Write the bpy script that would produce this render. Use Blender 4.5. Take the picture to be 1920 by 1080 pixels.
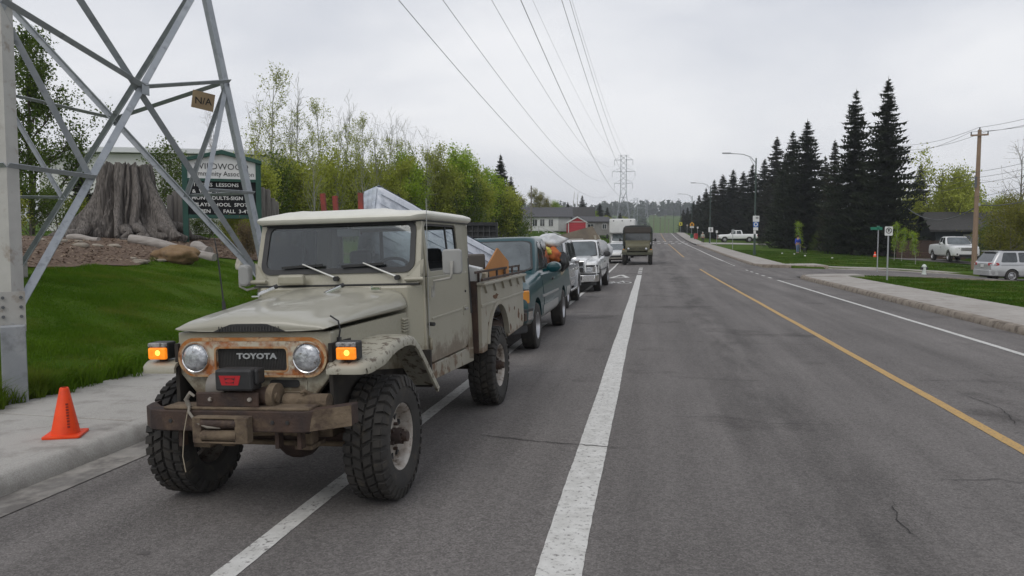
import bpy, bmesh, math, random
import numpy as np
from mathutils import Vector, Matrix, Euler, noise
random.seed(7); RNG = np.random.default_rng(11)
SC = bpy.context.scene
for o in list(bpy.data.objects): bpy.data.objects.remove(o)
R = math.radians
# ---------------------------------------------------------------- camera
FPX, HX, HY, CAMH = 1447.0, 1216.0, 452.0, 1.72      # focal length (photo pixels), road vanishing point, eye height
PITCH = math.atan((540-HY)/FPX); YAW = math.atan((HX-960)/FPX*math.cos(PITCH))
cd = bpy.data.cameras.new('camera'); cam = bpy.data.objects.new('camera', cd); SC.collection.objects.link(cam)
cd.sensor_width = 36; cd.lens = FPX/1920*36; cd.clip_start = .05; cd.clip_end = 6000
cam.location = (0, 0, CAMH); cam.rotation_euler = (math.pi/2-PITCH, 0, YAW)
SC.camera = cam
CS, SN = math.cos(YAW), math.sin(YAW)
def col(x, D):
    """world X, Y for photo column x at depth D in front of the camera"""
    xc = (x-960)/FPX*D
    return xc*CS-D*SN, xc*SN+D*CS
def hz(y, D): return CAMH+(HY-y)/FPX*D          # height of photo row y at depth D
# ---------------------------------------------------------------- overcast sky, soft sun
SUN_EL, SUN_AZ = R(52), R(200)
w = bpy.data.worlds.new('World'); SC.world = w; w.use_nodes = True
nt = w.node_tree; nt.nodes.clear()
def N(t, ty, **k):
    n = t.nodes.new(ty)
    for a, b in k.items():
        if a.startswith('i_'):
            n.inputs[a[2:].replace('_', ' ')].default_value = b
        else: setattr(n, a, b)
    return n
wo = N(nt, 'ShaderNodeOutputWorld'); bg = N(nt, 'ShaderNodeBackground', i_Strength=.1)
sky = N(nt, 'ShaderNodeTexSky', sky_type='NISHITA', sun_disc=False, sun_elevation=SUN_EL, sun_rotation=SUN_AZ, dust_density=4.0)
tc = N(nt, 'ShaderNodeTexCoord'); mp = N(nt, 'ShaderNodeMapping'); mp.inputs['Scale'].default_value = (1, 1, 3.2)
n1 = N(nt, 'ShaderNodeTexNoise', i_Scale=1.7, i_Detail=6.0, i_Roughness=.52, i_Distortion=.25)
cr = N(nt, 'ShaderNodeValToRGB'); el = cr.color_ramp.elements
el[0].position, el[0].color = .33, (5.9, 6.15, 6.75, 1); el[1].position, el[1].color = .62, (8.6, 8.65, 8.85, 1)
mixw = N(nt, 'ShaderNodeMix', data_type='RGBA'); mixw.inputs[0].default_value = .93
nt.links.new(tc.outputs['Generated'], mp.inputs[0]); nt.links.new(mp.outputs[0], n1.inputs['Vector'])
sz_ = N(nt, 'ShaderNodeSeparateXYZ'); nt.links.new(tc.outputs['Generated'], sz_.inputs[0])
ma_ = N(nt, 'ShaderNodeMath', operation='MULTIPLY_ADD'); ma_.inputs[1].default_value = -.28; nt.links.new(sz_.outputs[2], ma_.inputs[0]); nt.links.new(n1.outputs[0], ma_.inputs[2])   # cloud thins towards the horizon
nt.links.new(ma_.outputs[0], cr.inputs[0]); nt.links.new(sky.outputs[0], mixw.inputs['A']); nt.links.new(cr.outputs[0], mixw.inputs['B'])
nt.links.new(mixw.outputs['Result'], bg.inputs[0]); nt.links.new(bg.outputs[0], wo.inputs[0])
sd = bpy.data.lights.new('sun', 'SUN'); sd.energy = .9; sd.angle = R(40); sd.color = (1, .97, .92)
so = bpy.data.objects.new('sun', sd); SC.collection.objects.link(so)
so.rotation_euler = (math.pi/2-SUN_EL, 0, math.pi-SUN_AZ)
so.location = (0, -10, 30)
SC.view_settings.view_transform = 'Standard'; SC.view_settings.look = 'None'; SC.view_settings.gamma = 1
SC.view_settings.exposure = .17
SC.render.engine = 'CYCLES'
SC.cycles.max_bounces = 8; SC.cycles.transparent_max_bounces = 16
# ---------------------------------------------------------------- materials
MATS = {}
def M(name, c, c2=None, sc=5, rough=.6, metal=0, bump=0, bsc=None, det=5, th=(.35, .65), coat=0, dirt=None, dsc=4, dth=(.55, .62),
      low=None, vec=None, emit=None, spec=None, trans=0, speck=None, ssc=200):
    if name in MATS: return MATS[name]
    m = bpy.data.materials.new(name); m.use_nodes = True; t = m.node_tree
    b = t.nodes['Principled BSDF']; b.inputs['Roughness'].default_value = rough; b.inputs['Metallic'].default_value = metal
    if coat: b.inputs['Coat Weight'].default_value = coat; b.inputs['Coat Roughness'].default_value = .08
    if spec is not None: b.inputs['Specular IOR Level'].default_value = spec
    if trans: b.inputs['Transmission Weight'].default_value = trans
    c = tuple(c)+(1,); b.inputs['Base Color'].default_value = c
    tcn = N(t, 'ShaderNodeTexCoord'); V = tcn.outputs['Object']
    if vec:
        mpn = N(t, 'ShaderNodeMapping'); mpn.inputs['Scale'].default_value = vec; t.links.new(V, mpn.inputs[0]); V2 = mpn.outputs[0]
    else: V2 = V
    out = None
    def nz(scale, detail=det, v=V2, r=.55):
        n = N(t, 'ShaderNodeTexNoise', i_Scale=scale, i_Detail=detail, i_Roughness=r); t.links.new(v, n.inputs['Vector']); return n.outputs[0]
    def ramp(src, a, bb):
        n = N(t, 'ShaderNodeMapRange'); n.inputs['From Min'].default_value = a; n.inputs['From Max'].default_value = bb; n.clamp = True
        t.links.new(src, n.inputs[0]); return n.outputs[0]
    def mix(f, A, B):
        n = N(t, 'ShaderNodeMix', data_type='RGBA'); t.links.new(f, n.inputs[0])
        for k, v in (('A', A), ('B', B)):
            if hasattr(v, 'is_linked'): t.links.new(v, n.inputs[k])
            else: n.inputs[k].default_value = v
        return n.outputs['Result']
    if c2 is not None: out = mix(ramp(nz(sc), *th), c, tuple(c2)+(1,))
    if speck: out = mix(ramp(nz(ssc, 2, V), .42, .62), out or c, tuple(speck)+(1,))
    if dirt: out = mix(ramp(nz(dsc, 7, V, .65), *dth), out or c, tuple(dirt)+(1,))
    if low:                                   # (colour, z0, z1, scale): mud thrown up on the lower part, noise-edged
        lc, z0, z1, lsc = low
        sp = N(t, 'ShaderNodeSeparateXYZ'); t.links.new(V, sp.inputs[0])
        h = ramp(sp.outputs[2], z1, z0); nn = nz(lsc, 7, V, .7)
        ad = N(t, 'ShaderNodeMath', operation='ADD'); t.links.new(h, ad.inputs[0]); t.links.new(nn, ad.inputs[1])
        out = mix(ramp(ad.outputs[0], .95, 1.15), out or c, tuple(lc)+(1,))
    if out is not None: t.links.new(out, b.inputs['Base Color'])
    if bump:
        bn = N(t, 'ShaderNodeBump', i_Strength=bump, i_Distance=.02); t.links.new(nz(bsc or sc*3, 6), bn.inputs['Height']); t.links.new(bn.outputs[0], b.inputs['Normal'])
    if emit:
        b.inputs['Emission Color'].default_value = tuple(emit[:3])+(1,); b.inputs['Emission Strength'].default_value = emit[3]
    MATS[name] = m; return m
def glassmat(name, tint, refl=.12, rough=.02):
    m = bpy.data.materials.new(name); m.use_nodes = True; t = m.node_tree; t.nodes.clear()
    o = N(t, 'ShaderNodeOutputMaterial'); tr = N(t, 'ShaderNodeBsdfTransparent'); tr.inputs[0].default_value = tuple(tint)+(1,)
    g = N(t, 'ShaderNodeBsdfGlossy', i_Roughness=rough); f = N(t, 'ShaderNodeFresnel', i_IOR=1.5)
    ml = N(t, 'ShaderNodeMath', operation='MULTIPLY_ADD'); ml.inputs[1].default_value = 1.3; ml.inputs[2].default_value = refl
    mx = N(t, 'ShaderNodeMixShader'); t.links.new(f.outputs[0], ml.inputs[0]); t.links.new(ml.outputs[0], mx.inputs[0])
    t.links.new(tr.outputs[0], mx.inputs[1]); t.links.new(g.outputs[0], mx.inputs[2]); t.links.new(mx.outputs[0], o.inputs[0])
    return m
# ---------------------------------------------------------------- mesh builder
class B:
    def __init__(s): s.v = []; s.f = []
    def add(s, vs, fs):
        k = len(s.v); s.v += [tuple(p) for p in vs]; s.f += [tuple(i+k for i in f) for f in fs]; return s
    def box(s, c, d, rot=None, taper=1.0):
        x, y, z = d[0]/2, d[1]/2, d[2]/2
        P = [Vector((sx*x*(taper if sz > 0 else 1), sy*y*(taper if sz > 0 else 1), sz*z)) for sz in (-1, 1) for sy in (-1, 1) for sx in (-1, 1)]
        if rot is not None:
            rm = Euler(rot).to_matrix() if not isinstance(rot, Matrix) else rot
            P = [rm @ p for p in P]
        c = Vector(c)
        return s.add([p+c for p in P], [(0, 2, 3, 1), (4, 5, 7, 6), (0, 1, 5, 4), (2, 6, 7, 3), (0, 4, 6, 2), (1, 3, 7, 5)])
    def beam(s, a, b, w, h=None, up=(0, 0, 1)):
        a, b = Vector(a), Vector(b); d = (b-a); L = d.length; d.normalize(); up = Vector(up)
        if abs(d.dot(up)) > .98: up = Vector((0, 1, 0))
        sx = d.cross(up).normalized(); uz = sx.cross(d); h = h or w
        m = Matrix((sx, d, uz)).transposed()
        return s.box((a+b)/2, (w, L, h), m)
    def tube(s, pts, r, n=8, cap=True):
        pts = [Vector(p) for p in pts]; m = len(pts); rr = r if isinstance(r, (list, tuple)) else [r]*m
        vs = []; prev = None
        for i, p in enumerate(pts):
            d = (pts[min(i+1, m-1)]-pts[max(i-1, 0)]).normalized()
            if prev is None: u = d.orthogonal().normalized()
            else:
                u = prev-d*prev.dot(d)
                u = u.normalized() if u.length > 1e-5 else d.orthogonal().normalized()
            prev = u; v = d.cross(u)
            for k in range(n):
                a = 2*math.pi*k/n; vs.append(p+(u*math.cos(a)+v*math.sin(a))*rr[i])
        fs = [(i*n+k, i*n+(k+1) % n, (i+1)*n+(k+1) % n, (i+1)*n+k) for i in range(m-1) for k in range(n)]
        if cap: fs += [tuple(range(n-1, -1, -1)), tuple((m-1)*n+k for k in range(n))]
        return s.add(vs, fs)
    def cyl(s, a, b, r, r2=None, n=16): return s.tube([a, b], [r, r if r2 is None else r2], n)
    def lathe(s, prof, n=32, axis='x', o=(0, 0, 0), closed=False):
        vs = []
        for (r, h) in prof:
            for k in range(n):
                a = 2*math.pi*k/n; c, d = r*math.cos(a), r*math.sin(a)
                p = {'x': (h, c, d), 'y': (c, h, d), 'z': (c, d, h)}[axis]; vs.append((p[0]+o[0], p[1]+o[1], p[2]+o[2]))
        m = len(prof); q = m if closed else m-1
        fs = [(i*n+k, i*n+(k+1) % n, ((i+1) % m)*n+(k+1) % n, ((i+1) % m)*n+k) for i in range(q) for k in range(n)]
        return s.add(vs, fs)
    def loft(s, rings, cap=True, closed=True):
        n = len(rings[0]); vs = [p for r in rings for p in r]; m = len(rings); kk = n if closed else n-1
        fs = [(i*n+k, i*n+(k+1) % n, (i+1)*n+(k+1) % n, (i+1)*n+k) for i in range(m-1) for k in range(kk)]
        if cap: fs += [tuple(range(n-1, -1, -1)), tuple((m-1)*n+k for k in range(n))]
        return s.add(vs, fs)
    def prism(s, poly, axis, a, b):
        """polygon in the plane normal to axis, extruded from a to b"""
        def P(u, v, h): return {'x': (h, u, v), 'y': (u, h, v), 'z': (u, v, h)}[axis]
        n = len(poly); vs = [P(u, v, a) for u, v in poly]+[P(u, v, b) for u, v in poly]
        fs = [tuple(range(n-1, -1, -1)), tuple(range(n, 2*n))]+[(k, (k+1) % n, n+(k+1) % n, n+k) for k in range(n)]
        return s.add(vs, fs)
    def ringpanel(s, outer, inner, axis, a, b):
        """plate with one opening: outer and inner outlines with the same number of points"""
        def P(u, v, h): return {'x': (h, u, v), 'y': (u, h, v), 'z': (u, v, h)}[axis]
        n = len(outer); vs = [P(u, v, h) for h in (a, b) for L in (outer, inner) for u, v in L]; fs = []
        for k in range(n):
            q = (k+1) % n
            fs += [(k, q, n+q, n+k), (2*n+k, 3*n+k, 3*n+q, 2*n+q), (k, 2*n+k, 2*n+q, q), (n+k, n+q, 3*n+q, 3*n+k)]
        return s.add(vs, fs)
    def sheet(s, grid):
        r, c = len(grid), len(grid[0]); vs = [p for row in grid for p in row]
        return s.add(vs, [(i*c+j, i*c+j+1, (i+1)*c+j+1, (i+1)*c+j) for i in range(r-1) for j in range(c-1)])
    def xf(s, m):
        s.v = [tuple(m @ Vector(p)) for p in s.v]; return s
    def obj(s, name, mat, parent=None, smooth=None, bev=0, fix=True, seg=2):
        me = bpy.data.meshes.new(name); me.from_pydata(s.v, [], s.f)
        if fix:
            bm = bmesh.new(); bm.from_mesh(me); bmesh.ops.recalc_face_normals(bm, faces=bm.faces); bm.to_mesh(me); bm.free()
        me.materials.append(mat)
        if smooth is not None:
            me.polygons.foreach_set('use_smooth', [True]*len(me.polygons)); me.set_sharp_from_angle(angle=R(smooth))
        o = bpy.data.objects.new(name, me); SC.collection.objects.link(o)
        if parent: o.parent = parent
        if bev:
            bv = o.modifiers.new('bevel', 'BEVEL'); bv.width = bev; bv.segments = seg; bv.limit_method = 'ANGLE'; bv.angle_limit = R(40); bv.harden_normals = False
        return o
def rrect(u0, u1, v0, v1, r, n=4):
    P = []
    for (cx, cy, a0) in ((u1-r, v1-r, 0), (u0+r, v1-r, 90), (u0+r, v0+r, 180), (u1-r, v0+r, 270)):
        for k in range(n+1):
            a = R(a0+90*k/n); P.append((cx+r*math.cos(a), cy+r*math.sin(a)))
    return P
def tag(o, label, cat=None, group=None, kind=None):
    o['label'] = label
    if cat: o['category'] = cat
    if group: o['group'] = group
    if kind: o['kind'] = kind
    return o
def thing(name, label, cat, loc=(0, 0, 0), rz=0, group=None, rot=None):
    o = bpy.data.objects.new(name, None); SC.collection.objects.link(o); o.location = loc
    o.rotation_euler = rot or (0, 0, rz); o.empty_display_size = .2
    return tag(o, label, cat, group)
def struct(o, label=None):
    o['kind'] = 'structure'
    if label: o['label'] = label
    return o
def dup(o, parent=None, loc=None, rot=None, scale=None):
    c = o.copy(); SC.collection.objects.link(c); c.parent = parent
    if loc is not None: c.location = loc
    if rot is not None: c.rotation_euler = rot
    if scale is not None: c.scale = scale
    for ch in list(o.children): dup(ch, c)
    return c
def boolean(o, cutter_b, op='DIFFERENCE'):
    c = cutter_b.obj('cutter', o.data.materials[0], o.parent)
    md = o.modifiers.new('b', 'BOOLEAN'); md.operation = op; md.solver = 'EXACT'; md.object = c
    dg = bpy.context.evaluated_depsgraph_get(); me = bpy.data.meshes.new_from_object(o.evaluated_get(dg))
    o.modifiers.clear(); old = o.data; o.data = me; bpy.data.objects.remove(c)
    return o
def text(body, size, name, mat, parent, loc, rot=(math.pi/2, 0, 0), depth=.004, align='CENTER', sx=1.0, bold=0.0):
    cu = bpy.data.curves.new(name, 'FONT'); cu.body = body; cu.size = size; cu.extrude = depth; cu.align_x = align; cu.align_y = 'CENTER'; cu.offset = bold
    cu.resolution_u = 2
    o = bpy.data.objects.new(name, cu); SC.collection.objects.link(o)
    dg = bpy.context.evaluated_depsgraph_get(); me = bpy.data.meshes.new_from_object(o.evaluated_get(dg)); bpy.data.objects.remove(o)
    me.materials.clear(); me.materials.append(mat)
    q = bpy.data.objects.new(name, me); SC.collection.objects.link(q); q.parent = parent; q.location = loc; q.rotation_euler = rot; q.scale = (sx, 1, 1)
    return q
def npmesh(name, V, F, mat, k=3):
    """mesh from numpy arrays: V (n,3), F (m,k)"""
    me = bpy.data.meshes.new(name); me.vertices.add(len(V)); me.vertices.foreach_set('co', np.asarray(V, np.float32).ravel())
    m = len(F); me.loops.add(m*k); me.loops.foreach_set('vertex_index', np.asarray(F, np.int32).ravel())
    me.polygons.add(m); me.polygons.foreach_set('loop_start', np.arange(0, m*k, k, dtype=np.int32))
    me.update(calc_edges=True); me.validate(); me.materials.append(mat)
    return me
def link(name, me, parent=None, loc=None):
    o = bpy.data.objects.new(name, me); SC.collection.objects.link(o); o.parent = parent
    if loc is not None: o.location = loc
    return o
# ================================================================ TERRAIN, ROAD, PAVEMENTS
_ey = np.array([-60, 0, 40, 52, 62, 76, 95, 112, 130, 150, 170, 190, 205, 218, 235, 260, 300, 400, 500, 560, 700, 850, 950, 1100, 3000.])
_ez = np.array([0, 0, 0, .06, .2, .42, .78, 1.06, 1.36, 1.85, 2.5, 3.25, 3.75, 3.98, 3.9, 3.2, 1.5, -4, -4, -2, 12, 28, 33, 35, 36.])
_yy = np.arange(-60, 3000, 1.0); _zz = np.interp(_yy, _ey, _ez); _kk = np.ones(9)/9; _zz = np.convolve(np.pad(_zz, 8, 'edge'), np.convolve(_kk, _kk), 'valid')[:len(_yy)]
def e(y): return np.interp(y, _yy, _zz)
XL, XR = -4.57, 7.0                 # kerb lines
SL, SR = -6.42, 9.1                 # back edges of the pavements
Y1, Y2 = 40.6, 51.4                 # side street
def zroad(x, y):
    x = np.asarray(x, float)
    return e(y)+np.where(x < -.44, .03*(x+.44), np.where(x > 3, -.014*(x-3), 0))
def hills(x, y):
    n = np.sin(x*.021+1.3)*np.cos(y*.017+.4)+.6*np.sin(x*.05+y*.04)
    return n*np.clip((y-600)/300, 0, 1)*2.5
def ground(x, y):
    x = np.asarray(x, float); y = np.asarray(y, float)
    d = np.clip(SL-x, 0, None)
    bank = np.interp(d, [0, 1, 6.2, 8.5, 12, 40, 200], [0.04, .2, 1.2, 1.68, 1.85, 2.5, 4])*np.interp(y, [-60, 350, 500], [1, 1, .2])
    zl = e(y)+.0+bank
    q = np.clip(x-SR, 0, 30)
    zr = e(y)+.075-.017*q-.03*q*np.exp(-((y-46)/9.)**2)+.10*np.sin(np.clip((y-4)/36, 0, 1)*math.pi)*np.clip(q/4, 0, 1)
    und = .035*np.sin(x*1.1+.5*y)*np.sin(y*.8-.3*x)
    k = np.clip(np.where(x < 0, d, q)/2, 0, 1)
    return np.where(x < 0, zl, zr)+und*k+hills(x, y)
def gz(x, y): return float(ground(x, y))
def put(x, D):
    """world point on the ground under photo column x at depth D"""
    X, Y = col(x, D); return (X, Y, gz(X, Y))
asphalt = M('asphalt', (.114, .104, .098), (.152, .140, .132), sc=.5, det=9, rough=.9, bump=.6, bsc=120, th=(.3, .72), speck=(.19, .177, .168), ssc=85, dirt=(.065, .058, .055), dsc=.38, dth=(.56, .72), spec=.25)
def asphalt_detail(m):
    # coarse aggregate: pale and dark stones, and long worn streaks along the wheel tracks
    t = m.node_tree; b = t.nodes['Principled BSDF']; src = b.inputs['Base Color'].links[0].from_socket
    tcn = N(t, 'ShaderNodeTexCoord'); vo = N(t, 'ShaderNodeTexVoronoi', i_Scale=58.0); t.links.new(tcn.outputs['Object'], vo.inputs['Vector'])
    hs = N(t, 'ShaderNodeSeparateColor'); t.links.new(vo.outputs['Color'], hs.inputs[0])
    mr = N(t, 'ShaderNodeMapRange'); mr.inputs['From Min'].default_value = 0; mr.inputs['From Max'].default_value = 1; mr.inputs['To Min'].default_value = .80; mr.inputs['To Max'].default_value = 1.22; t.links.new(hs.outputs[0], mr.inputs[0])
    mp_ = N(t, 'ShaderNodeMapping'); mp_.inputs['Scale'].default_value = (1.15, .07, 1); t.links.new(tcn.outputs['Object'], mp_.inputs[0])
    nz_ = N(t, 'ShaderNodeTexNoise', i_Scale=1.5, i_Detail=7.0, i_Roughness=.6); t.links.new(mp_.outputs[0], nz_.inputs['Vector'])
    m2 = N(t, 'ShaderNodeMapRange'); m2.inputs['From Min'].default_value = .33; m2.inputs['From Max'].default_value = .68; m2.inputs['To Min'].default_value = .78; m2.inputs['To Max'].default_value = 1.2; t.links.new(nz_.outputs[0], m2.inputs[0])
    mu = N(t, 'ShaderNodeMath', operation='MULTIPLY'); t.links.new(mr.outputs[0], mu.inputs[0]); t.links.new(m2.outputs[0], mu.inputs[1])
    # oil-dripped band along the middle of the lane, broken up by noise
    sx = N(t, 'ShaderNodeSeparateXYZ'); t.links.new(tcn.outputs['Object'], sx.inputs[0])
    sb_ = N(t, 'ShaderNodeMath', operation='SUBTRACT'); sb_.inputs[1].default_value = 1.25; t.links.new(sx.outputs[0], sb_.inputs[0]); ab = N(t, 'ShaderNodeMath', operation='ABSOLUTE'); t.links.new(sb_.outputs[0], ab.inputs[0])
    bd = N(t, 'ShaderNodeMapRange', interpolation_type='SMOOTHSTEP'); bd.inputs['From Min'].default_value = .75; bd.inputs['From Max'].default_value = .05; t.links.new(ab.outputs[0], bd.inputs[0])
    mp3_ = N(t, 'ShaderNodeMapping'); mp3_.inputs['Scale'].default_value = (2.2, .55, 1); t.links.new(tcn.outputs['Object'], mp3_.inputs[0]); n3 = N(t, 'ShaderNodeTexNoise', i_Scale=1.0, i_Detail=8.0, i_Roughness=.62); t.links.new(mp3_.outputs[0], n3.inputs['Vector'])
    m4 = N(t, 'ShaderNodeMapRange'); m4.inputs['From Min'].default_value = .42; m4.inputs['From Max'].default_value = .66; t.links.new(n3.outputs[0], m4.inputs[0])
    ml2 = N(t, 'ShaderNodeMath', operation='MULTIPLY'); t.links.new(bd.outputs[0], ml2.inputs[0]); t.links.new(m4.outputs[0], ml2.inputs[1])
    dk_ = N(t, 'ShaderNodeMath', operation='MULTIPLY_ADD'); dk_.inputs[1].default_value = -.36; dk_.inputs[2].default_value = 1.0; t.links.new(ml2.outputs[0], dk_.inputs[0])
    mu2 = N(t, 'ShaderNodeMath', operation='MULTIPLY'); t.links.new(mu.outputs[0], mu2.inputs[0]); t.links.new(dk_.outputs[0], mu2.inputs[1]); mu = mu2
    vm = N(t, 'ShaderNodeVectorMath', operation='SCALE'); t.links.new(src, vm.inputs[0]); t.links.new(mu.outputs[0], vm.inputs['Scale']); t.links.new(vm.outputs[0], b.inputs['Base Color'])
asphalt_detail(asphalt)
paint_w = M('road_paint_white', (.62, .61, .58), (.5, .49, .46), sc=9, rough=.7, dirt=(.17, .16, .15), dsc=30, dth=(.55, .66), bump=.2, bsc=200)
paint_y = M('road_paint_yellow', (.5, .31, .09), (.42, .26, .09), sc=9, rough=.7, dirt=(.15, .135, .12), dsc=45, dth=(.54, .66))
concrete = M('pavement_concrete', (.29, .275, .25), (.37, .352, .325), sc=1.1, rough=.9, bump=.25, bsc=120, dirt=(.2, .185, .165), dsc=2.6, dth=(.5, .74), speck=(.4, .385, .355), ssc=90)
concrete2 = M('kerb_concrete', (.25, .235, .21), (.34, .325, .295), sc=2.2, rough=.92, bump=.35, bsc=70, dirt=(.17, .15, .13), dsc=3, dth=(.5, .66))
sandy = M('old_pavement_concrete', (.31, .285, .255), (.38, .355, .325), sc=.9, rough=.92, bump=.25, bsc=120, dirt=(.25, .22, .19), dsc=3, dth=(.52, .7))
oldkerb = M('old_kerb_concrete', (.2, .165, .13), (.29, .25, .205), sc=3, rough=.95, bump=.5, bsc=40, dirt=(.11, .09, .07), dsc=5, dth=(.5, .64))
soil = M('lawn_soil', (.05, .10, .010), (.075, .115, .016), sc=.5, rough=1, bump=.5, bsc=30, det=8, dirt=(.1, .09, .035), dsc=1.3, dth=(.6, .8), spec=.05)
# --- ground sheet, sunk under the road, pavements and side street
gx = sorted(set([-2500, -1200, -600, -350, -220, -160, -120, -90, -70, -55]+list(np.arange(-46, -18, 2.0))+list(np.arange(-18, -6.5, .5))+[SL+.02, SL+.08, 0, SR-.1, SR-.03]+list(np.arange(9.5, 20, .75))+list(np.arange(20, 46, 2.0))+[50, 60, 75, 95, 120, 160, 220, 350, 600, 1200, 2500]))
gy = sorted(set(list(np.arange(-40, 0, 4.0))+list(np.arange(0, 40, .8))+[Y1-.1, Y1-.03, Y1+.05, 46, Y2-.05, Y2+.03, Y2+.1]+list(np.arange(52, 80, 2.0))+list(np.arange(80, 300, 5.0))+list(np.arange(300, 600, 25.0))+list(np.arange(600, 1100, 25))+[1150, 1250, 1400, 1700, 2200, 2900]))
GX, GY = np.meshgrid(gx, gy); GZ = ground(GX, GY)
sunk = ((GX > SL) & (GX < SR-.05) & (GY < 330)) | ((GX > SR-.5) & (GX < 75) & (GY > Y1) & (GY < Y2))
GZ = np.where(sunk, GZ-.6, GZ)
nr, nc = GX.shape; idx = np.arange(nr*nc).reshape(nr, nc)
Fq = np.stack([idx[:-1, :-1], idx[:-1, 1:], idx[1:, 1:], idx[1:, :-1]], -1).reshape(-1, 4)
me = npmesh('ground', np.stack([GX, GY, GZ], -1).reshape(-1, 3), Fq, soil, 4)
me.polygons.foreach_set('use_smooth', [True]*len(me.polygons)); me.set_sharp_from_angle(angle=R(40))
struct(link('ground', me), 'grass-covered ground rising to the left of the road and to far hills')
def strip(name, x0, x1, ya, yb, mat, dz, parent=None, zf=zroad, n=None, nx=1, taper=None, jag=0):
    n = n or (int(min(yb-ya, 42)/.07) if jag else max(2, int((yb-ya)/3)+2)); ys = np.linspace(ya, yb, n); xs = np.linspace(x0, x1, nx+1)
    rr = random.Random(len(name)+int(ya*7)); wv = lambda y: .004*math.sin(y*.9)+.002*math.sin(y*2.3)
    g = [[(x+(wv(y)+rr.uniform(-jag, jag) if jag else 0), y, float(zf(x, y))+dz) for x in xs] for y in ys]
    return B().sheet(g).obj(name, mat, parent, smooth=30, fix=False)
ys = np.concatenate([np.arange(-12, 60, 3.0), np.arange(60, 330, 4.0)]); xs = [XL-.25, -4, -3, -2, -.44, .5, 1.5, 2.3, 3, 4, 5, 6, XR+.25]
road = struct(B().sheet([[(x, y, float(zroad(x, y))) for x in xs] for y in ys]).obj('road', asphalt, None, smooth=40, fix=False), 'grey-brown asphalt road running up over a far crest')
def zside(x, y): return ground(np.maximum(x, SR), 46)*np.clip((x-XR)/(14), 0, 1)+zroad(XR, y)*(1-np.clip((x-XR)/(14), 0, 1))-.06*np.clip((x-XR)/6, 0, 1)
xs = np.concatenate([np.arange(XR-.2, 30, 1.5), np.arange(30, 76, 4)])
B().sheet([[(x, y, float(zside(x, y))-.004+(.0 if x > XR else 0)) for x in xs] for y in np.linspace(Y1-.25, Y2+.25, 9)]).obj('side_street', asphalt, None, smooth=40, fix=False)
struct(bpy.data.objects['side_street'], 'asphalt side street turning off between two lawns')
# --- painted markings
for nm, x0, x1, ya, yb, mt in [('white_line', -.56, -.32, -4, 39.5, paint_w), ('white_edge_line', 5.68, 5.80, 2, 36.3, paint_w), ('white_line', 5.67, 5.81, 62, 205, paint_w),
                           ('yellow_centre_line', 3.0, 3.115, 2, 47.5, paint_y), ('yellow_centre_line', 3.0, 3.12, 69, 124, paint_y), ('yellow_centre_line', 3.0, 3.12, 141, 205, paint_y),
                           ('bike_lane_line', -2.27, -2.13, -4, 16.5, paint_w), ('bike_lane_line', -2.25, -2.13, 18.5, 60, paint_w)]:
    strip(nm, x0, x1, ya, yb, mt, .004, road, jag=.0022 if ya < 20 else 0)
for k in range(4): strip('line_dash', -.55, -.33, 41.3+k*2.2, 42.3+k*2.2, paint_w, .004, road, n=2)
for k in range(5): strip('line_dash', 5.68, 5.80, 38+k*2.2, 39+k*2.2, paint_w, .004, road, n=2)
for k in range(6): strip('line_dash', 5.68, 5.80, 54+k*1.6, 54.8+k*1.6, paint_w, .004, road, n=2)
for k in range(9):
    for yy in (126.5, 138.5): strip('crosswalk_bar', -2.9+k*1.08, -2.35+k*1.08, yy, yy+2.4, paint_w, .005, road, n=2)
# bike stencil painted beside the queue
bm_ = B(); cx, cy = -1.35, 32.5
def ringmark(b, x, y, rx, ry, wd, n=18):
    o_ = [(x+rx*math.cos(a), y+ry*math.sin(a)) for a in np.linspace(0, 2*math.pi, n, endpoint=False)]
    i_ = [(x+(rx-wd)*math.cos(a), y+(ry-wd*1.9)*math.sin(a)) for a in np.linspace(0, 2*math.pi, n, endpoint=False)]
    b.add([(p[0], p[1], float(zroad(p[0], p[1]))+.005) for p in o_+i_], [(k, (k+1) % n, n+(k+1) % n, n+k) for k in range(n)])
def segmark(b, p, q, wd):
    p, q = Vector(p), Vector(q); d = (q-p).normalized(); s_ = Vector((-d.y, d.x))*wd/2
    b.add([(v.x, v.y, float(zroad(v.x, v.y))+.005) for v in (p-s_, q-s_, q+s_, p+s_)], [(0, 1, 2, 3)])
ringmark(bm_, cx-.38, cy, .3, .75, .07); ringmark(bm_, cx+.38, cy, .3, .75, .07)
for a, b_ in [((-.38, 0), (-.15, 1.1)), ((-.15, 1.1), (.28, 1.0)), ((.38, 0), (.25, 1.5)), ((-.15, 1.1), (0, -.1)), ((0, -.1), (.28, 1.0)), ((.12, 1.5), (.36, 1.5))]:
    segmark(bm_, (cx+a[0], cy+a[1]), (cx+b_[0], cy+b_[1]), .07)
bm_.obj('bike_symbol', paint_w, road, fix=False)
bm_ = B()
segmark(bm_, (-1.75, 37), (-.95, 37), .3); segmark(bm_, (-1.75, 37), (-1.35, 40), .2); segmark(bm_, (-.95, 37), (-1.35, 40), .2); bm_.obj('lane_diamond', paint_w, road, fix=False)
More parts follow.
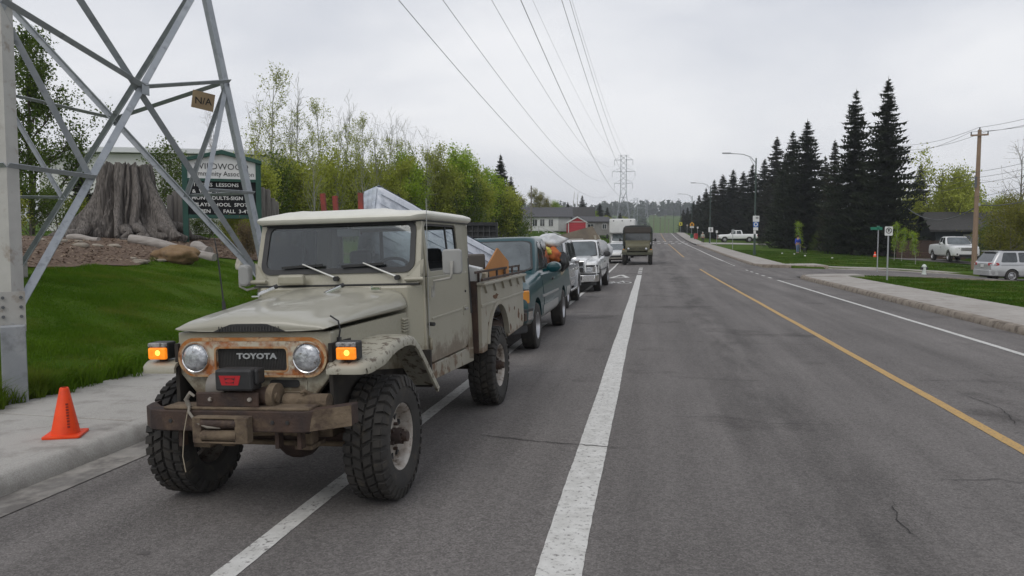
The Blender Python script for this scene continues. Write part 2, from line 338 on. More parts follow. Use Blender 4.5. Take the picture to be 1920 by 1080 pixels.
# cracks, tar marks and small litter on the asphalt
crackm = M('crack_dark', (.03, .027, .026), rough=1)
def crack(pts, wd, seed):
    rr = random.Random(seed); b = B(); P = []
    for i in range(len(pts)-1):
        a, c = Vector(pts[i]), Vector(pts[i+1]); k = max(3, int((c-a).length/.05))
        P += [a+(c-a)*j/k+Vector((rr.uniform(-.012, .012), rr.uniform(-.016, .016))) for j in range(k)]
    m = len(P)
    for s_ in (-1, 1):
        for j, p in enumerate(P):
            ww = wd*min(1, j/4, (m-1-j)/4+.05)*rr.uniform(.4, 1.2); P2 = p+Vector((0, s_*ww/2)) if abs(pts[0][0]-pts[-1][0]) > abs(pts[0][1]-pts[-1][1]) else p+Vector((s_*ww/2, 0))
            b.v.append((P2.x, P2.y, float(zroad(P2.x, P2.y))+.0065))
    b.f = [(j, j+1, m+j+1, m+j) for j in range(m-1)]
    return b.obj('crack', crackm, road, fix=False)
crack([(-1.55, 6.75), (-1.0, 6.55), (-.45, 6.42), (-.1, 6.35)], .016, 1)
crack([(.3, 9.9), (.9, 9.8), (1.6, 9.75)], .012, 2); crack([(1.62, 5.4), (1.52, 5.0), (1.56, 4.6)], .008, 3)
crack([(-.6, 10.9), (-.25, 10.8), (.1, 10.85)], .01, 5); crack([(-2.5, 8.4), (-1.6, 8.45)], .008, 6)
crack([(.2, 7.6), (.8, 7.7), (1.1, 7.5), (1.9, 7.55)], .008, 20); crack([(2.0, 5.9), (2.5, 6.0), (2.9, 5.85)], .008, 21); crack([(-.3, 13.4), (.7, 13.5), (1.8, 13.35), (2.9, 13.45)], .014, 22); crack([(3.2, 10.2), (4.2, 10.35), (5.6, 10.2)], .012, 23); crack([(-3.9, 5.6), (-3.2, 5.5), (-2.6, 5.65)], .01, 25); crack([(-.2, 18), (1.2, 18.1), (2.8, 17.95)], .016, 26); crack([(3.4, 7.8), (3.6, 8.6), (3.5, 9.4)], .01, 27); crack([(1.8, 12), (3.0, 12.05)], .008, 9)
tar = M('tar_stain', (.085, .076, .072), (.115, .105, .1), sc=14, rough=.8, det=8)
def blot(cx, cy, rx, ry, seed, rot=0):
    rr = random.Random(seed); n = 26; b = B(); pts = []
    for k in range(n):
        a = 2*math.pi*k/n; q = rr.uniform(.55, 1.1); x, y = rx*q*math.cos(a), ry*q*math.sin(a)
        pts.append((cx+x*math.cos(rot)-y*math.sin(rot), cy+x*math.sin(rot)+y*math.cos(rot)))
    b.add([(x, y, float(zroad(x, y))+.003) for x, y in pts], [tuple(range(n))]); return b.obj('oil_stain', tar, road, fix=False)
for bx, by, rx, ry, sd_, rt_ in ((1.15, 5.2, .16, 1.0, 11, .05), (1.3, 4.3, .25, .7, 12, -.1), (1.0, 9.6, .12, 1.6, 13, .05), (1.35, 6.6, .1, .8, 14, 0), (.95, 12.5, .14, 1.6, 15, .03), (2.2, 3.6, .2, .5, 16, .2)): pass
blot(-2.83, 3.9, .045, .03, 4); blot(-1.62, 6.3, .05, .02, 6)
# --- pavements: separate slabs and kerb stones
def slabs(name, xa, xb, y0, y1, step, mat, zf, thick, side, parent, x_of=None):
    k = 0; y = y0
    while y < y1-.01:
        a, b_ = y+.011, min(y+step, y1)-.011
        P = [(xa, a), (xb, a), (xb, b_), (xa, b_)]
        dz = random.uniform(-.003, .003)
        top = [(px_, py_, float(zf(px_, py_))+dz) for px_, py_ in P]; bot = [(px_, py_, z-thick) for px_, py_, z in top]
        B().add(bot+top, [(0, 3, 2, 1), (4, 5, 6, 7), (0, 1, 5, 4), (1, 2, 6, 5), (2, 3, 7, 6), (3, 0, 4, 7)]).obj(name, mat, parent, bev=.012)
        y += step; k += 1
def kerbs(xf, xb, y0, y1, step, mat, zf_base, h, parent, batter=.07, s=1):
    y = y0
    while y < y1-.01:
        a, b_ = y+.009, min(y+step, y1)-.009; zb = float(zf_base(y)); o_ = random.uniform(-.004, .004)
        pr = [(xf+o_, -.3), (xf+o_, h*.25), (xf+s*batter*.6+o_, h*.86), (xf+s*batter+o_, h*.975), (xf+s*(batter+.03), h), (xb, h+.005), (xb, -.3)]
        ze = float(zf_base(b_))
        B().loft([[(x, a, zb+z) for x, z in pr], [(x, b_, ze+z) for x, z in pr]]).obj('kerb_stone', mat, parent, smooth=35)
        y += step
zkl = lambda y: float(zroad(XL, y)); zkr = lambda y: float(zroad(XR, y))
pav_l = B().sheet([[(x, y, float(e(y))-.3) for x in (SL, XL)] for y in np.arange(-10, 331, 10)]).obj('pavement_left', concrete2, None, fix=False); struct(pav_l, 'pale concrete pavement along the lawn with the cone on it')
zpl = lambda x, y: e(y)+.03+.012*(XL-.1-x)
slabs('paving_slab', SL, XL-.2, -4.05, 44, 1.5, concrete, zpl, .12, -1, pav_l)
kerbs(XL, XL-.195, -4.6, 44, 3.05, concrete, zkl, .15, pav_l, .09, -1)
strip('gutter', XL-.01, XL+.36, -4, 44, M('gutter_dust', (.3, .28, .25), (.2, .19, .175), sc=3, rough=.95, dirt=(.13, .12, .11), dsc=2.5, dth=(.45, .6)), .006, pav_l)
strip('far_pavement', SL, XL, 44, 330, concrete, .07, pav_l, zf=lambda x, y: e(y))
pav_r = B().sheet([[(x, y, float(e(y))-.3) for x in (XR+.02, SR)] for y in np.arange(-10, 39, 6)]).obj('pavement_right', oldkerb, None, fix=False); struct(pav_r, 'worn sandy concrete pavement round the corner of the near lawn')
zpr = lambda x, y: e(y)+.07+.012*(x-XR)
RC = 3.0   # corner radius
slabs('paving_slab', XR+.2, SR, -1, Y1-RC, 1.5, sandy, zpr, .12, 1, pav_r)
kerbs(XR, XR+.195, -1.2, Y1-RC, 3.05, oldkerb, zkr, .14, pav_r, .06, 1)
def corner(parent, cx, cy, a0, a1, r, wd, matk, mats, zb):
    n = 9; cn = []
    for k in range(n):
        a = R(a0+(a1-a0)*k/(n-1)); cn.append((math.cos(a), math.sin(a)))
    pr = [(r, -.3), (r, .03), (r-.04, .11), (r-.06, .135), (r-.2, .14), (r-.2, -.3)]
    B().loft([[(cx+q*c, cy+q*s, zb+z) for q, z in pr] for c, s in cn]).obj('corner_kerb', matk, parent, smooth=35)
    ri = max(.05, r-wd)
    B().loft([[(cx+q*c, cy+q*s, zb+z) for q, z in ((r-.205, -.1), (r-.205, .138), (ri, .15), (ri, -.1))] for c, s in cn]).obj('corner_slab', mats, parent, smooth=35)
corner(pav_r, XR+RC, Y1-RC, 180, 90, RC, 2.1, oldkerb, sandy, float(zroad(XR, Y1))+.02)
# far side of the side street
pav_f = B().sheet([[(x, y, float(e(y))-.3) for x in (XR+.02, SR)] for y in np.arange(Y2+4, 330, 6)]).obj('pavement_far', oldkerb, None, fix=False); struct(pav_f, 'concrete pavement beyond the side street climbing to the crest')
RF = 4.2
corner(pav_f, XR+RF, Y2+RF, 270, 180, RF, 4.1, oldkerb, sandy, float(zroad(XR, Y2))+.03)
slabs('paving_slab', XR+.2, SR, Y2+RF, 118, 3.0, sandy, zpr, .12, 1, pav_f); kerbs(XR, XR+.195, Y2+RF, 118, 6.1, oldkerb, zkr, .14, pav_f, .06, 1)
strip('far_slab', XR+.02, SR, 118, 328, sandy, .1, pav_f, zf=lambda x, y: e(y))
def sidewalk2(x0, x1, ya, yb, dz, name):
    xs_ = np.linspace(x0, x1, 16)
    B().sheet([[(x, y, float(ground(x, ya))+dz) for x in xs_] for y in (ya, yb)]+[[(x, yb, float(ground(x, ya))-.2) for x in xs_]]).obj(name, sandy, pav_f, fix=False)
xs_ = np.linspace(XR+RF, 40, 22)
B().sheet([[(x, Y2, float(zside(x, Y2))-.02) for x in xs_], [(x, Y2+.05, float(zside(x, Y2))+.13) for x in xs_], [(x, Y2+1.4, float(zside(x, Y2))+.15) for x in xs_], [(x, Y2+1.5, float(ground(x, Y2+1.4))-.2) for x in xs_]]).obj('side_street_footpath', sandy, pav_f, smooth=30, fix=False)
xs_ = np.linspace(XR+RC, 40, 22)
B().sheet([[(x, Y1, float(zside(x, Y1))-.02) for x in xs_], [(x, Y1-.05, float(zside(x, Y1))+.1) for x in xs_], [(x, Y1-.3, float(zside(x, Y1))+.11) for x in xs_], [(x, Y1-.35, float(ground(x, Y1-.3))-.2) for x in xs_]]).obj('side_street_kerb', oldkerb, pav_f, smooth=30, fix=False)
# concrete crossing to the car park near the crosswalk, driveway of the dark house
B().sheet([[(x, y, float(ground(max(x, SR), y))+.05) for x in np.linspace(XR-.1, 19, 8)] for y in (119, 124, 130)]).obj('path', concrete, None, fix=False)
struct(bpy.data.objects['path'], 'pale concrete driveway beside the crosswalk')
# ================================================================ MATERIALS FOR VEHICLES
paint = M('beige_paint', (.305, .288, .218), (.34, .32, .25), sc=3, rough=.36, coat=.25, bump=.02, bsc=25, dirt=(.2, .165, .115), dsc=7, dth=(.64, .72), low=((.15, .118, .08), .55, 1.25, 9), speck=(.335, .315, .25), ssc=50)
paint_hood = M('beige_hood_paint', (.315, .30, .24), (.345, .33, .27), sc=2.5, rough=.34, coat=.5, dirt=(.15, .125, .09), dsc=38, dth=(.71, .76))
paint_bed = M('beige_bed_paint', (.30, .275, .215), (.34, .32, .265), sc=2.5, rough=.5, dirt=(.13, .07, .038), dsc=5.5, dth=(.63, .69), low=((.16, .11, .07), .5, .92, 7))
fender_p = M('muddy_fender_paint', (.305, .288, .225), (.345, .325, .26), sc=3, rough=.45, dirt=(.10, .078, .052), dsc=17, dth=(.52, .6))
cream = M('roof_cream', (.70, .69, .61), (.63, .62, .54), sc=4, rough=.45, coat=.2, bump=.12, bsc=5)
rustbez = M('rusted_bezel', (.46, .415, .32), (.31, .095, .018), sc=9, rough=.65, th=(.46, .62), det=9, dirt=(.14, .045, .015), dsc=12, dth=(.55, .68), bump=.15, bsc=60)
rustdark = M('rusty_brown_steel', (.03, .02, .018), (.065, .038, .026), sc=6, rough=.75, det=8, dirt=(.12, .083, .052), dsc=5, dth=(.56, .72), bump=.3, bsc=60)
muddy = M('mud_caked_steel', (.115, .085, .055), (.175, .132, .088), sc=9, rough=.95, det=8, dirt=(.07, .048, .035), dsc=6, dth=(.5, .65), bump=.5, bsc=45)
black = M('black_trim', (.018, .018, .019), (.03, .03, .03), sc=9, rough=.55)
rubber = M('tyre_rubber', (.024, .0225, .021), (.042, .038, .033), sc=6, rough=.85, bump=.15, bsc=90, dirt=(.075, .062, .046), dsc=9, dth=(.56, .72))
dark = M('underbody_dark', (.02, .018, .016), (.045, .038, .03), sc=6, rough=.9)
chrome = M('chrome', (.72, .72, .72), rough=.13, metal=1, dirt=(.3, .27, .22), dsc=20, dth=(.6, .75))
steelrim = M('dusty_steel_rim', (.44, .41, .37), (.3, .26, .22), sc=14, rough=.5, metal=.35, dirt=(.12, .085, .06), dsc=16, dth=(.52, .64), bump=.2, bsc=60)
alloy = M('alloy_rim', (.5, .5, .51), (.4, .4, .41), sc=8, rough=.35, metal=.7)
lampglass = M('headlamp_lens', (.62, .64, .66), (.3, .31, .33), sc=30, rough=.08, metal=.45, coat=1, dirt=(.2, .18, .15), dsc=40, dth=(.6, .66), bump=.25, bsc=70)
amber = M('amber_lens_lit', (.8, .22, .01), (.9, .35, .02), sc=40, rough=.25, emit=(1, .22, .006, .55), bump=.3, bsc=120)
amberdim = M('amber_lens', (.65, .25, .03), rough=.25, coat=.6)
litlamp = M('headlamp_lit', (.9, .85, .7), rough=.2, emit=(1, .88, .6, 1.6))
redlens = M('red_lens', (.4, .015, .02), rough=.2, coat=.6)
clearlens = M('clear_ribbed_lens', (.36, .35, .34), (.2, .19, .19), sc=60, rough=.25, dirt=(.1, .09, .075), dsc=30, dth=(.5, .6))
glass = glassmat('window_glass', (.80, .84, .84), .015)
glass_side = glassmat('side_glass', (.86, .89, .89), .02)
cargl = M('car_window_dark', (.018, .022, .024), (.05, .06, .062), sc=1.6, rough=.06, coat=.8, spec=.6, th=(.35, .75))
greygl = M('car_windscreen', (.04, .052, .055), (.105, .125, .13), sc=1.7, rough=.07, coat=1, spec=.8, th=(.35, .7))
interior = M('cab_interior', (.04, .042, .047), (.055, .055, .06), sc=5, rough=.8)
redp = M('red_stake_paint', (.24, .035, .025), (.14, .03, .022), sc=12, rough=.6)
letters_s = M('silver_letters', (.55, .56, .58), rough=.3, metal=.6)
redlogo = M('red_print', (.42, .012, .018), rough=.5)
# ---------------------------------------------------------------- wheels
def mud_tyre():
    R0, Wd = .42, .27; b = B()
    pr = [(.215, -.10), (.235, -.125), (.30, -.14), (.36, -.137), (.393, -.122), (.402, -.09), (.402, 0), (.402, .09), (.393, .122), (.36, .137), (.30, .14), (.235, .125), (.215, .10)]
    b.lathe(pr, 60, 'x')
    rr = random.Random(3)
    def block(a0, a1, x0, x1, r0, r1, sk=0, side=None):
        vs = []
        for (r, inset) in ((r0, 0), (r1, .12)):
            da = (a1-a0)*inset; dx = (x1-x0)*inset*.6
            for (a, x) in ((a0+da, x0+dx), (a1-da, x0+dx), (a1-da, x1-dx), (a0+da, x1-dx)):
                aa = a+sk*(x-(x0+x1)/2)/.1; vs.append((x, r*math.cos(aa), r*math.sin(aa)))
        b.add(vs, [(0, 1, 2, 3), (7, 6, 5, 4), (0, 4, 5, 1), (1, 5, 6, 2), (2, 6, 7, 3), (3, 7, 4, 0)])
    n = 34; st = 2*math.pi/n
    for k in range(n):
        a = k*st
        block(a+.09*st, a+.86*st, -.128, -.072, .385, .421, .03); block(a+.59*st, a+1.36*st, .072, .128, .385, .421, -.03)
        block(a+.3*st, a+1.18*st, -.064, -.006, .397, .423, .13); block(a+.02*st, a+.88*st, .004, .064, .397, .423, -.13)
        for s in (-1, 1):                                    # side lugs on the shoulder
            a2 = a+(.1 if s < 0 else .6)*st; vs = []
            for (r, x) in ((.345, .137), (.412, .118)):
                for (aa, o_) in ((a2, 0), (a2+(.55 if k % 2 else .75)*st, 0), (a2+.6*st, .013), (a2+.05*st, .013)):
                    vs.append((s*(x+o_), r*math.cos(aa), r*math.sin(aa)))
            b.add(vs, [(0, 1, 2, 3), (7, 6, 5, 4), (0, 4, 5, 1), (1, 5, 6, 2), (2, 6, 7, 3), (3, 7, 4, 0)])
    return b
def mud_rim(b):
    b.lathe([(.222, -.1), (.222, .1), (.232, .112), (.226, .122), (.212, .112), (.2, .09), (.192, .05), (.183, .03), (.17, .038), (.10, .062), (.07, .064), (.05, .05), (0.001, .05)], 40, 'x'); return b
def wheelset_mud(parent, front_hub, pos):
    t_me = None
    for (x, y, z, front) in pos:
        s = 1 if x > 0 else -1
        if t_me is None:
            o = mud_tyre().obj('wheel', rubber, parent, smooth=35); t_me = o
            rim = mud_rim(B()).obj('rim', steelrim, o, smooth=35)
            for k in range(8):
                hb = B()
                a = 2*math.pi*(k+.5)/8
                tri = [(.155*math.cos(a-.13), .155*math.sin(a-.13)), (.155*math.cos(a+.13), .155*math.sin(a+.13)), (.112*math.cos(a), .112*math.sin(a))]
                hb.prism(tri, 'x', .03, .0655-.003*(k % 2)).obj('slot', black, o)
            hh = B().cyl((.05, 0, 0), (.125, 0, 0), .058, .05, 18).cyl((.12, 0, 0), (.165, 0, 0), .037, .035, 14)
            for k in range(6):
                a = 2*math.pi*k/6; hh.cyl((.115, .044*math.cos(a), .044*math.sin(a)), (.135, .044*math.cos(a), .044*math.sin(a)), .008, n=6)
                hh.cyl((.06, .083*math.cos(a), .083*math.sin(a)), (.09, .083*math.cos(a), .083*math.sin(a)), .012, n=6)
            hh.obj('hub', rustdark, o, smooth=40)
        else: o = dup(t_me, parent)
        o.location = (x, y, z); o.rotation_euler = (random.uniform(0, 6.28), 0, 0) if s > 0 else (random.uniform(0, 6.28), 0, math.pi)
def shear(b, f):
    b.v = [f(*p) for p in b.v]; return b
# ================================================================ BEIGE OFF-ROAD PICKUP (the big truck in front)
TX, TY, TT, LN = -2.475, 5.035, .028, .03
trk = thing('pickup_truck', 'muddy beige old off-road pickup with rusty headlight bezel and amber lamps lit', 'pickup truck', (TX, TY, float(zroad(TX, TY))), rot=(0, -LN, -TT))
wheelset_mud(trk, True, [(.715, 0, .42, 1), (-.715, 0, .42, 1), (.715, 3.12, .42, 0), (-.715, 3.12, .42, 0)])
# chassis, axles, springs
ch = B()
for s in (-1, 1):
    ch.box((s*.36, 2.0, .68), (.07, 5.2, .13)); ch.beam((s*.36, -.55, .62), (s*.36, .55, .50), .08, .03); ch.beam((s*.36, -.5, .56), (s*.36, .3, .49), .08, .02)
    ch.beam((s*.36, 2.6, .58), (s*.36, 3.65, .56), .08, .06); ch.cyl((s*.4, .05, .45), (s*.42, .12, .95), .03)
ch.box((0, 1.2, .72), (.6, 3.0, .16)); ch.box((0, .35, .82), (.42, .9, .3)); ch.obj('chassis', dark, trk)
for (ay, dx) in ((0, .08), (3.12, 0)):
    B().cyl((-.66, ay, .42), (.66, ay, .42), .047).lathe([(.001, -.16), (.09, -.14), (.15, -.07), (.165, 0), (.15, .07), (.09, .14), (.001, .16)], 18, 'y', (dx, ay, .42)).obj('axle', rustdark, trk, smooth=40)
B().cyl((-.55, -.2, .41), (.55, -.2, .41), .018).cyl((-.45, -.26, .47), (.3, -.24, .5), .02).box((-.28, -.3, .44), (.1, .05, .06)).obj('tie_rod', muddy, trk)
for s in (-1, 1):
    B().box((s*.36, -.42, .53), (.09, .1, .14)).box((s*.36, -.4, .46), (.12, .2, .03)).obj('spring_shackle', muddy, trk, bev=.006)
B().box((.33, -.2, .53), (.3, .25, .09)).obj('spring_plate', muddy, trk, bev=.01)
for s in (-1, 1):   # wheel housings and inner fender
    ib = B(); ib.box((s*.545, .2, .86), (.025, 1.3, .52)); ib.box((s*.66, .92, .74), (.22, .03, .3)); ib.box((s*.47, .9, .85), (.22, .03, .5)); ib.obj('inner_fender', dark, trk)
# hood
def hood_ring(y, hw, seam, side, top, bw):
    h = [(hw, seam), (hw+.003, seam+.03), (hw*.985, seam+(side-seam)*.55), (hw*.93, seam+(side-seam)*.85), (hw*.84, side), (bw+.07, side+.006), (bw+.02, side+(top-side)*.45), (bw-.05, side+(top-side)*.9), (bw*.5, top), (0, top+.004)]
    return [(x, y, z) for x, z in h]+[(-x, y, z) for x, z in h[-2::-1]]
HR = [(-.462, .525, 1.196, 1.2, 1.204, .30), (-.468, .535, 1.196, 1.222, 1.238, .30), (-.455, .54, 1.197, 1.243, 1.268, .30), (-.40, .545, 1.198, 1.262, 1.30, .30), (-.30, .55, 1.2, 1.278, 1.323, .30), (-.05, .565, 1.204, 1.30, 1.346, .31), (.25, .585, 1.207, 1.323, 1.37, .32), (.55, .61, 1.21, 1.348, 1.392, .33), (.78, .635, 1.213, 1.372, 1.408, .34), (.84, .66, 1.22, 1.40, 1.418, .35)]
hb = B().loft([hood_ring(*r) for r in HR]); hood = hb.obj('hood', paint_hood, trk, smooth=50)
sm = hood.modifiers.new('s', 'SUBSURF'); sm.levels = 1; sm.render_levels = 1
sc_ = [(-.255, 1.200)]+[(-.255+.51*k/12, 1.200+.05*min(1, math.sin(math.pi*k/12)*1.35)) for k in range(1, 12)]+[(.255, 1.200)]
scoop = B().prism(sc_, 'y', -.474, -.44).obj('hood_scoop', black, trk)
sb = B()
for k in range(22):
    x = -.21+.02*k; sb.box((x, -.476, 1.219), (.005, .004, .03))
sb.obj('scoop_mesh', M('grille_wire', (.05, .048, .045), rough=.6), scoop)
# front apron, bezel, grille, lamps
apr = [(-.545, 1.192), (.545, 1.192), (.545, .925), (.42, .775), (-.42, .775), (-.545, .925)]
apron = B().prism(apr, 'y', -.425, -.36).obj('front_panel', paint, trk, bev=.012)
B().ringpanel(rrect(-.34, .37, .795, .905, .03), rrect(-.325, .355, .808, .892, .025), 'y', -.432, -.42).obj('pressing', paint, apron, bev=.003)
B().prism(rrect(.11, .315, .835, .882, .02), 'y', -.433, -.424).obj('air_slot', black, apron)
bz = B().prism(rrect(-.525, .525, .905, 1.16, .125, 8), 'y', -.462, -.42).obj('bezel', rustbez, trk)
cut = B().prism(rrect(-.25, .25, .945, 1.09, .025), 'y', -.55, -.3)
for s in (-1, 1): cut.cyl((s*.395, -.6, 1.03), (s*.395, -.3, 1.03), .098, n=36)
boolean(bz, cut); bz.modifiers.new('b', 'BEVEL').width = .006; bz.modifiers['b'].limit_method = 'ANGLE'; bz.modifiers['b'].segments = 2; bz['label'] = 'rust-streaked headlight bezel'
rusto = M('orange_rust', (.36, .13, .025), (.46, .34, .2), sc=9, th=(.42, .62), rough=.75, det=9, dirt=(.15, .05, .015), dsc=18, dth=(.54, .66))
rr_ = B().ringpanel(rrect(-.5255, .5255, .9045, 1.1605, .1255, 8), rrect(-.512, .512, .917, 1.137, .117, 8), 'y', -.4635, -.45).obj('rusted_edge', rusto, bz)
rr_['label'] = 'orange rust eating along the bezel edge'
B().ringpanel(rrect(-.262, .262, .935, 1.103, .03, 8), rrect(-.25, .25, .945, 1.09, .025, 8), 'y', -.4632, -.45).obj('rusted_edge', M('rust_cream', (.42, .3, .17), (.33, .12, .03), sc=16, rough=.75, det=8), bz)
gr = B().prism(rrect(-.255, .255, .94, 1.095, .02), 'y', -.432, -.428).obj('grille', black, trk)
gm = B()
for k in range(19):
    z = .95+.0076*k
    gm.box((0, -.4335, z), (.495, .003, .0022))
for k in range(46): gm.box((-.247+.011*k, -.436, 1.018), (.0028, .003, .142), rot=(0, .0, 0))
gm.obj('grille_mesh', M('grille_wire', (.05, .048, .045), rough=.6), gr)
text('TOYOTA', .05, 'lettering', letters_s, gr, (.03, -.441, 1.036), depth=.004, sx=1.36, bold=.002)
for s in (-1, 1):
    hl = B().lathe([(.001, -.497), (.03, -.496), (.06, -.491), (.08, -.482), (.088, -.468), (.09, -.44)], 36, 'y', (s*.395, 0, 1.03)).obj('headlight', lampglass, trk, smooth=60)
    B().lathe([(.086, -.44), (.088, -.475), (.094, -.478), (.1, -.468), (.1, -.44)], 36, 'y', (s*.395, 0, 1.03)).obj('ring', chrome, hl, smooth=60)
    ts = B().box((s*.665, -.42, 1.075), (.135, .1, .115)).obj('turn_signal', black, trk, bev=.012)
    B().box((s*.665, -.475, 1.06), (.128, .035, .078)).obj('amber_lens', amber, ts, bev=.01)
    B().box((s*.665, -.473, 1.115), (.128, .035, .03)).obj('clear_lens', clearlens, ts, bev=.006)
    B().lathe([(.001, -.4955), (.016, -.495), (.022, -.49)], 14, 'y', (s*.665+.01, 0, 1.065)).obj('bulb_glow', M('amber_bulb', (.9, .5, .1), rough=.3, emit=(1, .55, .08, 1.6)), ts)
    B().cyl((s*.665, -.42, .98), (s*.665, -.42, 1.03), .025).obj('stalk', black, ts)
# engine side panels with louvres
for s in (-1, 1):
    b = B().add([(s*.54, -.42, .93), (s*.625, .9, .75), (s*.625, .9, 1.206), (s*.54, -.42, 1.192), (s*.51, -.42, .93), (s*.59, .9, .75), (s*.59, .9, 1.206), (s*.51, -.42, 1.192)],
                [(0, 1, 2, 3), (4, 7, 6, 5), (0, 4, 5, 1), (1, 5, 6, 2), (2, 6, 7, 3), (3, 7, 4, 0)])
    sp = b.obj('side_panel', paint, trk)
    for k in range(5): B().box((s*.625, .74, 1.07+.022*k), (.03, .1, .013), rot=(0, s*.5, s*-.06)).obj('louvre', paint, sp, bev=.004)
    # fender
    path = [(-.50, .93), (-.50, .965), (-.475, .992), (-.42, 1.006), (-.27, 1.03), (-.14, 1.065), (-.02, 1.088), (.12, 1.098), (.27, 1.092), (.38, 1.066), (.46, 1.02), (.62, .885), (.93, .615)]
    rings = []
    for i, (y, z) in enumerate(path):
        a = path[max(i-1, 0)]; c = path[min(i+1, len(path)-1)]; d = Vector((c[0]-a[0], c[1]-a[1])).normalized(); nrm = Vector((-d.y, d.x))
        if i < 2: nrm = Vector((-1, .0)).lerp(nrm, .3).normalized()
        xi = .535+.08*min(1, max(0, (y+.42)/1.3)); xo = .835-.05*max(0, min(1, (-.35-y)/.15))
        R_ = []
        for (x, off) in ((xi, 0), (xo-.06, 0), (xo-.02, -.008), (xo, -.03), (xo, -.075), (xo-.018, -.078), (xo-.02, -.035), (xo-.06, -.022), (xi, -.022)):
            R_.append((s*x, y+nrm.x*off, z+nrm.y*off))
        rings.append(R_)
    B().loft(rings).obj('fender', fender_p if s > 0 else paint, trk, smooth=50)
# cowl
cw = B().prism([(-.63, .80), (.63, .80), (.715, .93), (.715, .99), (-.715, .99), (-.715, .93)], 'z', .76, 1.415).obj('cowl', paint, trk, bev=.018)
# windscreen frame (built upright, then leaned)
W0, W1, Z0, Z1 = (-.72, .72, 1.42, 1.975)
def wsx(p):
    x, y, z = p; k = (z-Z0)/(Z1-Z0); return (x*(1-.02*k), .875+y+.17*k, z)
fr = B().ringpanel(rrect(W0, W1, Z0, Z1, .04, 6), rrect(-.665, .665, 1.525, 1.935, .085, 6), 'y', -.02, .035); fr.v = [wsx(p) for p in fr.v]; frame = fr.obj('windscreen_frame', paint, trk, bev=.008)
rs = B().ringpanel(rrect(-.672, .672, 1.518, 1.942, .09, 8), rrect(-.628, .628, 1.56, 1.905, .06, 8), 'y', -.033, -.018); rs.v = [wsx(p) for p in rs.v]; rs.obj('rubber_seal', black, frame)
gp = B().prism(rrect(-.63, .63, 1.557, 1.907, .06, 8), 'y', -.024, -.02); gp.v = [wsx(p) for p in gp.v]; gp.obj('windscreen', glass, frame)
B().cyl((-.7, .845, 1.445), (.73, .845, 1.445), .0).obj('seam', black, frame) if False else None
B().box((0, .846, 1.425), (1.42, .012, .012)).obj('hinge_seam', black, frame)
for s in (-1, 1):
    B().cyl((s*.60, .84, 1.462), (s*.745, .86, 1.462), .017, n=10).obj('hinge_bar', paint, frame, smooth=40)
    B().add([(s*.727, .90, 1.50), (s*.60, .868, 1.49), (s*.70, .905, 1.60), (s*.735, .92, 1.62)], [(0, 1, 2, 3)]).obj('gusset', paint, frame)
for (px0, px1) in ((.0, -.28), (.52, .245)):
    wp = B().tube([(px0+.01, .835, 1.487), (px0-.05, .838, 1.51), (px1, .862, 1.60)], [.012, .009, .006], 8).obj('wiper', M('wiper_silver', (.5, .5, .48), rough=.4, metal=.5), frame, smooth=40)
    B().beam((px1-.19, .872, 1.574), (px1+.17, .872, 1.59), .012, .02).obj('blade', black, wp)
    B().cyl((px0+.02, .86, 1.478), (px0+.02, .815, 1.478), .02, n=12).obj('pivot', black, wp)
for (x, s) in ((-.40, 1), (.155, 1)):
    lt = B().beam((x-.05, .44, 1.385), (x+.03, .55, 1.43), .03, .022).box((x-.055, .43, 1.37), (.06, .05, .012)).obj('hood_latch', chrome, trk, bev=.004)
    B().cyl((x+.025, .545, 1.43), (x+.045, .57, 1.44), .017).obj('latch_tip', black, lt)
B().box((.42, .68, 1.40), (.07, .035, .02)).cyl((.385, .68, 1.40), (.385, .68, 1.425), .008, n=8).obj('hinge_bracket', chrome, trk)
B().box((-.35, .80, 1.478), (.23, .06, .085)).obj('washer_tank', paint, trk, bev=.02)
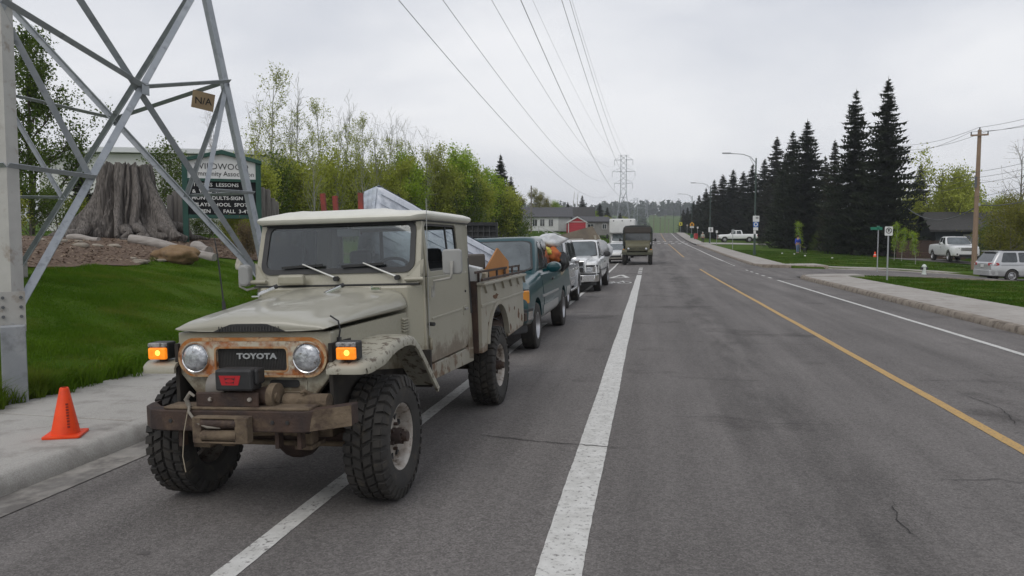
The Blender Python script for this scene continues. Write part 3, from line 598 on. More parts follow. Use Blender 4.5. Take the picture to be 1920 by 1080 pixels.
# doors
def tumble(x, y, z): return (x-(math.copysign(.085*max(0, z-1.45), x)), y, z)
def dr(s, poly, x0, x1, name, mat, par, bev=.006): return shear(B().prism(poly, 'x', s*x0, s*x1), tumble).obj(name, mat, par, bev=bev)
low = [(1.0, .80), (1.05, .765)]+[(2.07+.15*math.sin(a), .77+.15-.15*math.cos(a)-.02) for a in np.linspace(0, math.pi/2, 6)]+[(2.22, 1.47), (1.0, 1.47)]
for s in (-1, 1):
    d = dr(s, low, .70, .742, 'door', paint, trk)
    b = B().ringpanel(rrect(1.0, 2.22, 1.47, 1.945, .03, 5), rrect(1.055, 1.985, 1.512, 1.905, .055, 5), 'x', s*.705, s*.742); shear(b, tumble).obj('window_frame', paint, d, bev=.006)
    b = B().ringpanel(rrect(1.05, 1.99, 1.507, 1.91, .06, 5), rrect(1.075, 1.965, 1.53, 1.888, .05, 5), 'x', s*.712, s*.728); shear(b, tumble).obj('window_seal', black, d)
    if s < 0: b = B().prism(rrect(1.06, 1.98, 1.515, 1.9, .05, 5), 'x', s*.716, s*.720); shear(b, tumble).obj('pane', glass_side, d)
    b = B().box((s*.712, 1.72, 1.70), (.012, .028, .4)); shear(b, tumble).obj('window_divider', black, d)
    dr(s, [(1.06, 1.135), (2.0, 1.135), (2.0, 1.117), (1.06, 1.117)], .74, .749, 'ridge', paint, d, .003)
    dr(s, rrect(2.03, 2.15, 1.06, 1.15, .015), .74, .747, 'handle_plate', paint, d, .003)
    B().box((s*.757, 2.10, 1.12), (.018, .1, .022)).obj('handle', M('handle_metal', (.32, .31, .29), rough=.4, metal=.6), d, bev=.005)
    B().cyl((s*.742, 2.12, 1.285), (s*.75, 2.12, 1.285), .012).obj('lock', black, d)
    for z in (1.345, .93):
        dr(s, rrect(1.01, 1.12, z-.045, z+.045, .04), .741, .748, 'hinge_plate', paint, d, .003)
        B().cyl((s*.752, .992, z-.05), (s*.752, .992, z+.05), .013, n=10).obj('hinge', paint, d, smooth=40)
    B().cyl((s*.74, .99, 1.09), (s*.79, .97, 1.09), .016, n=10).obj('door_check', black, d)
    # rear quarter, pillar and sill
    q = [(2.23, .62), (2.40, .60), (2.42, 1.95), (2.23, 1.95)]
    dr(s, q, .68, .738, 'rear_quarter', paint, trk, .012)
    dr(s, [(2.36, 1.05), (2.425, 1.05), (2.425, 1.93), (2.36, 1.93)], .70, .732, 'quarter_seam', black, trk, .01)
    dr(s, [(.94, .62), (2.40, .575), (2.40, .72), (2.2, .735), (1.05, .752), (.94, .79)], .66, .735, 'sill', M('rusty_sill', (.31, .29, .235), (.26, .24, .19), sc=4, rough=.6, dirt=(.13, .075, .04), dsc=9, dth=(.5, .6)), trk, .01)
    dr(s, [(.93, .78), (.995, .78), (.995, 1.94), (.965, 1.6), (.93, 1.45)], .69, .735, 'front_pillar', paint, trk, .008)
# back wall of the cab with its window
b = B().ringpanel(rrect(-.70, .70, .8, 1.95, .05, 6), rrect(-.61, .61, 1.46, 1.88, .07, 6), 'y', 2.385, 2.42); bw = b.obj('cab_back', paint, trk)
for s in (-1, 1): B().box((s*.19, 2.40, 1.68), (.03, .02, .42)).obj('window_bar', black, bw)
B().prism(rrect(-.62, .62, 1.455, 1.885, .07, 6), 'y', 2.40, 2.404).obj('rear_window', glass_side, bw)
# roof cap
RR = []
for (z, ins, r) in ((1.93, .012, .1), (1.945, -.012, .11), (1.968, -.02, .12), (1.985, -.01, .13), (2.005, .035, .15), (2.022, .1, .17), (2.036, .22, .18), (2.042, .4, .2)):
    P = rrect(-.735+ins, .735-ins, .94+ins, 2.46-ins, r, 7)
    RR.append([(x, y, z+(.012*math.sin(9*x)+.008*math.sin(17*x+2))*(1 if y < 1.3 else .3)*(1 if z > 1.94 else .4)) for x, y in P])
B().loft(RR).obj('roof', cream, trk, smooth=50)
B().ringpanel(rrect(-.722, .722, .965, 2.445, .1, 6), rrect(-.68, .68, 1.0, 2.40, .08, 6), 'z', 1.922, 1.936).obj('roof_gutter', black, trk)
# cab interior
it = B().box((0, 1.7, .80), (1.36, 1.4, .04)).box((0, 1.04, 1.37), (1.32, .12, .2)).box((0, 1.0, 1.2), (1.36, .1, .5)); cab_in = it.obj('interior', interior, trk, bev=.02)
for s in (-.36, .36):
    st = B().box((s, 2.0, 1.05), (.5, .5, .16)).box((s, 2.22, 1.3), (.5, .12, .55), rot=(-.12, 0, 0)).box((s, 2.27, 1.63), (.24, .08, .14)).obj('seat', interior, trk, bev=.05)
swl = B(); swl.lathe([(.19+.014*math.cos(a), .014*math.sin(a)) for a in np.linspace(0, 2*math.pi, 8, endpoint=False)], 28, 'z', closed=True); swl.box((0, 0, 0), (.36, .03, .015)); swl.cyl((0, 0, -.3), (0, 0, .01), .02)
swl.xf(Matrix.Translation((.34, 1.2, 1.47)) @ Euler((R(55), 0, 0)).to_matrix().to_4x4()).obj('steering_wheel', black, trk, smooth=40)
B().box((.03, 1.1, 1.85), (.2, .03, .065)).cyl((.03, 1.1, 1.86), (.03, 1.08, 1.93), .008).obj('interior_mirror', M('mirror_back_grey', (.33, .33, .33), rough=.5), trk, bev=.01)
B().box((.31, 1.07, 1.895), (.44, .12, .02), rot=(.25, 0, 0)).obj('sun_visor', M('visor_grey', (.4, .37, .33), rough=.7), trk, bev=.006)
B().box((0, 1.7, 1.915), (1.36, 1.4, .01)).obj('headliner', interior, trk)
# mirrors and aerials
mg = M('mirror_shell_grey', (.27, .27, .26), (.31, .31, .3), sc=6, rough=.5)
mr = B().prism(rrect(.885, 1.045, 1.49, 1.69, .03), 'y', .925, .965).obj('mirror', mg, trk, bev=.012)
B().tube([(.75, 1.04, 1.33), (.775, 1.03, 1.37), (.79, 1.0, 1.435), (.88, .96, 1.45), (.955, .915, 1.462), (.968, .905, 1.50), (.968, .91, 1.565)], .011, 8).box((.757, 1.04, 1.35), (.03, .06, .09)).box((.968, .915, 1.57), (.025, .02, .05)).obj('arm', M('arm_grey', (.36, .35, .32), rough=.5), mr, smooth=50)
mr = B().prism(rrect(-.845, -.745, 1.43, 1.61, .04), 'y', .82, .90).obj('mirror', mg, trk, bev=.02)
B().tube([(-.71, .92, 1.42), (-.79, .86, 1.40), (-.845, .85, 1.43), (-.845, .85, 1.52)], .01, 8).obj('arm', M('arm_grey', (.36, .35, .32), rough=.5), mr, smooth=50)
B().tube([(-.525, .1, 1.27), (-.53, .1, 1.36)], [.016, .012], 10).tube([(-.53, .1, 1.36), (-.56, .1, 1.70), (-.585, .11, 1.83)], [.006, .005, .003], 6).obj('aerial', black, trk)
B().tube([(.752, .95, 1.0), (.752, .95, 1.3), (.76, .96, 2.1)], [.006, .005, .003], 6).obj('aerial', M('aerial_steel', (.35, .35, .34), rough=.4, metal=.8), trk)
# hood side strap
B().tube([(.552, -.33, 1.13), (.565, -.33, 1.19), (.555, -.33, 1.25), (.50, -.33, 1.285)], .006, 6).box((.556, -.33, 1.12), (.02, .03, .05)).obj('hood_strap', black, trk)
# bumper, winch, fairlead
bpp = [(-.75, -.45, .66), (-.70, -.57, .665), (-.60, -.665, .665), (-.5, -.69, .665), (.46, -.69, .668), (.745, -.615, .70)]
br = []
for (x, y, z) in bpp: br.append([(x, y, z-.066), (x, y+.11, z-.066), (x, y+.11, z+.066), (x, y, z+.066)])
bmp = B().loft(br).obj('bumper', rustdark, trk, bev=.008)
B().add([(.50, -.6855, .612), (.748, -.620, .637), (.748, -.620, .763), (.53, -.678, .742), (.51, -.682, .68)], [(0, 1, 2, 3, 4)]).obj('mud_patch', muddy, bmp)
for x in (-.44, .26, .36): B().cyl((x, -.697, .665), (x, -.685, .665), .012, n=10).obj('bolt_hole', black, bmp)
B().box((0, -.60, .742), (1.0, .16, .02)).obj('mud_ledge', muddy, bmp, bev=.01)
wb_ = B().box((-.06, -.655, .795), (.43, .02, .095)).obj('winch_plate', rustdark, trk, bev=.012)
for x in (-.17, .1): B().lathe([(.0, -.012), (.012, -.01), (.015, 0)], 10, 'y', (x, -.668, .80)).obj('bolt', steelrim, wb_)
wn = B().cyl((-.22, -.56, .80), (.2, -.56, .80), .06, n=20); wn.obj('winch_drum', rustdark, trk, smooth=40)
B().cyl((.19, -.56, .80), (.235, -.56, .80), .085, n=24).cyl((.20, -.59, .80), (.25, -.59, .80), .03).obj('winch_flange', muddy, trk, smooth=40)
B().cyl((-.22, -.56, .86), (-.09, -.56, .86), .085, n=24).box((-.155, -.56, .79), (.13, .16, .14)).obj('winch_motor', M('winch_grey', (.2, .185, .165), (.15, .13, .11), sc=8, rough=.6), trk, smooth=40, bev=.006)
wbx = B().box((.015, -.64, .925), (.25, .13, .135)).box((.145, -.62, .94), (.03, .1, .1)).obj('winch_control_box', black, trk, bev=.018)
# red badge on the control box: five slanted bars forming a W-like emblem with an oval
lg = B()
def q2(pts): lg.add([(x, -.7065, z) for x, z in pts], [tuple(range(len(pts)))])
q2([(-.080, .955), (-.045, .955), (-.03, .895), (-.062, .895)]); q2([(.068, .955), (.033, .955), (.018, .895), (.05, .895)]); q2([(-.045, .955), (.033, .955), (.026, .938), (-.038, .938)]); q2([(-.03, .908), (.018, .908), (.018, .895), (-.03, .895)])
lg.obj('red_badge', redlogo, wbx)
lo = B(); lo.add([(-.006+.03*math.cos(a), -.708, .923+.012*math.sin(a)) for a in np.linspace(0, 2*math.pi, 16, endpoint=False)], [tuple(range(16))]); lo.obj('oval_badge', redlogo, wbx)
fl = B().box((-.215, -.725, .625), (.06, .07, .16)).box((.085, -.725, .625), (.085, .07, .16)).box((-.065, -.725, .70), (.34, .07, .012)).box((-.065, -.725, .548), (.34, .07, .012)).obj('fairlead', muddy, trk, bev=.008)
B().cyl((-.19, -.735, .665), (.05, -.735, .665), .03, n=14).obj('roller', rustdark, fl, smooth=40); B().cyl((-.19, -.735, .59), (.05, -.735, .59), .034, n=14).obj('roller', muddy, fl, smooth=40)
B().tube([(-.06, -.745, .64), (-.14, -.76, .645), (-.22, -.75, .67), (-.29, -.72, .73), (-.31, -.68, .76)], .009, 8).tube([(-.31, -.68, .755), (-.33, -.68, .80), (-.30, -.68, .84), (-.27, -.68, .82)], [.014, .016, .014, .008], 8).obj('winch_cable', M('cable_grey', (.2, .18, .15), rough=.7), trk, smooth=50)
B().tube([(-.31, -.70, .73), (-.33, -.72, .6), (-.34, -.73, .45), (-.325, -.73, .35)], .003, 5).obj('loose_wire', M('straw_wire', (.35, .3, .22), rough=.8), trk)
B().tube([(.42, -.5, .74), (.42, -.5, .80), (.40, -.53, .83), (.38, -.55, .82)], [.02, .018, .014, .01], 8).cyl((.25, -.5, .76), (.55, -.5, .76), .05, n=14).obj('tow_hook', muddy, trk, smooth=40)
for x in (.4, -.42, .25): B().box((x, -.60, .55), (.025, .06, .13)).obj('bumper_bracket', rustdark, trk)
# cargo bed
def arch(cy, cz, r, a0=12, a1=168, n=14): return [(cy-r*math.cos(R(a0+(a1-a0)*k/n)), cz+r*math.sin(R(a0+(a1-a0)*k/n))*.95) for k in range(n+1)]
YB0, YB1 = 2.47, 4.68
side = [(YB0, .64), (YB0, 1.335), (YB1, 1.335), (YB1+.02, .75), (YB1-.06, .69), (3.72, .66)]+arch(3.2, .60, .50)[::-1]+[(2.68, .64)]
for s in (-1, 1):
    bs = dr(s, side, .77, .808, 'bed_side', paint_bed, trk, .004)
    dr(s, [(YB0, 1.095), (YB1, 1.095), (YB1, 1.125), (YB0, 1.125)], .80, .82, 'moulding', paint_bed, bs, .006)
    dr(s, [(YB0-.02, 1.315), (YB1+.03, 1.315), (YB1+.03, 1.345), (YB0-.02, 1.345)], .77, .855, 'top_rail', paint_bed, bs, .008)
    dr(s, [(YB0-.05, 1.36), (YB1+.05, 1.36), (YB1+.05, 1.385), (YB0-.05, 1.385)], .82, .845, 'iron_rail', rustdark, bs, .003)
    dr(s, [(YB0-.05, 1.435), (YB1+.05, 1.435), (YB1+.05, 1.46), (YB0-.05, 1.46)], .76, .77, 'iron_rail', rustdark, bs, .003)
    for k in range(6):
        y = YB0+.1+k*.42
        dr(s, [(y, 1.315), (y+.06, 1.315), (y+.09, 1.225)], .80, .832, 'rope_hook', paint_bed, bs, .003)
        dr(s, [(y, 1.34), (y+.03, 1.34), (y+.03, 1.45), (y, 1.45)], .75, .77, 'rail_post', rustdark, bs, 0)
    ar = arch(3.2, .60, .50); ao = arch(3.2, .60, .545)
    b = B()
    b.loft([[(s*.805, p[0], p[1]), (s*.832, p[0], p[1]), (s*.832, o_[0], o_[1]), (s*.805, o_[0], o_[1])] for p, o_ in zip(ar, ao)]); b.obj('wheel_arch_lip', paint_bed, bs, smooth=40)
    rp = B()
    for (cy, cz, ry, rz_, sd) in ((3.12, 1.165, .17, .035, 1), (4.35, .86, .06, .09, 2), (2.78, .9, .05, .04, 3), (4.55, .8, .07, .06, 4), (4.1, .95, .04, .03, 5), (3.85, .75, .06, .05, 6)):
        rr = random.Random(sd); n = 14; rp.add([(s*.8095, cy+ry*rr.uniform(.5, 1.1)*math.cos(6.283*k/n), cz+rz_*rr.uniform(.5, 1.1)*math.sin(6.283*k/n)) for k in range(n)], [tuple(range(n))])
    rp.obj('rust_patch', M('rust_patch', (.15, .075, .035), (.09, .05, .03), sc=20, rough=.9), bs)
B().box((0, 3.57, .80), (1.54, 2.2, .05)).obj('bed_floor', rustdark, trk)
B().box((0, 2.47, 1.0), (1.54, .04, .72)).obj('bed_front', rustdark, trk)
B().box((0, 4.68, 1.02), (1.54, .04, .6)).obj('tailgate', paint_bed, trk)
B().box((.7, 4.78, .78), (.25, .14, .1)).box((0, 4.76, .72), (1.5, .06, .08)).obj('rear_bumper', rustdark, trk)
for (x, dx, z1) in ((-.80, -.1, 2.30), (-.70, -.04, 2.27), (-.46, .03, 2.29)):
    B().beam((x, 2.55, 1.0), (x+dx*.6, 2.52, z1), .05, .03).obj('stake', redp, trk)
# ---------------------------------------------------------------- load on the beige truck
TM = Matrix.Translation(trk.location) @ Euler((0, -LN, -TT)).to_matrix().to_4x4()
quilt = M('quilted_mattress', (.46, .50, .55), (.36, .40, .46), sc=16, rough=.75, bump=.6, bsc=14)
plain = M('mattress_top', (.62, .64, .69), (.55, .58, .64), sc=2.5, rough=.75, dirt=(.4, .43, .48), dsc=6, dth=(.5, .62))
mA = Vector((-.30, 2.68, 2.385)); mB = Vector((.60, 4.3, 1.63)); mu_ = (mB-mA).normalized()
mv_ = Vector((.2, -.06, -.9)); mv_ = (mv_-mu_*mv_.dot(mu_)).normalized(); mn_ = mu_.cross(mv_)
if mn_.dot(Vector((2.4, -5, 1.7))-mA) < 0: mn_ = -mn_
mL, mW, mTk = 2.12, .8, .24
def mp3(u, v, n): return tuple(TM @ (mA+mu_*u+mv_*v+mn_*n))
rings = []
for (u, ins) in ((0, .05), (.02, .012), (.06, 0), (.5, 0), (1.0, 0), (1.5, 0), (mL-.06, 0), (mL-.02, .012), (mL, .05)):
    P = rrect(ins, mW-ins, -mTk+ins, -ins, .05, 4)
    rings.append([mp3(u, v, n+.012*math.sin(v*5+u*4)) for v, n in P])
mtr = B().loft(rings).obj('mattress', plain, None, smooth=60); tag(mtr, 'white quilted mattress leaning over the cab of the beige pickup', 'mattress')
def quiltpanel(fn, ni, nj):                     # tufted border panels, each tuft puffed out
    g_ = [[fn(i/(ni*4), j/(nj*4), .016*abs(math.sin(math.pi*i/4))*abs(math.sin(math.pi*j/4))) for i in range(ni*4+1)] for j in range(nj*4+1)]
    B().sheet(g_).obj('quilted_border', quilt, mtr, smooth=60, fix=False)
quiltpanel(lambda a_, b_, p_: mp3(-.004-p_, .02+(mW-.04)*a_, -mTk+.02+(mTk-.04)*b_), 9, 3)
quiltpanel(lambda a_, b_, p_: mp3(.02+(mL-.04)*a_, -.004-p_, -mTk+.02+(mTk-.04)*b_), 16, 3)
for k in range(1, 9):
    B().tube([mp3(u, .11*k, .004+.012*math.sin(.11*k*5+u*4)) for u in np.linspace(.03, mL-.03, 12)], .006, 5).obj('seam', M('seam_grey', (.44, .47, .53), rough=.8), mtr)
def load(b, name, mat, label, cat, bev=.006):
    b.xf(TM); return tag(b.obj(name, mat, None, bev=bev), label, cat)
load(B().add([(.62, 3.5, 1.20), (.79, 3.95, 1.20), (.78, 3.98, 1.52), (.70, 3.78, 1.68), (.60, 3.46, 1.40), (.60, 3.51, 1.20), (.77, 3.96, 1.20), (.76, 3.99, 1.52), (.68, 3.79, 1.68), (.58, 3.47, 1.40)],
     [(0, 1, 2, 3, 4), (9, 8, 7, 6, 5), (0, 5, 6, 1), (1, 6, 7, 2), (2, 7, 8, 3), (3, 8, 9, 4), (4, 9, 5, 0)]), 'plywood_board', M('orange_plywood', (.42, .19, .06), (.36, .16, .05), sc=3, rough=.65), 'orange-brown plywood board sticking up from the beige pickup bed', 'board', 0)
load(B().box((.62, 2.72, 1.34), (.2, .26, .34), rot=(0, .25, .1)), 'laminate_box', M('white_laminate', (.62, .62, .6), rough=.5), 'white laminate box behind the cab of the beige pickup', 'box')
load(B().box((.66, 3.0, 1.28), (.18, .16, .34), rot=(.2, .1, 0)), 'cardboard_box', M('cardboard', (.42, .36, .27), rough=.85), 'pale cardboard box beside the orange board in the truck bed', 'box')
load(B().box((.28, 3.25, 1.22), (.6, .8, .8)), 'crate', M('dark_crate', (.09, .075, .06), rough=.9), 'dark wooden crate under the mattress in the truck bed', 'crate', .02)
load(B().box((.1, 4.2, 1.08), (.9, .7, .5)), 'moving_box', M('brown_box', (.22, .15, .09), rough=.9), 'brown moving box by the tailgate of the beige pickup', 'box', .02)
# ================================================================ OTHER VEHICLES (nose towards -Y, front axle at y = 0)
def lin(tab, y, k):
    return float(np.interp(y, [r[0] for r in tab], [r[k] for r in tab]))
def sec(hw, zb, zt, crown, wl=.93):
    h = zt-zb
    L = [(0, zb), (hw*.80, zb), (hw*.95, zb+.05*h), (hw*.99, zb+.14*h), (hw, zb+.42*h), (hw*.985, zb+.66*h), (hw*.965, zb+.84*h), (hw*wl, zb+.94*h), (hw*(wl-.05), zt), (hw*.55, zt+crown*.7), (0, zt+crown)]
    return L
def sidex(T, y, z):
    hw, zb, zt = lin(T, y, 3), lin(T, y, 1), lin(T, y, 2); k = (z-zb)/(zt-zb)
    return float(np.interp(k, [0, .05, .14, .42, .66, .84, .94, 1], [hw*.8, hw*.95, hw*.99, hw, hw*.985, hw*.965, hw*.93, hw*.88]))
def body(T, mat, root, arches, bed=None, crown=.02, name='body', n=34):
    ys = sorted(set([r[0] for r in T]+list(np.linspace(T[0][0], T[-1][0], n)))); rings = []
    for y in ys:
        L = sec(lin(T, y, 3), lin(T, y, 1), lin(T, y, 2), crown)
        rings.append([(x, y, z) for x, z in L]+[(-x, y, z) for x, z in L[-2:0:-1]])
    o = B().loft(rings).obj(name, mat, root, smooth=38)
    for (yc, zc, r) in arches:
        boolean(o, B().cyl((-2, yc, zc), (2, yc, zc), r, n=36))
    if bed: boolean(o, B().box(((0), (bed[0]+bed[1])/2, bed[2]+1), (2*bed[3], bed[1]-bed[0], 2)))
    o.data.polygons.foreach_set('use_smooth', [True]*len(o.data.polygons)); o.data.set_sharp_from_angle(angle=R(38))
    hw = max(r[3] for r in T); zb = min(r[1] for r in T)
    B().box((0, (T[0][0]+T[-1][0])/2, zb+.16), (2*hw-.5, (T[-1][0]-T[0][0])-.5, .34)).obj('underbody', dark, root)
    return o
def skin(T, root, name, mat, y0, y1, z0, z1, s, off=.006, ny=8, nz=6):
    g = [[(s*(sidex(T, y, z)+off), y, z) for y in np.linspace(y0, y1, ny)] for z in np.linspace(z0, z1, nz)]
    b = B(); b.sheet(g); gi = [[(p[0]-s*.03, p[1], p[2]) for p in r] for r in g]
    k = len(b.v); b.sheet(gi)
    edge = [(0, j) for j in range(ny)]+[(i, ny-1) for i in range(1, nz)]+[(nz-1, j) for j in range(ny-2, -1, -1)]+[(i, 0) for i in range(nz-2, 0, -1)]
    ix = [i*ny+j for i, j in edge]; m = len(ix)
    b.f += [(ix[q], ix[(q+1) % m], k+ix[(q+1) % m], k+ix[q]) for q in range(m)]
    return b.obj(name, mat, root, smooth=40)
def cabin(root, mat, belt, roof, zb, zr, gl, ws=(.05, .1, .95, .93), side=(), rear=True, crown=.035, wsm=None, rb=.14, rt=.2):
    """belt / roof: (y front, y rear, half width) outlines at heights zb and zr"""
    rings = []
    for k, cr in ((-.12, 0), (0, 0), (.35, 0), (.7, 0), (.9, 0)):
        y0, y1, hw = [belt[i]+(roof[i]-belt[i])*k for i in range(3)]; bul = .02*math.sin(math.pi*max(0, min(1, k)))
        rings.append([(x, y, zb+(zr-zb)*k) for x, y in rrect(-hw-bul, hw+bul, y0-bul, y1+bul, rb+(rt-rb)*max(0, k), 6)])
    for z, ins in ((zr-.01, 0.0), (zr+crown*.45, .05), (zr+crown*.8, .14), (zr+crown, .32)):
        rings.append([(x, y, z) for x, y in rrect(-roof[2]+ins, roof[2]-ins, roof[0]+ins, roof[1]-ins, max(.05, rt-ins*.3), 6)])
    c = B().loft(rings).obj('cab', mat, root, smooth=38)
    def P(face, u, v, off):
        kk = v; y0, y1, hw = [belt[i]+(roof[i]-belt[i])*kk for i in range(3)]; z = zb+(zr-zb)*kk; bul = .02*math.sin(math.pi*kk)
        if face == 'f': return (-hw+2*hw*u, y0-bul-off, z+off*.3)
        if face == 'r': return (-hw+2*hw*u, y1+bul+off, z+off*.3)
        s = face; return (s*(hw+bul+off), u, z+off*.2)
    def pane(face, pts, name, m, par):
        b = B(); n = len(pts); k = 6
        b.v = [P(face, u, v, .012) for u, v in pts]+[P(face, u, v, -.01) for u, v in pts]
        b.f = [tuple(range(n)), tuple(range(2*n-1, n-1, -1))]+[(i, (i+1) % n, n+(i+1) % n, n+i) for i in range(n)]
        return b.obj(name, m, par, bev=0)
    def rq(u0, v0, u1, v1, du0=0, du1=0, r=.12):
        """rounded quad in (u,v): du shift the top corners"""
        Q = [(u0, v0), (u1, v0), (u1+du1, v1), (u0+du0, v1)]; O = []
        for i in range(4):
            a, p, c_ = Q[i-1], Q[i], Q[(i+1) % 4]
            for t_ in (0, .3, .7, 1):
                s0 = (p[0]+(a[0]-p[0])*r*(1-t_)**1.6, p[1]+(a[1]-p[1])*r*(1-t_)**1.6); O.append((s0[0]+(c_[0]-p[0])*r*t_**1.6, s0[1]+(c_[1]-p[1])*r*t_**1.6))
        return O
    if ws:
        pane('f', rq(ws[0]-.02, ws[1]-.03, ws[2]+.02, ws[3]+.03, r=.1), 'windscreen_seal', black, c).location.y = .006
        pane('f', rq(*ws, r=.1), 'windscreen', wsm or gl, c)
    for s in (-1, 1):
        for w_ in side:
            pane(s, rq(w_[0], .07, w_[1], .9, w_[2] if len(w_) > 2 else 0, w_[3] if len(w_) > 3 else 0, .1), 'side_window', gl, c)
    if rear: pane('r', rq(.08, .12, .92, .9, r=.1), 'rear_window', gl, c)
    return c
def tyre_proto(Rt, wd, rimr, rimmat, spokes=6, hub=.05):
    b = B(); h = wd/2
    b.lathe([(rimr, -h*.8), (rimr+.02, -h*.95), (Rt*.82, -h), (Rt*.95, -h*.92), (Rt, -h*.7), (Rt*.992, -h*.3), (Rt, -h*.28), (Rt, h*.28), (Rt*.992, h*.3), (Rt, h*.7), (Rt*.95, h*.92), (Rt*.82, h), (rimr+.02, h*.95), (rimr, h*.8)], 36, 'x')
    return b
def add_wheels(root, Rt, wd, rimr, rimmat, pos, spokes=6):
    p = None
    for (x, y) in pos:
        if p is None:
            p = tyre_proto(Rt, wd, rimr, rimmat).obj('wheel', rubber, root, smooth=35); h = wd/2
            B().lathe([(rimr+.005, -h*.7), (rimr+.005, h*.8), (rimr+.014, h*.9), (rimr-.005, h*.92), (rimr-.02, h*.75), (rimr-.03, h*.3), (rimr*.85, h*.35), (rimr*.4, h*.5), (rimr*.3, h*.62), (.001, h*.64)], 28, 'x').obj('rim', rimmat, p, smooth=35)
            for k in range(spokes):
                a = 2*math.pi*k/spokes; q = math.pi/spokes*.45
                B().prism([(r*math.cos(aa), r*math.sin(aa)) for r, aa in ((rimr*.82, a-q), (rimr*.82, a+q), (rimr*.52, a+q*.8), (rimr*.52, a-q*.8))], 'x', h*.2, h*.47).obj('vent_hole', black, p)
            o = p
        else: o = dup(p, root)
        o.location = (x, y, Rt-.005); o.rotation_euler = (.3*y, 0, 0 if x > 0 else math.pi)
def boxpart(root, name, mat, c, d, rot=None, bev=.01, par=None): return B().box(c, d, rot).obj(name, mat, par or root, bev=bev)
def curvebar(root, name, mat, pts, h, t, bev=.015):
    """bumper-like bar through (x, y, z) points, height h, thickness t"""
    return B().loft([[(x, y, z-h/2), (x, y+t, z-h/2), (x, y+t, z+h/2), (x, y, z+h/2)] for x, y, z in pts]).obj(name, mat, root, bev=bev, smooth=40)
def mirror(root, mat, x, y, z, w=.2, h=.2, d=.12, s=1):
    b = B(); b.lathe([(.001, -.5), (.3, -.48), (.45, -.35), (.5, 0), (.5, .4), (.46, .5), (.001, .5)], 20, 'y')
    b.v = [(px_*w, py_*d, pz_*h) for px_, py_, pz_ in b.v]
    b.xf(Matrix.Translation((x, y, z))); m = b.obj('mirror', mat, root, smooth=40)
    B().beam((x-s*.2, y+.06, z-.06), (x, y, z-.02), .06, .05).obj('arm', mat, m)
    return m
def onroad(x, y): return (x, y, float(zroad(x, y)))
# ---------------------------------------------------------------- dark teal pickup behind it
teal = M('teal_paint', (.003, .042, .05), (.005, .052, .06), sc=2, rough=.3, coat=.35, spec=.3, low=((.12, .11, .09), .3, .7, 8))
greylow = M('grey_two_tone', (.25, .26, .25), (.3, .3, .29), sc=3, rough=.4, coat=.3)
v = thing('pickup_truck', 'dark teal pickup with amber and lit headlamp behind the beige truck', 'pickup truck', onroad(-2.74, 12.55), -.012)
v.rotation_euler = (0, -.03, -.012)
T = [(-.98, .58, .93, .80), (-.95, .52, 1.02, .91), (-.86, .46, 1.07, .96), (-.6, .42, 1.13, .98), (0, .40, 1.17, .985), (.6, .40, 1.22, .985), (.75, .40, 1.24, .985), (2.6, .42, 1.26, .985), (2.7, .44, 1.28, .985), (4.8, .52, 1.30, .975), (4.9, .56, 1.28, .95)]
body(T, teal, v, [(0, .38, .46), (3.52, .38, .46)], (2.72, 4.8, .75, .84), .05)
cabin(v, teal, (.55, 2.62, .86), (1.2, 2.5, .74), 1.22, 1.82, cargl, ws=(.04, .08, .96, .9), side=((.98, 1.72, .42, 0), (1.82, 2.45, 0, -.08)), wsm=greygl)
add_wheels(v, .38, .25, .21, alloy, [(.86, 0), (-.86, 0), (.86, 3.52), (-.86, 3.52)])
for s in (-1, 1):
    d = skin(T, v, 'door', teal, .72, 1.9, .62, 1.17, s); skin(T, v, 'lower_trim', greylow, .62, 2.58, .44, .66, s, .010); skin(T, v, 'lower_trim', greylow, 4.1, 4.8, .56, .78, s, .010)
    boxpart(v, 'handle', black, (s*1.0, 1.76, 1.07), (.03, .14, .05), par=d); skin(T, v, 'side_moulding', greylow, .55, 2.6, .80, .84, s, .016)
    hl = curvebar(v, 'headlight', litlamp if s > 0 else lampglass, [(s*.52, -1.01, .90), (s*.66, -1.0, .90), (s*.77, -.985, .90)], .2, .06); curvebar(v, 'corner_lamp', amberdim, [(s*.775, -.985, .90), (s*.89, -.95, .90), (s*.975, -.82, .90)], .2, .06)
    curvebar(v, 'headlight_trim', black, [(s*.46, -1.0, 1.012), (s*.77, -.985, 1.012), (s*.975, -.82, 1.012)], .015, .06)
    mirror(v, teal if s > 0 else black, s*1.13, .98, 1.3, .26, .19, .16, s)
B().box((0, -.98, .9), (.9, .06, .24)).obj('grille', black, v, bev=.03)
for k in range(3): boxpart(v, 'grille_bar', chrome, (0, -1.015, .82+.07*k), (.86, .02, .02), bev=.004)
curvebar(v, 'front_bumper', chrome, [(-1.0, -.70, .62), (-.9, -.98, .62), (-.4, -1.09, .62), (.4, -1.09, .62), (.9, -.98, .62), (1.0, -.70, .62)], .17, .08)
curvebar(v, 'bumper_strip', black, [(-1.01, -.70, .70), (-.91, -.995, .70), (-.4, -1.105, .70), (.4, -1.105, .70), (.91, -.995, .70), (1.01, -.70, .70)], .05, .08)
curvebar(v, 'air_dam', black, [(-.88, -.68, .43), (-.76, -.93, .43), (0, -1.0, .43), (.76, -.93, .43), (.90, -.66, .43)], .2, .06)
for x in (-.3, .35): B().beam((x+.1, .49, 1.24), (x-.35, .62, 1.275), .015, .02).obj('wiper', black, v)
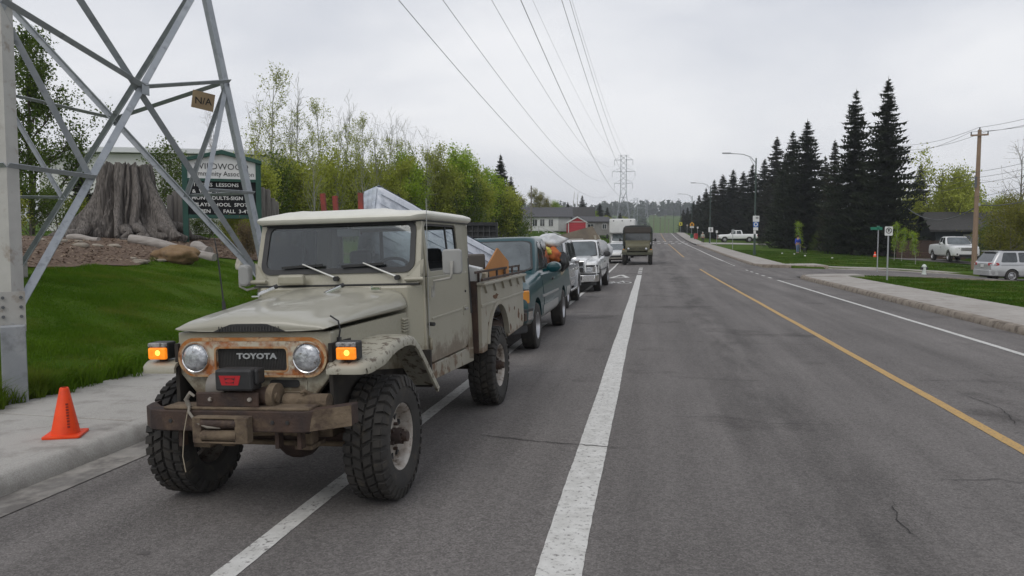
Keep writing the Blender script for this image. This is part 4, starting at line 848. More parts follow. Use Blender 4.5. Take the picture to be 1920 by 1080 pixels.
# its load: black grid bed liner stood on edge, tarpaulin, bags, plank
L_ = v.location
lz = float(zroad(-2.72, 15.5))
gridm = M('black_plastic', (.02, .021, .023), rough=.6)
gl_ = thing('plastic_crate', 'black plastic grid panel standing up behind the teal pickup cab', 'plastic panel', (-3.55, 15.45, lz+1.05), .05)
B().ringpanel(rrect(-.52, .52, .45, 1.12, .02, 2), rrect(-.48, .48, .49, 1.05, .02, 2), 'y', -.05, .05).obj('rim', gridm, gl_)
B().box((0, .03, .77), (.98, .02, .58)).obj('back', black, gl_)
for k in range(1, 8): B().box((-.48+.12*k, -.0, .77), (.014, .05, .56)).obj('rib', M('grid_rib', (.06, .06, .062), rough=.5), gl_)
for k in range(1, 5): B().box((0, -.002, .49+.112*k), (.96, .05, .012)).obj('rib', M('grid_rib', (.06, .06, .062), rough=.5), gl_)
for s in (-1, 1): B().beam((s*.5, -.02, .0), (s*.5, 0, .5), .04).obj('leg', gridm, gl_)
def lump(name, mat, c, r, label, cat, seed, sq=(1, 1, 1), n=3, rough=.25):
    bm = bmesh.new(); bmesh.ops.create_icosphere(bm, subdivisions=n, radius=1)
    for q in bm.verts:
        k = 1+rough*noise.noise(q.co*1.7+Vector((seed*3.1, seed, 0)))*1.6+rough*.4*noise.noise(q.co*5+Vector((seed, 0, 0)))
        q.co = Vector((q.co.x*k*sq[0]*r+c[0], q.co.y*k*sq[1]*r+c[1], q.co.z*k*sq[2]*r+c[2]))
    me = bpy.data.meshes.new(name); bm.to_mesh(me); bm.free(); me.materials.append(mat)
    me.polygons.foreach_set('use_smooth', [True]*len(me.polygons)); o = bpy.data.objects.new(name, me); SC.collection.objects.link(o)
    return tag(o, label, cat)
plas = M('white_plastic_film', (.66, .66, .66), (.45, .46, .47), sc=7, rough=.3, bump=.4, bsc=12)
lump('plastic_bundle', plas, (-2.05, 15.9, lz+1.78), .3, 'crumpled white plastic bundle on top of the teal pickup load', 'bundle', 2, (1.2, .9, .55))
lump('orange_bag', M('orange_cloth', (.5, .14, .02), (.3, .06, .02), sc=5, rough=.6), (-1.95, 15.6, lz+1.50), .2, 'orange cloth bag bulging from the teal pickup bed', 'bag', 5, (1, .8, .75))
lump('yellow_bag', M('yellow_cloth', (.5, .42, .06), rough=.6), (-2.05, 15.45, lz+1.58), .13, 'yellow bag on the load of the teal pickup', 'bag', 8, (1.1, .8, .6))
lump('black_bag', M('bin_bag', (.014, .014, .015), rough=.35), (-1.78, 15.85, lz+1.38), .2, 'black bin bag hanging over the side of the teal pickup bed', 'bag', 9, (.8, 1, 1.0))
lump('cardboard_heap', M('cardboard', (.42, .36, .27), rough=.85), (-2.2, 16.2, lz+1.2), .45, 'heap of crumpled cardboard in the bed of the teal pickup', 'cardboard', 12, (1.1, 1.3, .7), 2)
tag(B().beam((-2.2, 16.0, lz+1.80), (-1.35, 16.15, lz+1.83), .14, .025).obj('plank', M('pale_plank', (.5, .48, .44), (.4, .38, .35), sc=6, rough=.7), None), 'pale plank poking out sideways over the teal pickup bed', 'plank')
# ---------------------------------------------------------------- silver sport utility
silver = M('silver_paint', (.42, .425, .43), (.48, .485, .49), sc=2, rough=.25, coat=.7, metal=.35)
v = thing('sport_utility_vehicle', 'silver utility vehicle with chrome mirror between teal and white pickups', 'car', onroad(-3.0, 20.3)); v.rotation_euler = (0, -.03, -.01)
T = [(-.82, .60, .92, .70), (-.8, .52, .98, .80), (-.6, .45, 1.06, .88), (0, .44, 1.12, .92), (.6, .44, 1.15, .92), (3.5, .48, 1.17, .91), (3.75, .52, 1.12, .88), (3.8, .58, 1.0, .82)]
body(T, silver, v, [(0, .38, .46), (2.75, .38, .46)], None, .05)
cabin(v, silver, (.55, 3.72, .83), (1.15, 3.55, .70), 1.13, 1.80, cargl, ws=(.04, .08, .96, .92), side=((.92, 1.5, .4, 0), (1.6, 2.4, 0, 0), (2.5, 3.4, 0, -.1)), wsm=greygl)
add_wheels(v, .38, .25, .2, alloy, [(.82, 0), (-.82, 0), (.82, 2.75), (-.82, 2.75)], 5)
flare = M('grey_flare', (.33, .335, .34), rough=.45)
for s in (-1, 1):
    for (ya, yb) in ((.62, 1.52), (1.55, 2.3)):
        d = skin(T, v, 'door', silver, ya, yb, .56, 1.11, s); boxpart(v, 'handle', chrome, (s*.945, yb-.14, .98), (.03, .13, .04), par=d)
    skin(T, v, 'side_moulding', flare, .6, 2.25, .68, .76, s, .016)
    B().cyl((s*.93, .55, .42), (s*.93, 2.25, .42), .04, n=12).obj('side_step', chrome, v, smooth=40)
    for yc in (0, 2.75):
        b = B(); b.loft([[(s*.86, yc-r*math.cos(a), .38+r*math.sin(a)) if q == 0 else (s*.965, yc-r*math.cos(a), .38+r*math.sin(a)) for q, r in ((0, .45), (1, .45), (1, .53), (0, .55))] for a in np.linspace(.1, math.pi-.1, 14)]); b.obj('wheel_flare', flare, v, smooth=40)
    mirror(v, chrome, s*1.04, .95, 1.23, .24, .18, .14, s)
    curvebar(v, 'headlight', lampglass, [(s*.46, -.84, .85), (s*.66, -.82, .85), (s*.8, -.7, .85)], .16, .05)
    B().beam((s*.6, 1.4, 1.86), (s*.6, 3.3, 1.86), .04).obj('roof_rail', black, v)
boxpart(v, 'grille', black, (0, -.83, .86), (.86, .05, .18)); curvebar(v, 'front_bumper', silver, [(-.9, -.6, .6), (-.7, -.88, .6), (.7, -.88, .6), (.9, -.6, .6)], .22, .1)
# ---------------------------------------------------------------- white pickup with the tall chrome grille
white = M('white_paint', (.70, .705, .70), (.75, .75, .745), sc=2, rough=.25, coat=.6, low=((.35, .33, .3), .3, .75, 8))
v = thing('pickup_truck', 'white pickup with black mirrors, double chrome-rimmed grille and big bumper in queue', 'pickup truck', onroad(-2.64, 27.5)); v.rotation_euler = (0, -.03, -.02)
T = [(-1.0, .55, .92, .70), (-.97, .52, 1.0, .84), (-.9, .5, 1.04, .95), (-.5, .42, 1.08, .99), (.6, .4, 1.13, .995), (2.2, .42, 1.19, .995), (2.35, .44, 1.25, .99), (4.6, .52, 1.27, .985), (4.75, .56, 1.25, .96)]
body(T, white, v, [(0, .4, .5), (3.5, .4, .5)], (2.45, 4.66, .85, .84), .03)
B().loft([[(x, y, z) for x, z in ((-h_, zl_), (-h_*.98, zt_-.05), (-h_*.8, zt_), (h_*.8, zt_), (h_*.98, zt_-.05), (h_, zl_))] for y, h_, zl_, zt_ in ((-1.05, .56, .7, 1.06), (-1.02, .60, .7, 1.13), (-.8, .62, .8, 1.18), (0, .66, .9, 1.22), (.72, .72, 1.0, 1.24))]).obj('hood', white, v, smooth=45)
cabin(v, white, (.62, 2.42, .88), (1.18, 2.3, .75), 1.18, 1.79, cargl, ws=(.03, .09, .97, .92), side=((1.0, 2.2, .42, -.05),), wsm=greygl)
add_wheels(v, .40, .26, .21, alloy, [(.88, 0), (-.88, 0), (.88, 3.5), (-.88, 3.5)], 8)
gb = B().prism(rrect(-.56, .56, .70, 1.09, .05), 'y', -1.10, -1.04).obj('grille_surround', chrome, v, bev=.02)
for z in (.795, .985):
    for s in (-1, 1): B().prism(rrect(s*.26-.235, s*.26+.235, z-.075, z+.07, .02), 'y', -1.108, -1.05).obj('grille_opening', black, gb)
for s in (-1, 1):
    curvebar(v, 'headlight', lampglass, [(s*.60, -1.03, .79), (s*.72, -1.02, .79), (s*.80, -1.0, .79)], .18, .07); curvebar(v, 'corner_lamp', clearlens, [(s*.81, -.995, .79), (s*.89, -.95, .79), (s*.97, -.82, .79)], .18, .07)
    curvebar(v, 'headlight_brow', black, [(s*.58, -1.03, .91), (s*.8, -1.01, .91), (s*.975, -.84, .91)], .07, .06)
    d = skin(T, v, 'door', white, .8, 2.15, .54, 1.1, s); boxpart(v, 'handle', black, (s*1.01, 2.0, 1.0), (.03, .15, .05), par=d)
    skin(T, v, 'side_moulding', M('grey_moulding', (.1, .1, .1), rough=.6), .5, 2.9, .70, .76, s, .016); mirror(v, black, s*1.17, .92, 1.29, .27, .22, .14, s)
curvebar(v, 'front_bumper', chrome, [(-1.0, -.72, .49), (-.88, -1.05, .49), (-.5, -1.16, .49), (.5, -1.16, .49), (.88, -1.05, .49), (1.0, -.72, .49)], .24, .1)
curvebar(v, 'bumper_cap', black, [(-1.0, -.71, .635), (-.88, -1.04, .635), (-.5, -1.15, .635), (.5, -1.15, .635), (.88, -1.04, .635), (1.0, -.71, .635)], .06, .14)
boxpart(v, 'bumper_intake', black, (0, -1.17, .51), (.9, .02, .13)); curvebar(v, 'valance', black, [(-.9, -.72, .31), (-.75, -1.0, .31), (.75, -1.0, .31), (.9, -.72, .31)], .13, .06)
lz = float(zroad(-2.64, 31))
tag(B().beam((-3.9, 30.2, lz+1.45), (-2.05, 31.6, lz+2.02), .9, .05, up=(.4, -1, .6)).obj('plywood_sheet', M('weathered_plywood', (.17, .14, .10), (.11, .09, .07), sc=2, rough=.85), None), 'weathered brown plywood sheet tilted up behind the white pickup cab', 'plywood')
tag(B().beam((-2.1, 31.6, lz+2.02), (-1.85, 31.5, lz+1.3), .5, .04).obj('plywood_offcut', M('pale_ply_edge', (.3, .27, .21), rough=.8), None), 'pale narrow plywood offcut beside the tilted brown sheet', 'plywood')
lump('tarpaulin', M('grey_tarpaulin', (.28, .29, .30), (.4, .4, .4), sc=5, rough=.4), (-1.95, 31.4, lz+1.42), .42, 'grey tarpaulin heap bulging over the white pickup bed side', 'tarpaulin', 21, (.9, 1.3, .85))
lump('plastic_sack', plas, (-1.75, 32.2, lz+1.38), .33, 'white plastic sack at the back of the white pickup bed', 'sack', 23, (.9, 1, .9))
# ---------------------------------------------------------------- white hatchback
v = thing('hatchback_car', 'small white car waiting between the white pickup and the motorhome', 'car', onroad(-2.35, 58)); v.rotation_euler = (0, -.03, -.05)
T = [(-.85, .42, .62, .55), (-.8, .32, .72, .7), (-.5, .26, .82, .82), (0, .24, .90, .86), (.6, .24, .96, .87), (2.8, .26, 1.02, .86), (3.2, .34, .98, .80), (3.25, .45, .9, .7)]
body(T, white, v, [(0, .31, .37), (2.6, .31, .37)], None, .04)
cabin(v, white, (.35, 3.1, .80), (1.25, 2.75, .58), .93, 1.45, cargl, side=((.95, 1.7, .5, 0), (1.8, 2.65, 0, -.2)), wsm=greygl)
add_wheels(v, .31, .2, .2, alloy, [(.77, 0), (-.77, 0), (.77, 2.6), (-.77, 2.6)], 5)
for s in (-1, 1): curvebar(v, 'headlight', lampglass, [(s*.4, -.86, .66), (s*.6, -.78, .68), (s*.78, -.55, .7)], .13, .05); mirror(v, white, s*.95, .75, .98, .18, .14, .1, s)
curvebar(v, 'front_bumper', white, [(-.84, -.5, .45), (-.62, -.88, .45), (.62, -.88, .45), (.84, -.5, .45)], .22, .1); boxpart(v, 'grille', black, (0, -.9, .52), (.9, .03, .13))
# ---------------------------------------------------------------- motorhome
v = thing('motorhome', 'tall white motorhome with an overhanging cab-over, half hidden behind the army truck', 'motorhome', onroad(-2.3, 68.5))
offw = M('motorhome_white', (.66, .665, .65), (.6, .6, .585), sc=2, rough=.4)
rn = []
for (y, z0, z1, hw) in ((.25, 2.3, 3.3, 1.0), (.3, 2.2, 3.4, 1.1), (.9, 2.1, 3.45, 1.15), (1.6, .6, 3.45, 1.15), (6.5, .55, 3.4, 1.15)):
    rn.append([(x, y, z) for x, z in rrect(-hw, hw, z0, z1, .12, 3)])
hs = B().loft(rn).obj('house_body', offw, v, smooth=40)
for x in (-.75, 0, .75): B().lathe([(.001, .235), (.05, .238), (.06, .26)], 12, 'y', (x, 0, 3.25)).obj('marker_lamp', black, hs)
boxpart(v, 'name_panel', M('motorhome_print', (.2, .2, .2), rough=.6), (.1, .285, 3.2), (.6, .02, .08), bev=0)
T = [(-.95, .6, 1.1, .75), (-.9, .5, 1.2, .9), (0, .45, 1.35, 1.0), (.5, .45, 1.45, 1.0), (1.7, .45, 1.5, 1.0)]
body(T, white, v, [(0, .4, .5)], None, .06)
cabin(v, white, (.25, 1.7, .95), (.85, 1.7, .9), 1.42, 2.2, cargl, side=((.75, 1.5, .4, 0),), rear=False, wsm=greygl)
boxpart(v, 'grille', black, (0, -.98, .98), (.9, .06, .36)); curvebar(v, 'front_bumper', black, [(-1, -.8, .6), (-.7, -1.05, .6), (.7, -1.05, .6), (1, -.8, .6)], .2, .1)
for s in (-1, 1): boxpart(v, 'headlight', lampglass, (s*.68, -.92, .98), (.28, .08, .2)); mirror(v, black, s*1.3, .5, 1.9, .22, .4, .12, s)
add_wheels(v, .4, .26, .2, alloy, [(.9, 0), (-.9, 0), (1.0, 4.4), (-1.0, 4.4)])
# ---------------------------------------------------------------- army truck
olive = M('olive_paint', (.105, .098, .058), (.14, .13, .08), sc=3, rough=.6, dirt=(.1, .085, .055), dsc=5, dth=(.55, .7))
canvas = M('dark_canvas', (.028, .032, .03), (.045, .05, .045), sc=5, rough=.85, bump=.3, bsc=9)
oldark = M('olive_dark', (.055, .056, .035), (.075, .075, .05), sc=5, rough=.7)
v = thing('army_truck', 'olive drab military truck with dark canvas top driving up the lane', 'truck', onroad(-.75, 54.2), .0)
T = [(-.75, .98, 1.15, .70), (-.72, .9, 1.22, .85), (-.3, .85, 1.32, .95), (.5, .85, 1.42, 1.0), (1.7, .85, 1.45, 1.02)]
b = B(); b.loft([[(x, y, z) for x, z in rrect(-h_, h_, z0, z1, .1, 4)] for y, h_, z0, z1 in ((-.66, .72, .98, 1.26), (-.60, .78, .92, 1.33), (-.1, .82, .9, 1.42), (.45, .86, .9, 1.62))]).obj('hood', olive, v, smooth=40)
curvebar(v, 'front_panel', olive, [(-.80, -.60, 1.14), (-.6, -.67, 1.14), (.6, -.67, 1.14), (.8, -.60, 1.14)], .36, .06)
fg = B().prism([(-.52, 1.2), (.52, 1.2), (.44, .98), (.2, .93), (-.2, .93), (-.44, .98)], 'y', -.70, -.66).obj('grille', oldark, v)
for k in range(5): B().beam((-.44, -.71, 1.0+.045*k), (0, -.71, .96+.045*k), .015).obj('grille_bar', olive, fg); B().beam((.44, -.71, 1.0+.045*k), (0, -.71, .96+.045*k), .015).obj('grille_bar', olive, fg)
B().lathe([(.07+.012*math.cos(a), -.715+.012*math.sin(a)) for a in np.linspace(0, 6.28, 7)[:-1]], 18, 'y', (0, 0, 1.1), closed=True).obj('badge', olive, fg)
for s in (-1, 1):
    hl = B().lathe([(.001, -.73), (.06, -.725), (.09, -.70), (.09, -.62)], 20, 'y', (s*.60, 0, 1.10)).obj('headlight', lampglass, v, smooth=60); B().lathe([(.09, -.6), (.09, -.715), (.115, -.715), (.115, -.6)], 20, 'y', (s*.6, 0, 1.1)).obj('lamp_rim', oldark, hl)
    B().loft([[(s*.70, y, z), (s*1.05, y, z), (s*1.05, y, z-.16), (s*.70, y, z-.05)] for y, z in ((-.68, .93), (-.64, 1.0), (-.4, 1.06), (.3, 1.06), (.5, .95), (.62, .7))]).obj('fender', olive, v, smooth=40)
    boxpart(v, 'marker_lamp', amberdim, (s*.93, -.62, 1.06), (.1, .08, .06)); mirror(v, black, s*1.22, .55, 1.72, .14, .22, .08, s)
    boxpart(v, 'cab_side', oldark, (s*.96, 1.2, 1.4), (.06, 1.4, .7)); boxpart(v, 'door_curtain', canvas, (s*.95, 1.2, 2.0), (.04, 1.4, .55))
boxpart(v, 'front_bumper', oldark, (0, -.78, .78), (2.04, .12, .17)); boxpart(v, 'skid_plate', dark, (0, -.3, .66), (1.3, .5, .12)); boxpart(v, 'underbody', dark, (0, 2.2, .78), (1.4, 4.6, .3))
wf = B().ringpanel(rrect(-.98, .98, 1.55, 2.28, .05, 4), rrect(-.86, .86, 1.68, 2.17, .05, 4), 'y', .42, .5).obj('windscreen_frame', oldark, v)
B().prism(rrect(-.87, .87, 1.67, 2.18, .05, 4), 'y', .45, .46).obj('windscreen', cargl, wf)
B().box((0, .41, 1.61), (1.72, .03, .12)).obj('scuttle', olive, wf)
for x in (-.35, .5): B().beam((x, .40, 1.72), (x-.28, .41, 1.92), .02).obj('wiper', black, wf)
boxpart(v, 'rolled_canvas', M('canvas_brown', (.06, .052, .045), rough=.9), (0, .40, 2.40), (1.85, .12, .42), bev=.04)
cn = []
for (y, hw, zt) in ((.36, .98, 2.68), (.45, 1.03, 2.74), (2.0, 1.04, 2.76), (3.8, 1.04, 2.74), (3.9, .98, 2.7)):
    A = [(-hw, 1.3), (-hw, 2.35), (-hw*.96, 2.55), (-hw*.82, zt-.05), (-hw*.4, zt), (hw*.4, zt), (hw*.82, zt-.05), (hw*.96, 2.55), (hw, 2.35), (hw, 1.3)]
    A = A+[(hw-.05, 1.3), (hw-.05, 2.35), (hw*.9, 2.5), (hw*.76, zt-.1), (0, zt-.05), (-hw*.76, zt-.1), (-hw*.9, 2.5), (-hw+.05, 2.35), (-hw+.05, 1.3)]
    cn.append([(x, y, z) for x, z in A])
B().loft(cn, cap=True).obj('canvas_top', canvas, v, smooth=40)
boxpart(v, 'cargo_bed', oldark, (0, 2.9, 1.15), (2.0, 2.1, .5))
add_wheels(v, .5, .29, .25, oldark, [(.88, 0), (-.88, 0), (.88, 2.9), (-.88, 2.9)])
# ---------------------------------------------------------------- white crew cab side-on by the crosswalk
def onground(x, D, dz=0): X, Y = col(x, D); return (X, Y, gz(X, Y)+dz)
X, Y = col(1357, 131); v = thing('pickup_truck', 'white crew cab pickup parked side-on by the spruce row near the crosswalk', 'pickup truck', (X, Y, gz(X, Y)+.02), R(-90)+.02)
T = [(-1.05, .75, 1.1, .75), (-1.0, .6, 1.2, .9), (-.6, .55, 1.26, 1.0), (.7, .55, 1.32, 1.0), (2.9, .55, 1.36, 1.0), (5.2, .62, 1.38, 1.0), (5.3, .68, 1.34, .96)]
body(T, white, v, [(0, .43, .52), (4.0, .43, .52)], (3.0, 5.2, .95, .86), .04)
cabin(v, white, (.75, 2.95, .90), (1.4, 2.75, .76), 1.34, 1.98, cargl, side=((1.1, 1.75, .42, 0), (1.9, 2.7, 0, -.12)), wsm=greygl)
add_wheels(v, .43, .27, .24, alloy, [(.88, 0), (-.88, 0), (.88, 4.0), (-.88, 4.0)])
for s in (-1, 1):
    for ya, yb in ((.85, 1.8), (1.85, 2.8)): skin(T, v, 'door', white, ya, yb, .68, 1.3, s)
    mirror(v, black, s*1.15, 1.05, 1.5, .2, .26, .12, s); boxpart(v, 'headlight', lampglass, (s*.78, -1.0, 1.0), (.3, .12, .25)); boxpart(v, 'tail_lamp', redlens, (s*.93, 5.28, 1.12), (.1, .06, .3))
curvebar(v, 'front_bumper', chrome, [(-1, -.8, .68), (-.75, -1.1, .68), (.75, -1.1, .68), (1, -.8, .68)], .22, .1); boxpart(v, 'grille', chrome, (0, -1.05, 1.0), (1.2, .06, .32)); boxpart(v, 'rear_bumper', chrome, (0, 5.36, .72), (1.8, .12, .2))
# ---------------------------------------------------------------- white pickup in the driveway of the dark house
X, Y = col(1797, 60); v = thing('pickup_truck', 'clean white extended-cab pickup parked in the driveway behind the utility pole', 'pickup truck', (X-.3, Y-1.5, gz(X, Y)+.06), R(-2))
DRV = (X, Y)
T = [(-.98, .55, .95, .70), (-.94, .45, 1.08, .84), (-.75, .4, 1.15, .94), (-.3, .38, 1.2, 1.0), (.7, .38, 1.26, 1.01), (2.5, .42, 1.28, 1.01), (4.6, .5, 1.3, 1.0), (4.75, .58, 1.28, .95)]
body(T, white, v, [(0, .42, .5), (3.7, .42, .5)], (2.75, 4.62, .85, .86), .05)
cabin(v, white, (.62, 2.7, .9), (1.3, 2.5, .74), 1.26, 1.88, cargl, side=((1.0, 1.75, .45, 0), (1.85, 2.4, 0, -.12)), wsm=greygl)
add_wheels(v, .42, .27, .23, alloy, [(.88, 0), (-.88, 0), (.88, 3.7), (-.88, 3.7)], 5)
for s in (-1, 1):
    d = skin(T, v, 'door', white, .78, 1.85, .55, 1.2, s); skin(T, v, 'rear_door', white, 1.88, 2.55, .55, 1.2, s); boxpart(v, 'handle', black, (s*1.02, 1.72, 1.1), (.03, .14, .05), par=d)
    curvebar(v, 'headlight', lampglass, [(s*.5, -.98, .95), (s*.72, -.93, .98), (s*.88, -.76, 1.0)], .2, .06); mirror(v, white, s*1.14, 1.05, 1.38, .2, .2, .12, s); B().lathe([(.001, -1.0), (.06, -.99), (.07, -.9)], 14, 'y', (s*.66, 0, .58)).obj('fog_lamp', black, v)
boxpart(v, 'grille', chrome, (0, -.97, .95), (.86, .08, .24)); boxpart(v, 'grille_inner', M('grille_grey', (.2, .2, .2), rough=.5), (0, -1.01, .95), (.74, .02, .16), bev=.0)
curvebar(v, 'front_bumper', white, [(-.97, -.66, .6), (-.8, -.94, .6), (-.4, -1.03, .6), (.4, -1.03, .6), (.8, -.94, .6), (.97, -.66, .6)], .3, .1); boxpart(v, 'intake', black, (0, -1.04, .5), (1.1, .03, .14))
# ---------------------------------------------------------------- silver minivan (seen from behind on the right)
X, Y = col(1848, 45.5); zz_ = float(zside(X+2.5, 46)); v = thing('minivan', 'silver minivan with dark rear glass and red tail lamp on the side street', 'van', (X+3.2, Y-1.2, zz_), R(98))
T = [(-.9, .5, .7, .7), (-.85, .35, .85, .85), (-.3, .26, 1.0, .95), (.5, .25, 1.08, .97), (3.6, .28, 1.12, .97), (4.0, .34, 1.1, .93), (4.1, .45, 1.0, .85)]
body(T, silver, v, [(0, .34, .4), (3.0, .34, .4)], None, .03)
cabin(v, silver, (.35, 4.06, .92), (1.5, 3.65, .70), 1.05, 1.70, cargl, side=((.95, 1.6, .5, 0), (1.7, 2.6, 0, 0), (2.7, 3.6, 0, -.2)), wsm=greygl, rear=True)
add_wheels(v, .34, .23, .2, alloy, [(.85, 0), (-.85, 0), (.85, 3.0), (-.85, 3.0)], 7)
for s in (-1, 1):
    B().loft([[(s*.60, 4.10, z-.07), (s*.9, 4.0, z-.06), (s*.965, 3.72, z-.04), (s*.965, 3.72, z+.04), (s*.9, 4.02, z+.07), (s*.60, 4.12, z+.07)] for z in (.99, .985)]).obj('tail_lamp_core', redlens, v)
    curvebar(v, 'tail_lamp', redlens, [(s*.58, 4.07, .98), (s*.84, 4.02, .985), (s*.95, 3.75, .99)], .15, .06)
    skin(T, v, 'sliding_door', silver, 1.65, 2.65, .4, 1.06, s); skin(T, v, 'slide_rail', M('rail_grey', (.16, .16, .16), rough=.5), 2.4, 3.6, .93, .95, s, .012); B().beam((s*.62, 1.8, 1.745), (s*.62, 3.4, 1.745), .04).obj('roof_rail', black, v)
curvebar(v, 'rear_bumper', silver, [(-.95, 3.75, .5), (-.8, 4.05, .5), (.8, 4.05, .5), (.95, 3.75, .5)], .3, .12); boxpart(v, 'licence_plate', M('plate_white', (.6, .6, .58), rough=.5), (0, 4.12, .88), (.3, .02, .15)); boxpart(v, 'spoiler', silver, (0, 3.72, 1.7), (1.3, .2, .05))
# ================================================================ TRANSMISSION TOWERS AND WIRES
galv = M('galvanised_steel', (.29, .31, .335), (.36, .38, .40), sc=4, rough=.5, metal=.25, dirt=(.2, .21, .22), dsc=7, dth=(.55, .7))
galv_old = M('weathered_steel', (.36, .35, .325), (.43, .42, .39), sc=3, rough=.65, metal=.1, dirt=(.24, .2, .16), dsc=5, dth=(.56, .72), bump=.1, bsc=30)
galv_dark = M('dark_steel', (.10, .105, .11), (.14, .145, .15), sc=4, rough=.6, metal=.2)
def angle(b, a, c, w, t, u):
    """L-section member from a to c; u points into the corner"""
    a, c, u = Vector(a), Vector(c), Vector(u); d = (c-a).normalized(); u = (u-d*u.dot(d)).normalized(); v_ = d.cross(u)
    e1, e2 = (u+v_).normalized(), (u-v_).normalized()
    pr = [Vector((0, 0)), Vector((w, 0)), Vector((w, t)), Vector((t, t)), Vector((t, w)), Vector((0, w))]
    return b.loft([[p+e1*q.x+e2*q.y for q in pr] for p in (a, c)])
TWX, TWY, DH = -9.15, 9.80, 3.95
AZ = math.atan2(TWY, TWX)
def tower(root, dirs, zb, zap, Hw, near, arms, sw=1.0):
    """legs lean to a virtual apex zap; waist at Hw; straight mast with cross-arms above"""
    def leg(i, z): k = (z-zb[i])/(zap-zb[i]); return Vector((dirs[i][0]*(1-k), dirs[i][1]*(1-k), z))
    lw = .16*sw; bw = .085*sw
    for i in range(4):
        inn = Vector((-dirs[i][0], -dirs[i][1], 0)).normalized()
        angle(B(), leg(i, zb[i]-.3), leg(i, Hw), lw, lw*.12, inn).obj('leg', galv_old if (near and i == 0) else galv, root)
    def cross_z(za, zc): w0, w1 = 1-za/zap, 1-zc/zap; return za+(zc-za)*w0/(w0+w1)
    for i in range(4):
        j = (i+1) % 4
        nrm = Vector((dirs[i][0]+dirs[j][0], dirs[i][1]+dirs[j][1], 0)).normalized()
        lv = [(.85, cross_z(.85, 6.0), 6.0), (6.0, cross_z(6.0, Hw), Hw)] if near else [(.8, cross_z(.8, Hw*.6), Hw*.6), (Hw*.6, cross_z(Hw*.6, Hw), Hw)]
        for n_, (za, zm, zc) in enumerate(lv):
            za += min(zb[i], zb[j]) if not near else 0
            pm = (leg(i, zm)+leg(j, zm))/2
            for (p, q, mt_, off) in ((i, j, galv, .02), (j, i, galv, -.03)):
                a = leg(p, za)+nrm*off; m_ = pm+nrm*off; zc2 = zc
                c = leg(q, zc2)+nrm*off
                angle(B(), a, m_, bw, bw*.14, -nrm).obj('brace', mt_, root); angle(B(), m_, c, bw, bw*.14, -nrm).obj('brace', mt_, root)
                if n_ == 0:
                    h_ = a.lerp(m_, .55); B_ = leg(p, zm+.52)
                    angle(B(), B_, h_, bw*.85, bw*.12, -nrm).obj('redundant', galv, root)
                    angle(B(), h_, leg(p, za+(zm-za)*.56), bw*.75, bw*.1, Vector((0, 0, 1))).obj('strut', galv, root)
            B().box(pm+nrm*.03, (.15*sw, .012, .17*sw), Matrix((nrm.cross(Vector((0, 0, 1))), nrm, Vector((0, 0, 1)))).transposed()).obj('gusset_plate', galv, root, bev=.004)
            for p in (i, j): angle(B(), leg(p, zm+(.52 if n_ == 0 else 0)), pm, bw*.85, bw*.12, Vector((0, 0, 1))).obj('strut', galv, root)
    top = max(a[0] for a in arms)+1.6
    kx = abs(leg(0, Hw).xy.length)*.7071; rot = math.atan2(dirs[0][1], dirs[0][0])-math.pi/4
    def mp_(sx, sy, z):
        v_ = Vector((sx*kx, sy*kx)); c, s = math.cos(rot), math.sin(rot); return Vector((v_.x*c-v_.y*s, v_.x*s+v_.y*c, z))
    S4 = [(1, 1), (-1, 1), (-1, -1), (1, -1)]; seg = 7
    for s_ in S4: angle(B(), mp_(*s_, Hw), mp_(*s_, top), lw*.7, lw*.09, Vector((-mp_(*s_, 0).x, -mp_(*s_, 0).y, 0))).obj('mast_leg', galv, root)
    for q in range(4):
        a, c = S4[q], S4[(q+1) % 4]
        for k in range(seg):
            za, zc = Hw+(top-Hw)*k/seg, Hw+(top-Hw)*(k+1)/seg
            B().beam(mp_(*a, za), mp_(*c, zc), .06*sw).obj('lattice', galv, root); B().beam(mp_(*c, za), mp_(*a, zc), .06*sw).obj('lattice', galv, root)
    tips = []
    for (z, hw) in arms:
        for s in (-1, 1):
            tip = Vector((s*hw, 0, z)); tips.append(tip)
            for yy in (-kx, kx): B().beam((s*kx*.7, yy*.7, z), tip, .09*sw).obj('arm', galv, root)
            B().beam((s*kx*.7, 0, z+1.4), tip, .07*sw).obj('arm_stay', galv, root); B().cyl(tip, tip-Vector((0, 0, 1.8)), .05*sw, n=6).obj('insulator', galv_dark, root)
    B().beam((-2.0, 0, top), (2.0, 0, top), .09*sw).obj('top_bar', galv, root)
    return tips, top
A0 = Vector((math.cos(AZ), math.sin(AZ)))              # away from the camera
dirs = [(-A0.x*DH, -A0.y*DH), (A0.y*DH, -A0.x*DH), (A0.x*DH, A0.y*DH), (-A0.y*DH, A0.x*DH)]
tb = [gz(TWX+d[0], TWY+d[1]) if TWX+d[0] < SL else .1 for d in dirs]
tw = thing('transmission_tower', 'big galvanised steel lattice tower standing on the lawn beside the pavement', 'power tower', (TWX, TWY, 0))
ARMS = [(17.4, 2.9), (21.2, 3.6), (25.0, 2.9)]
tips, ttop = tower(tw, dirs, tb, 20.6, 13.0, True, ARMS)
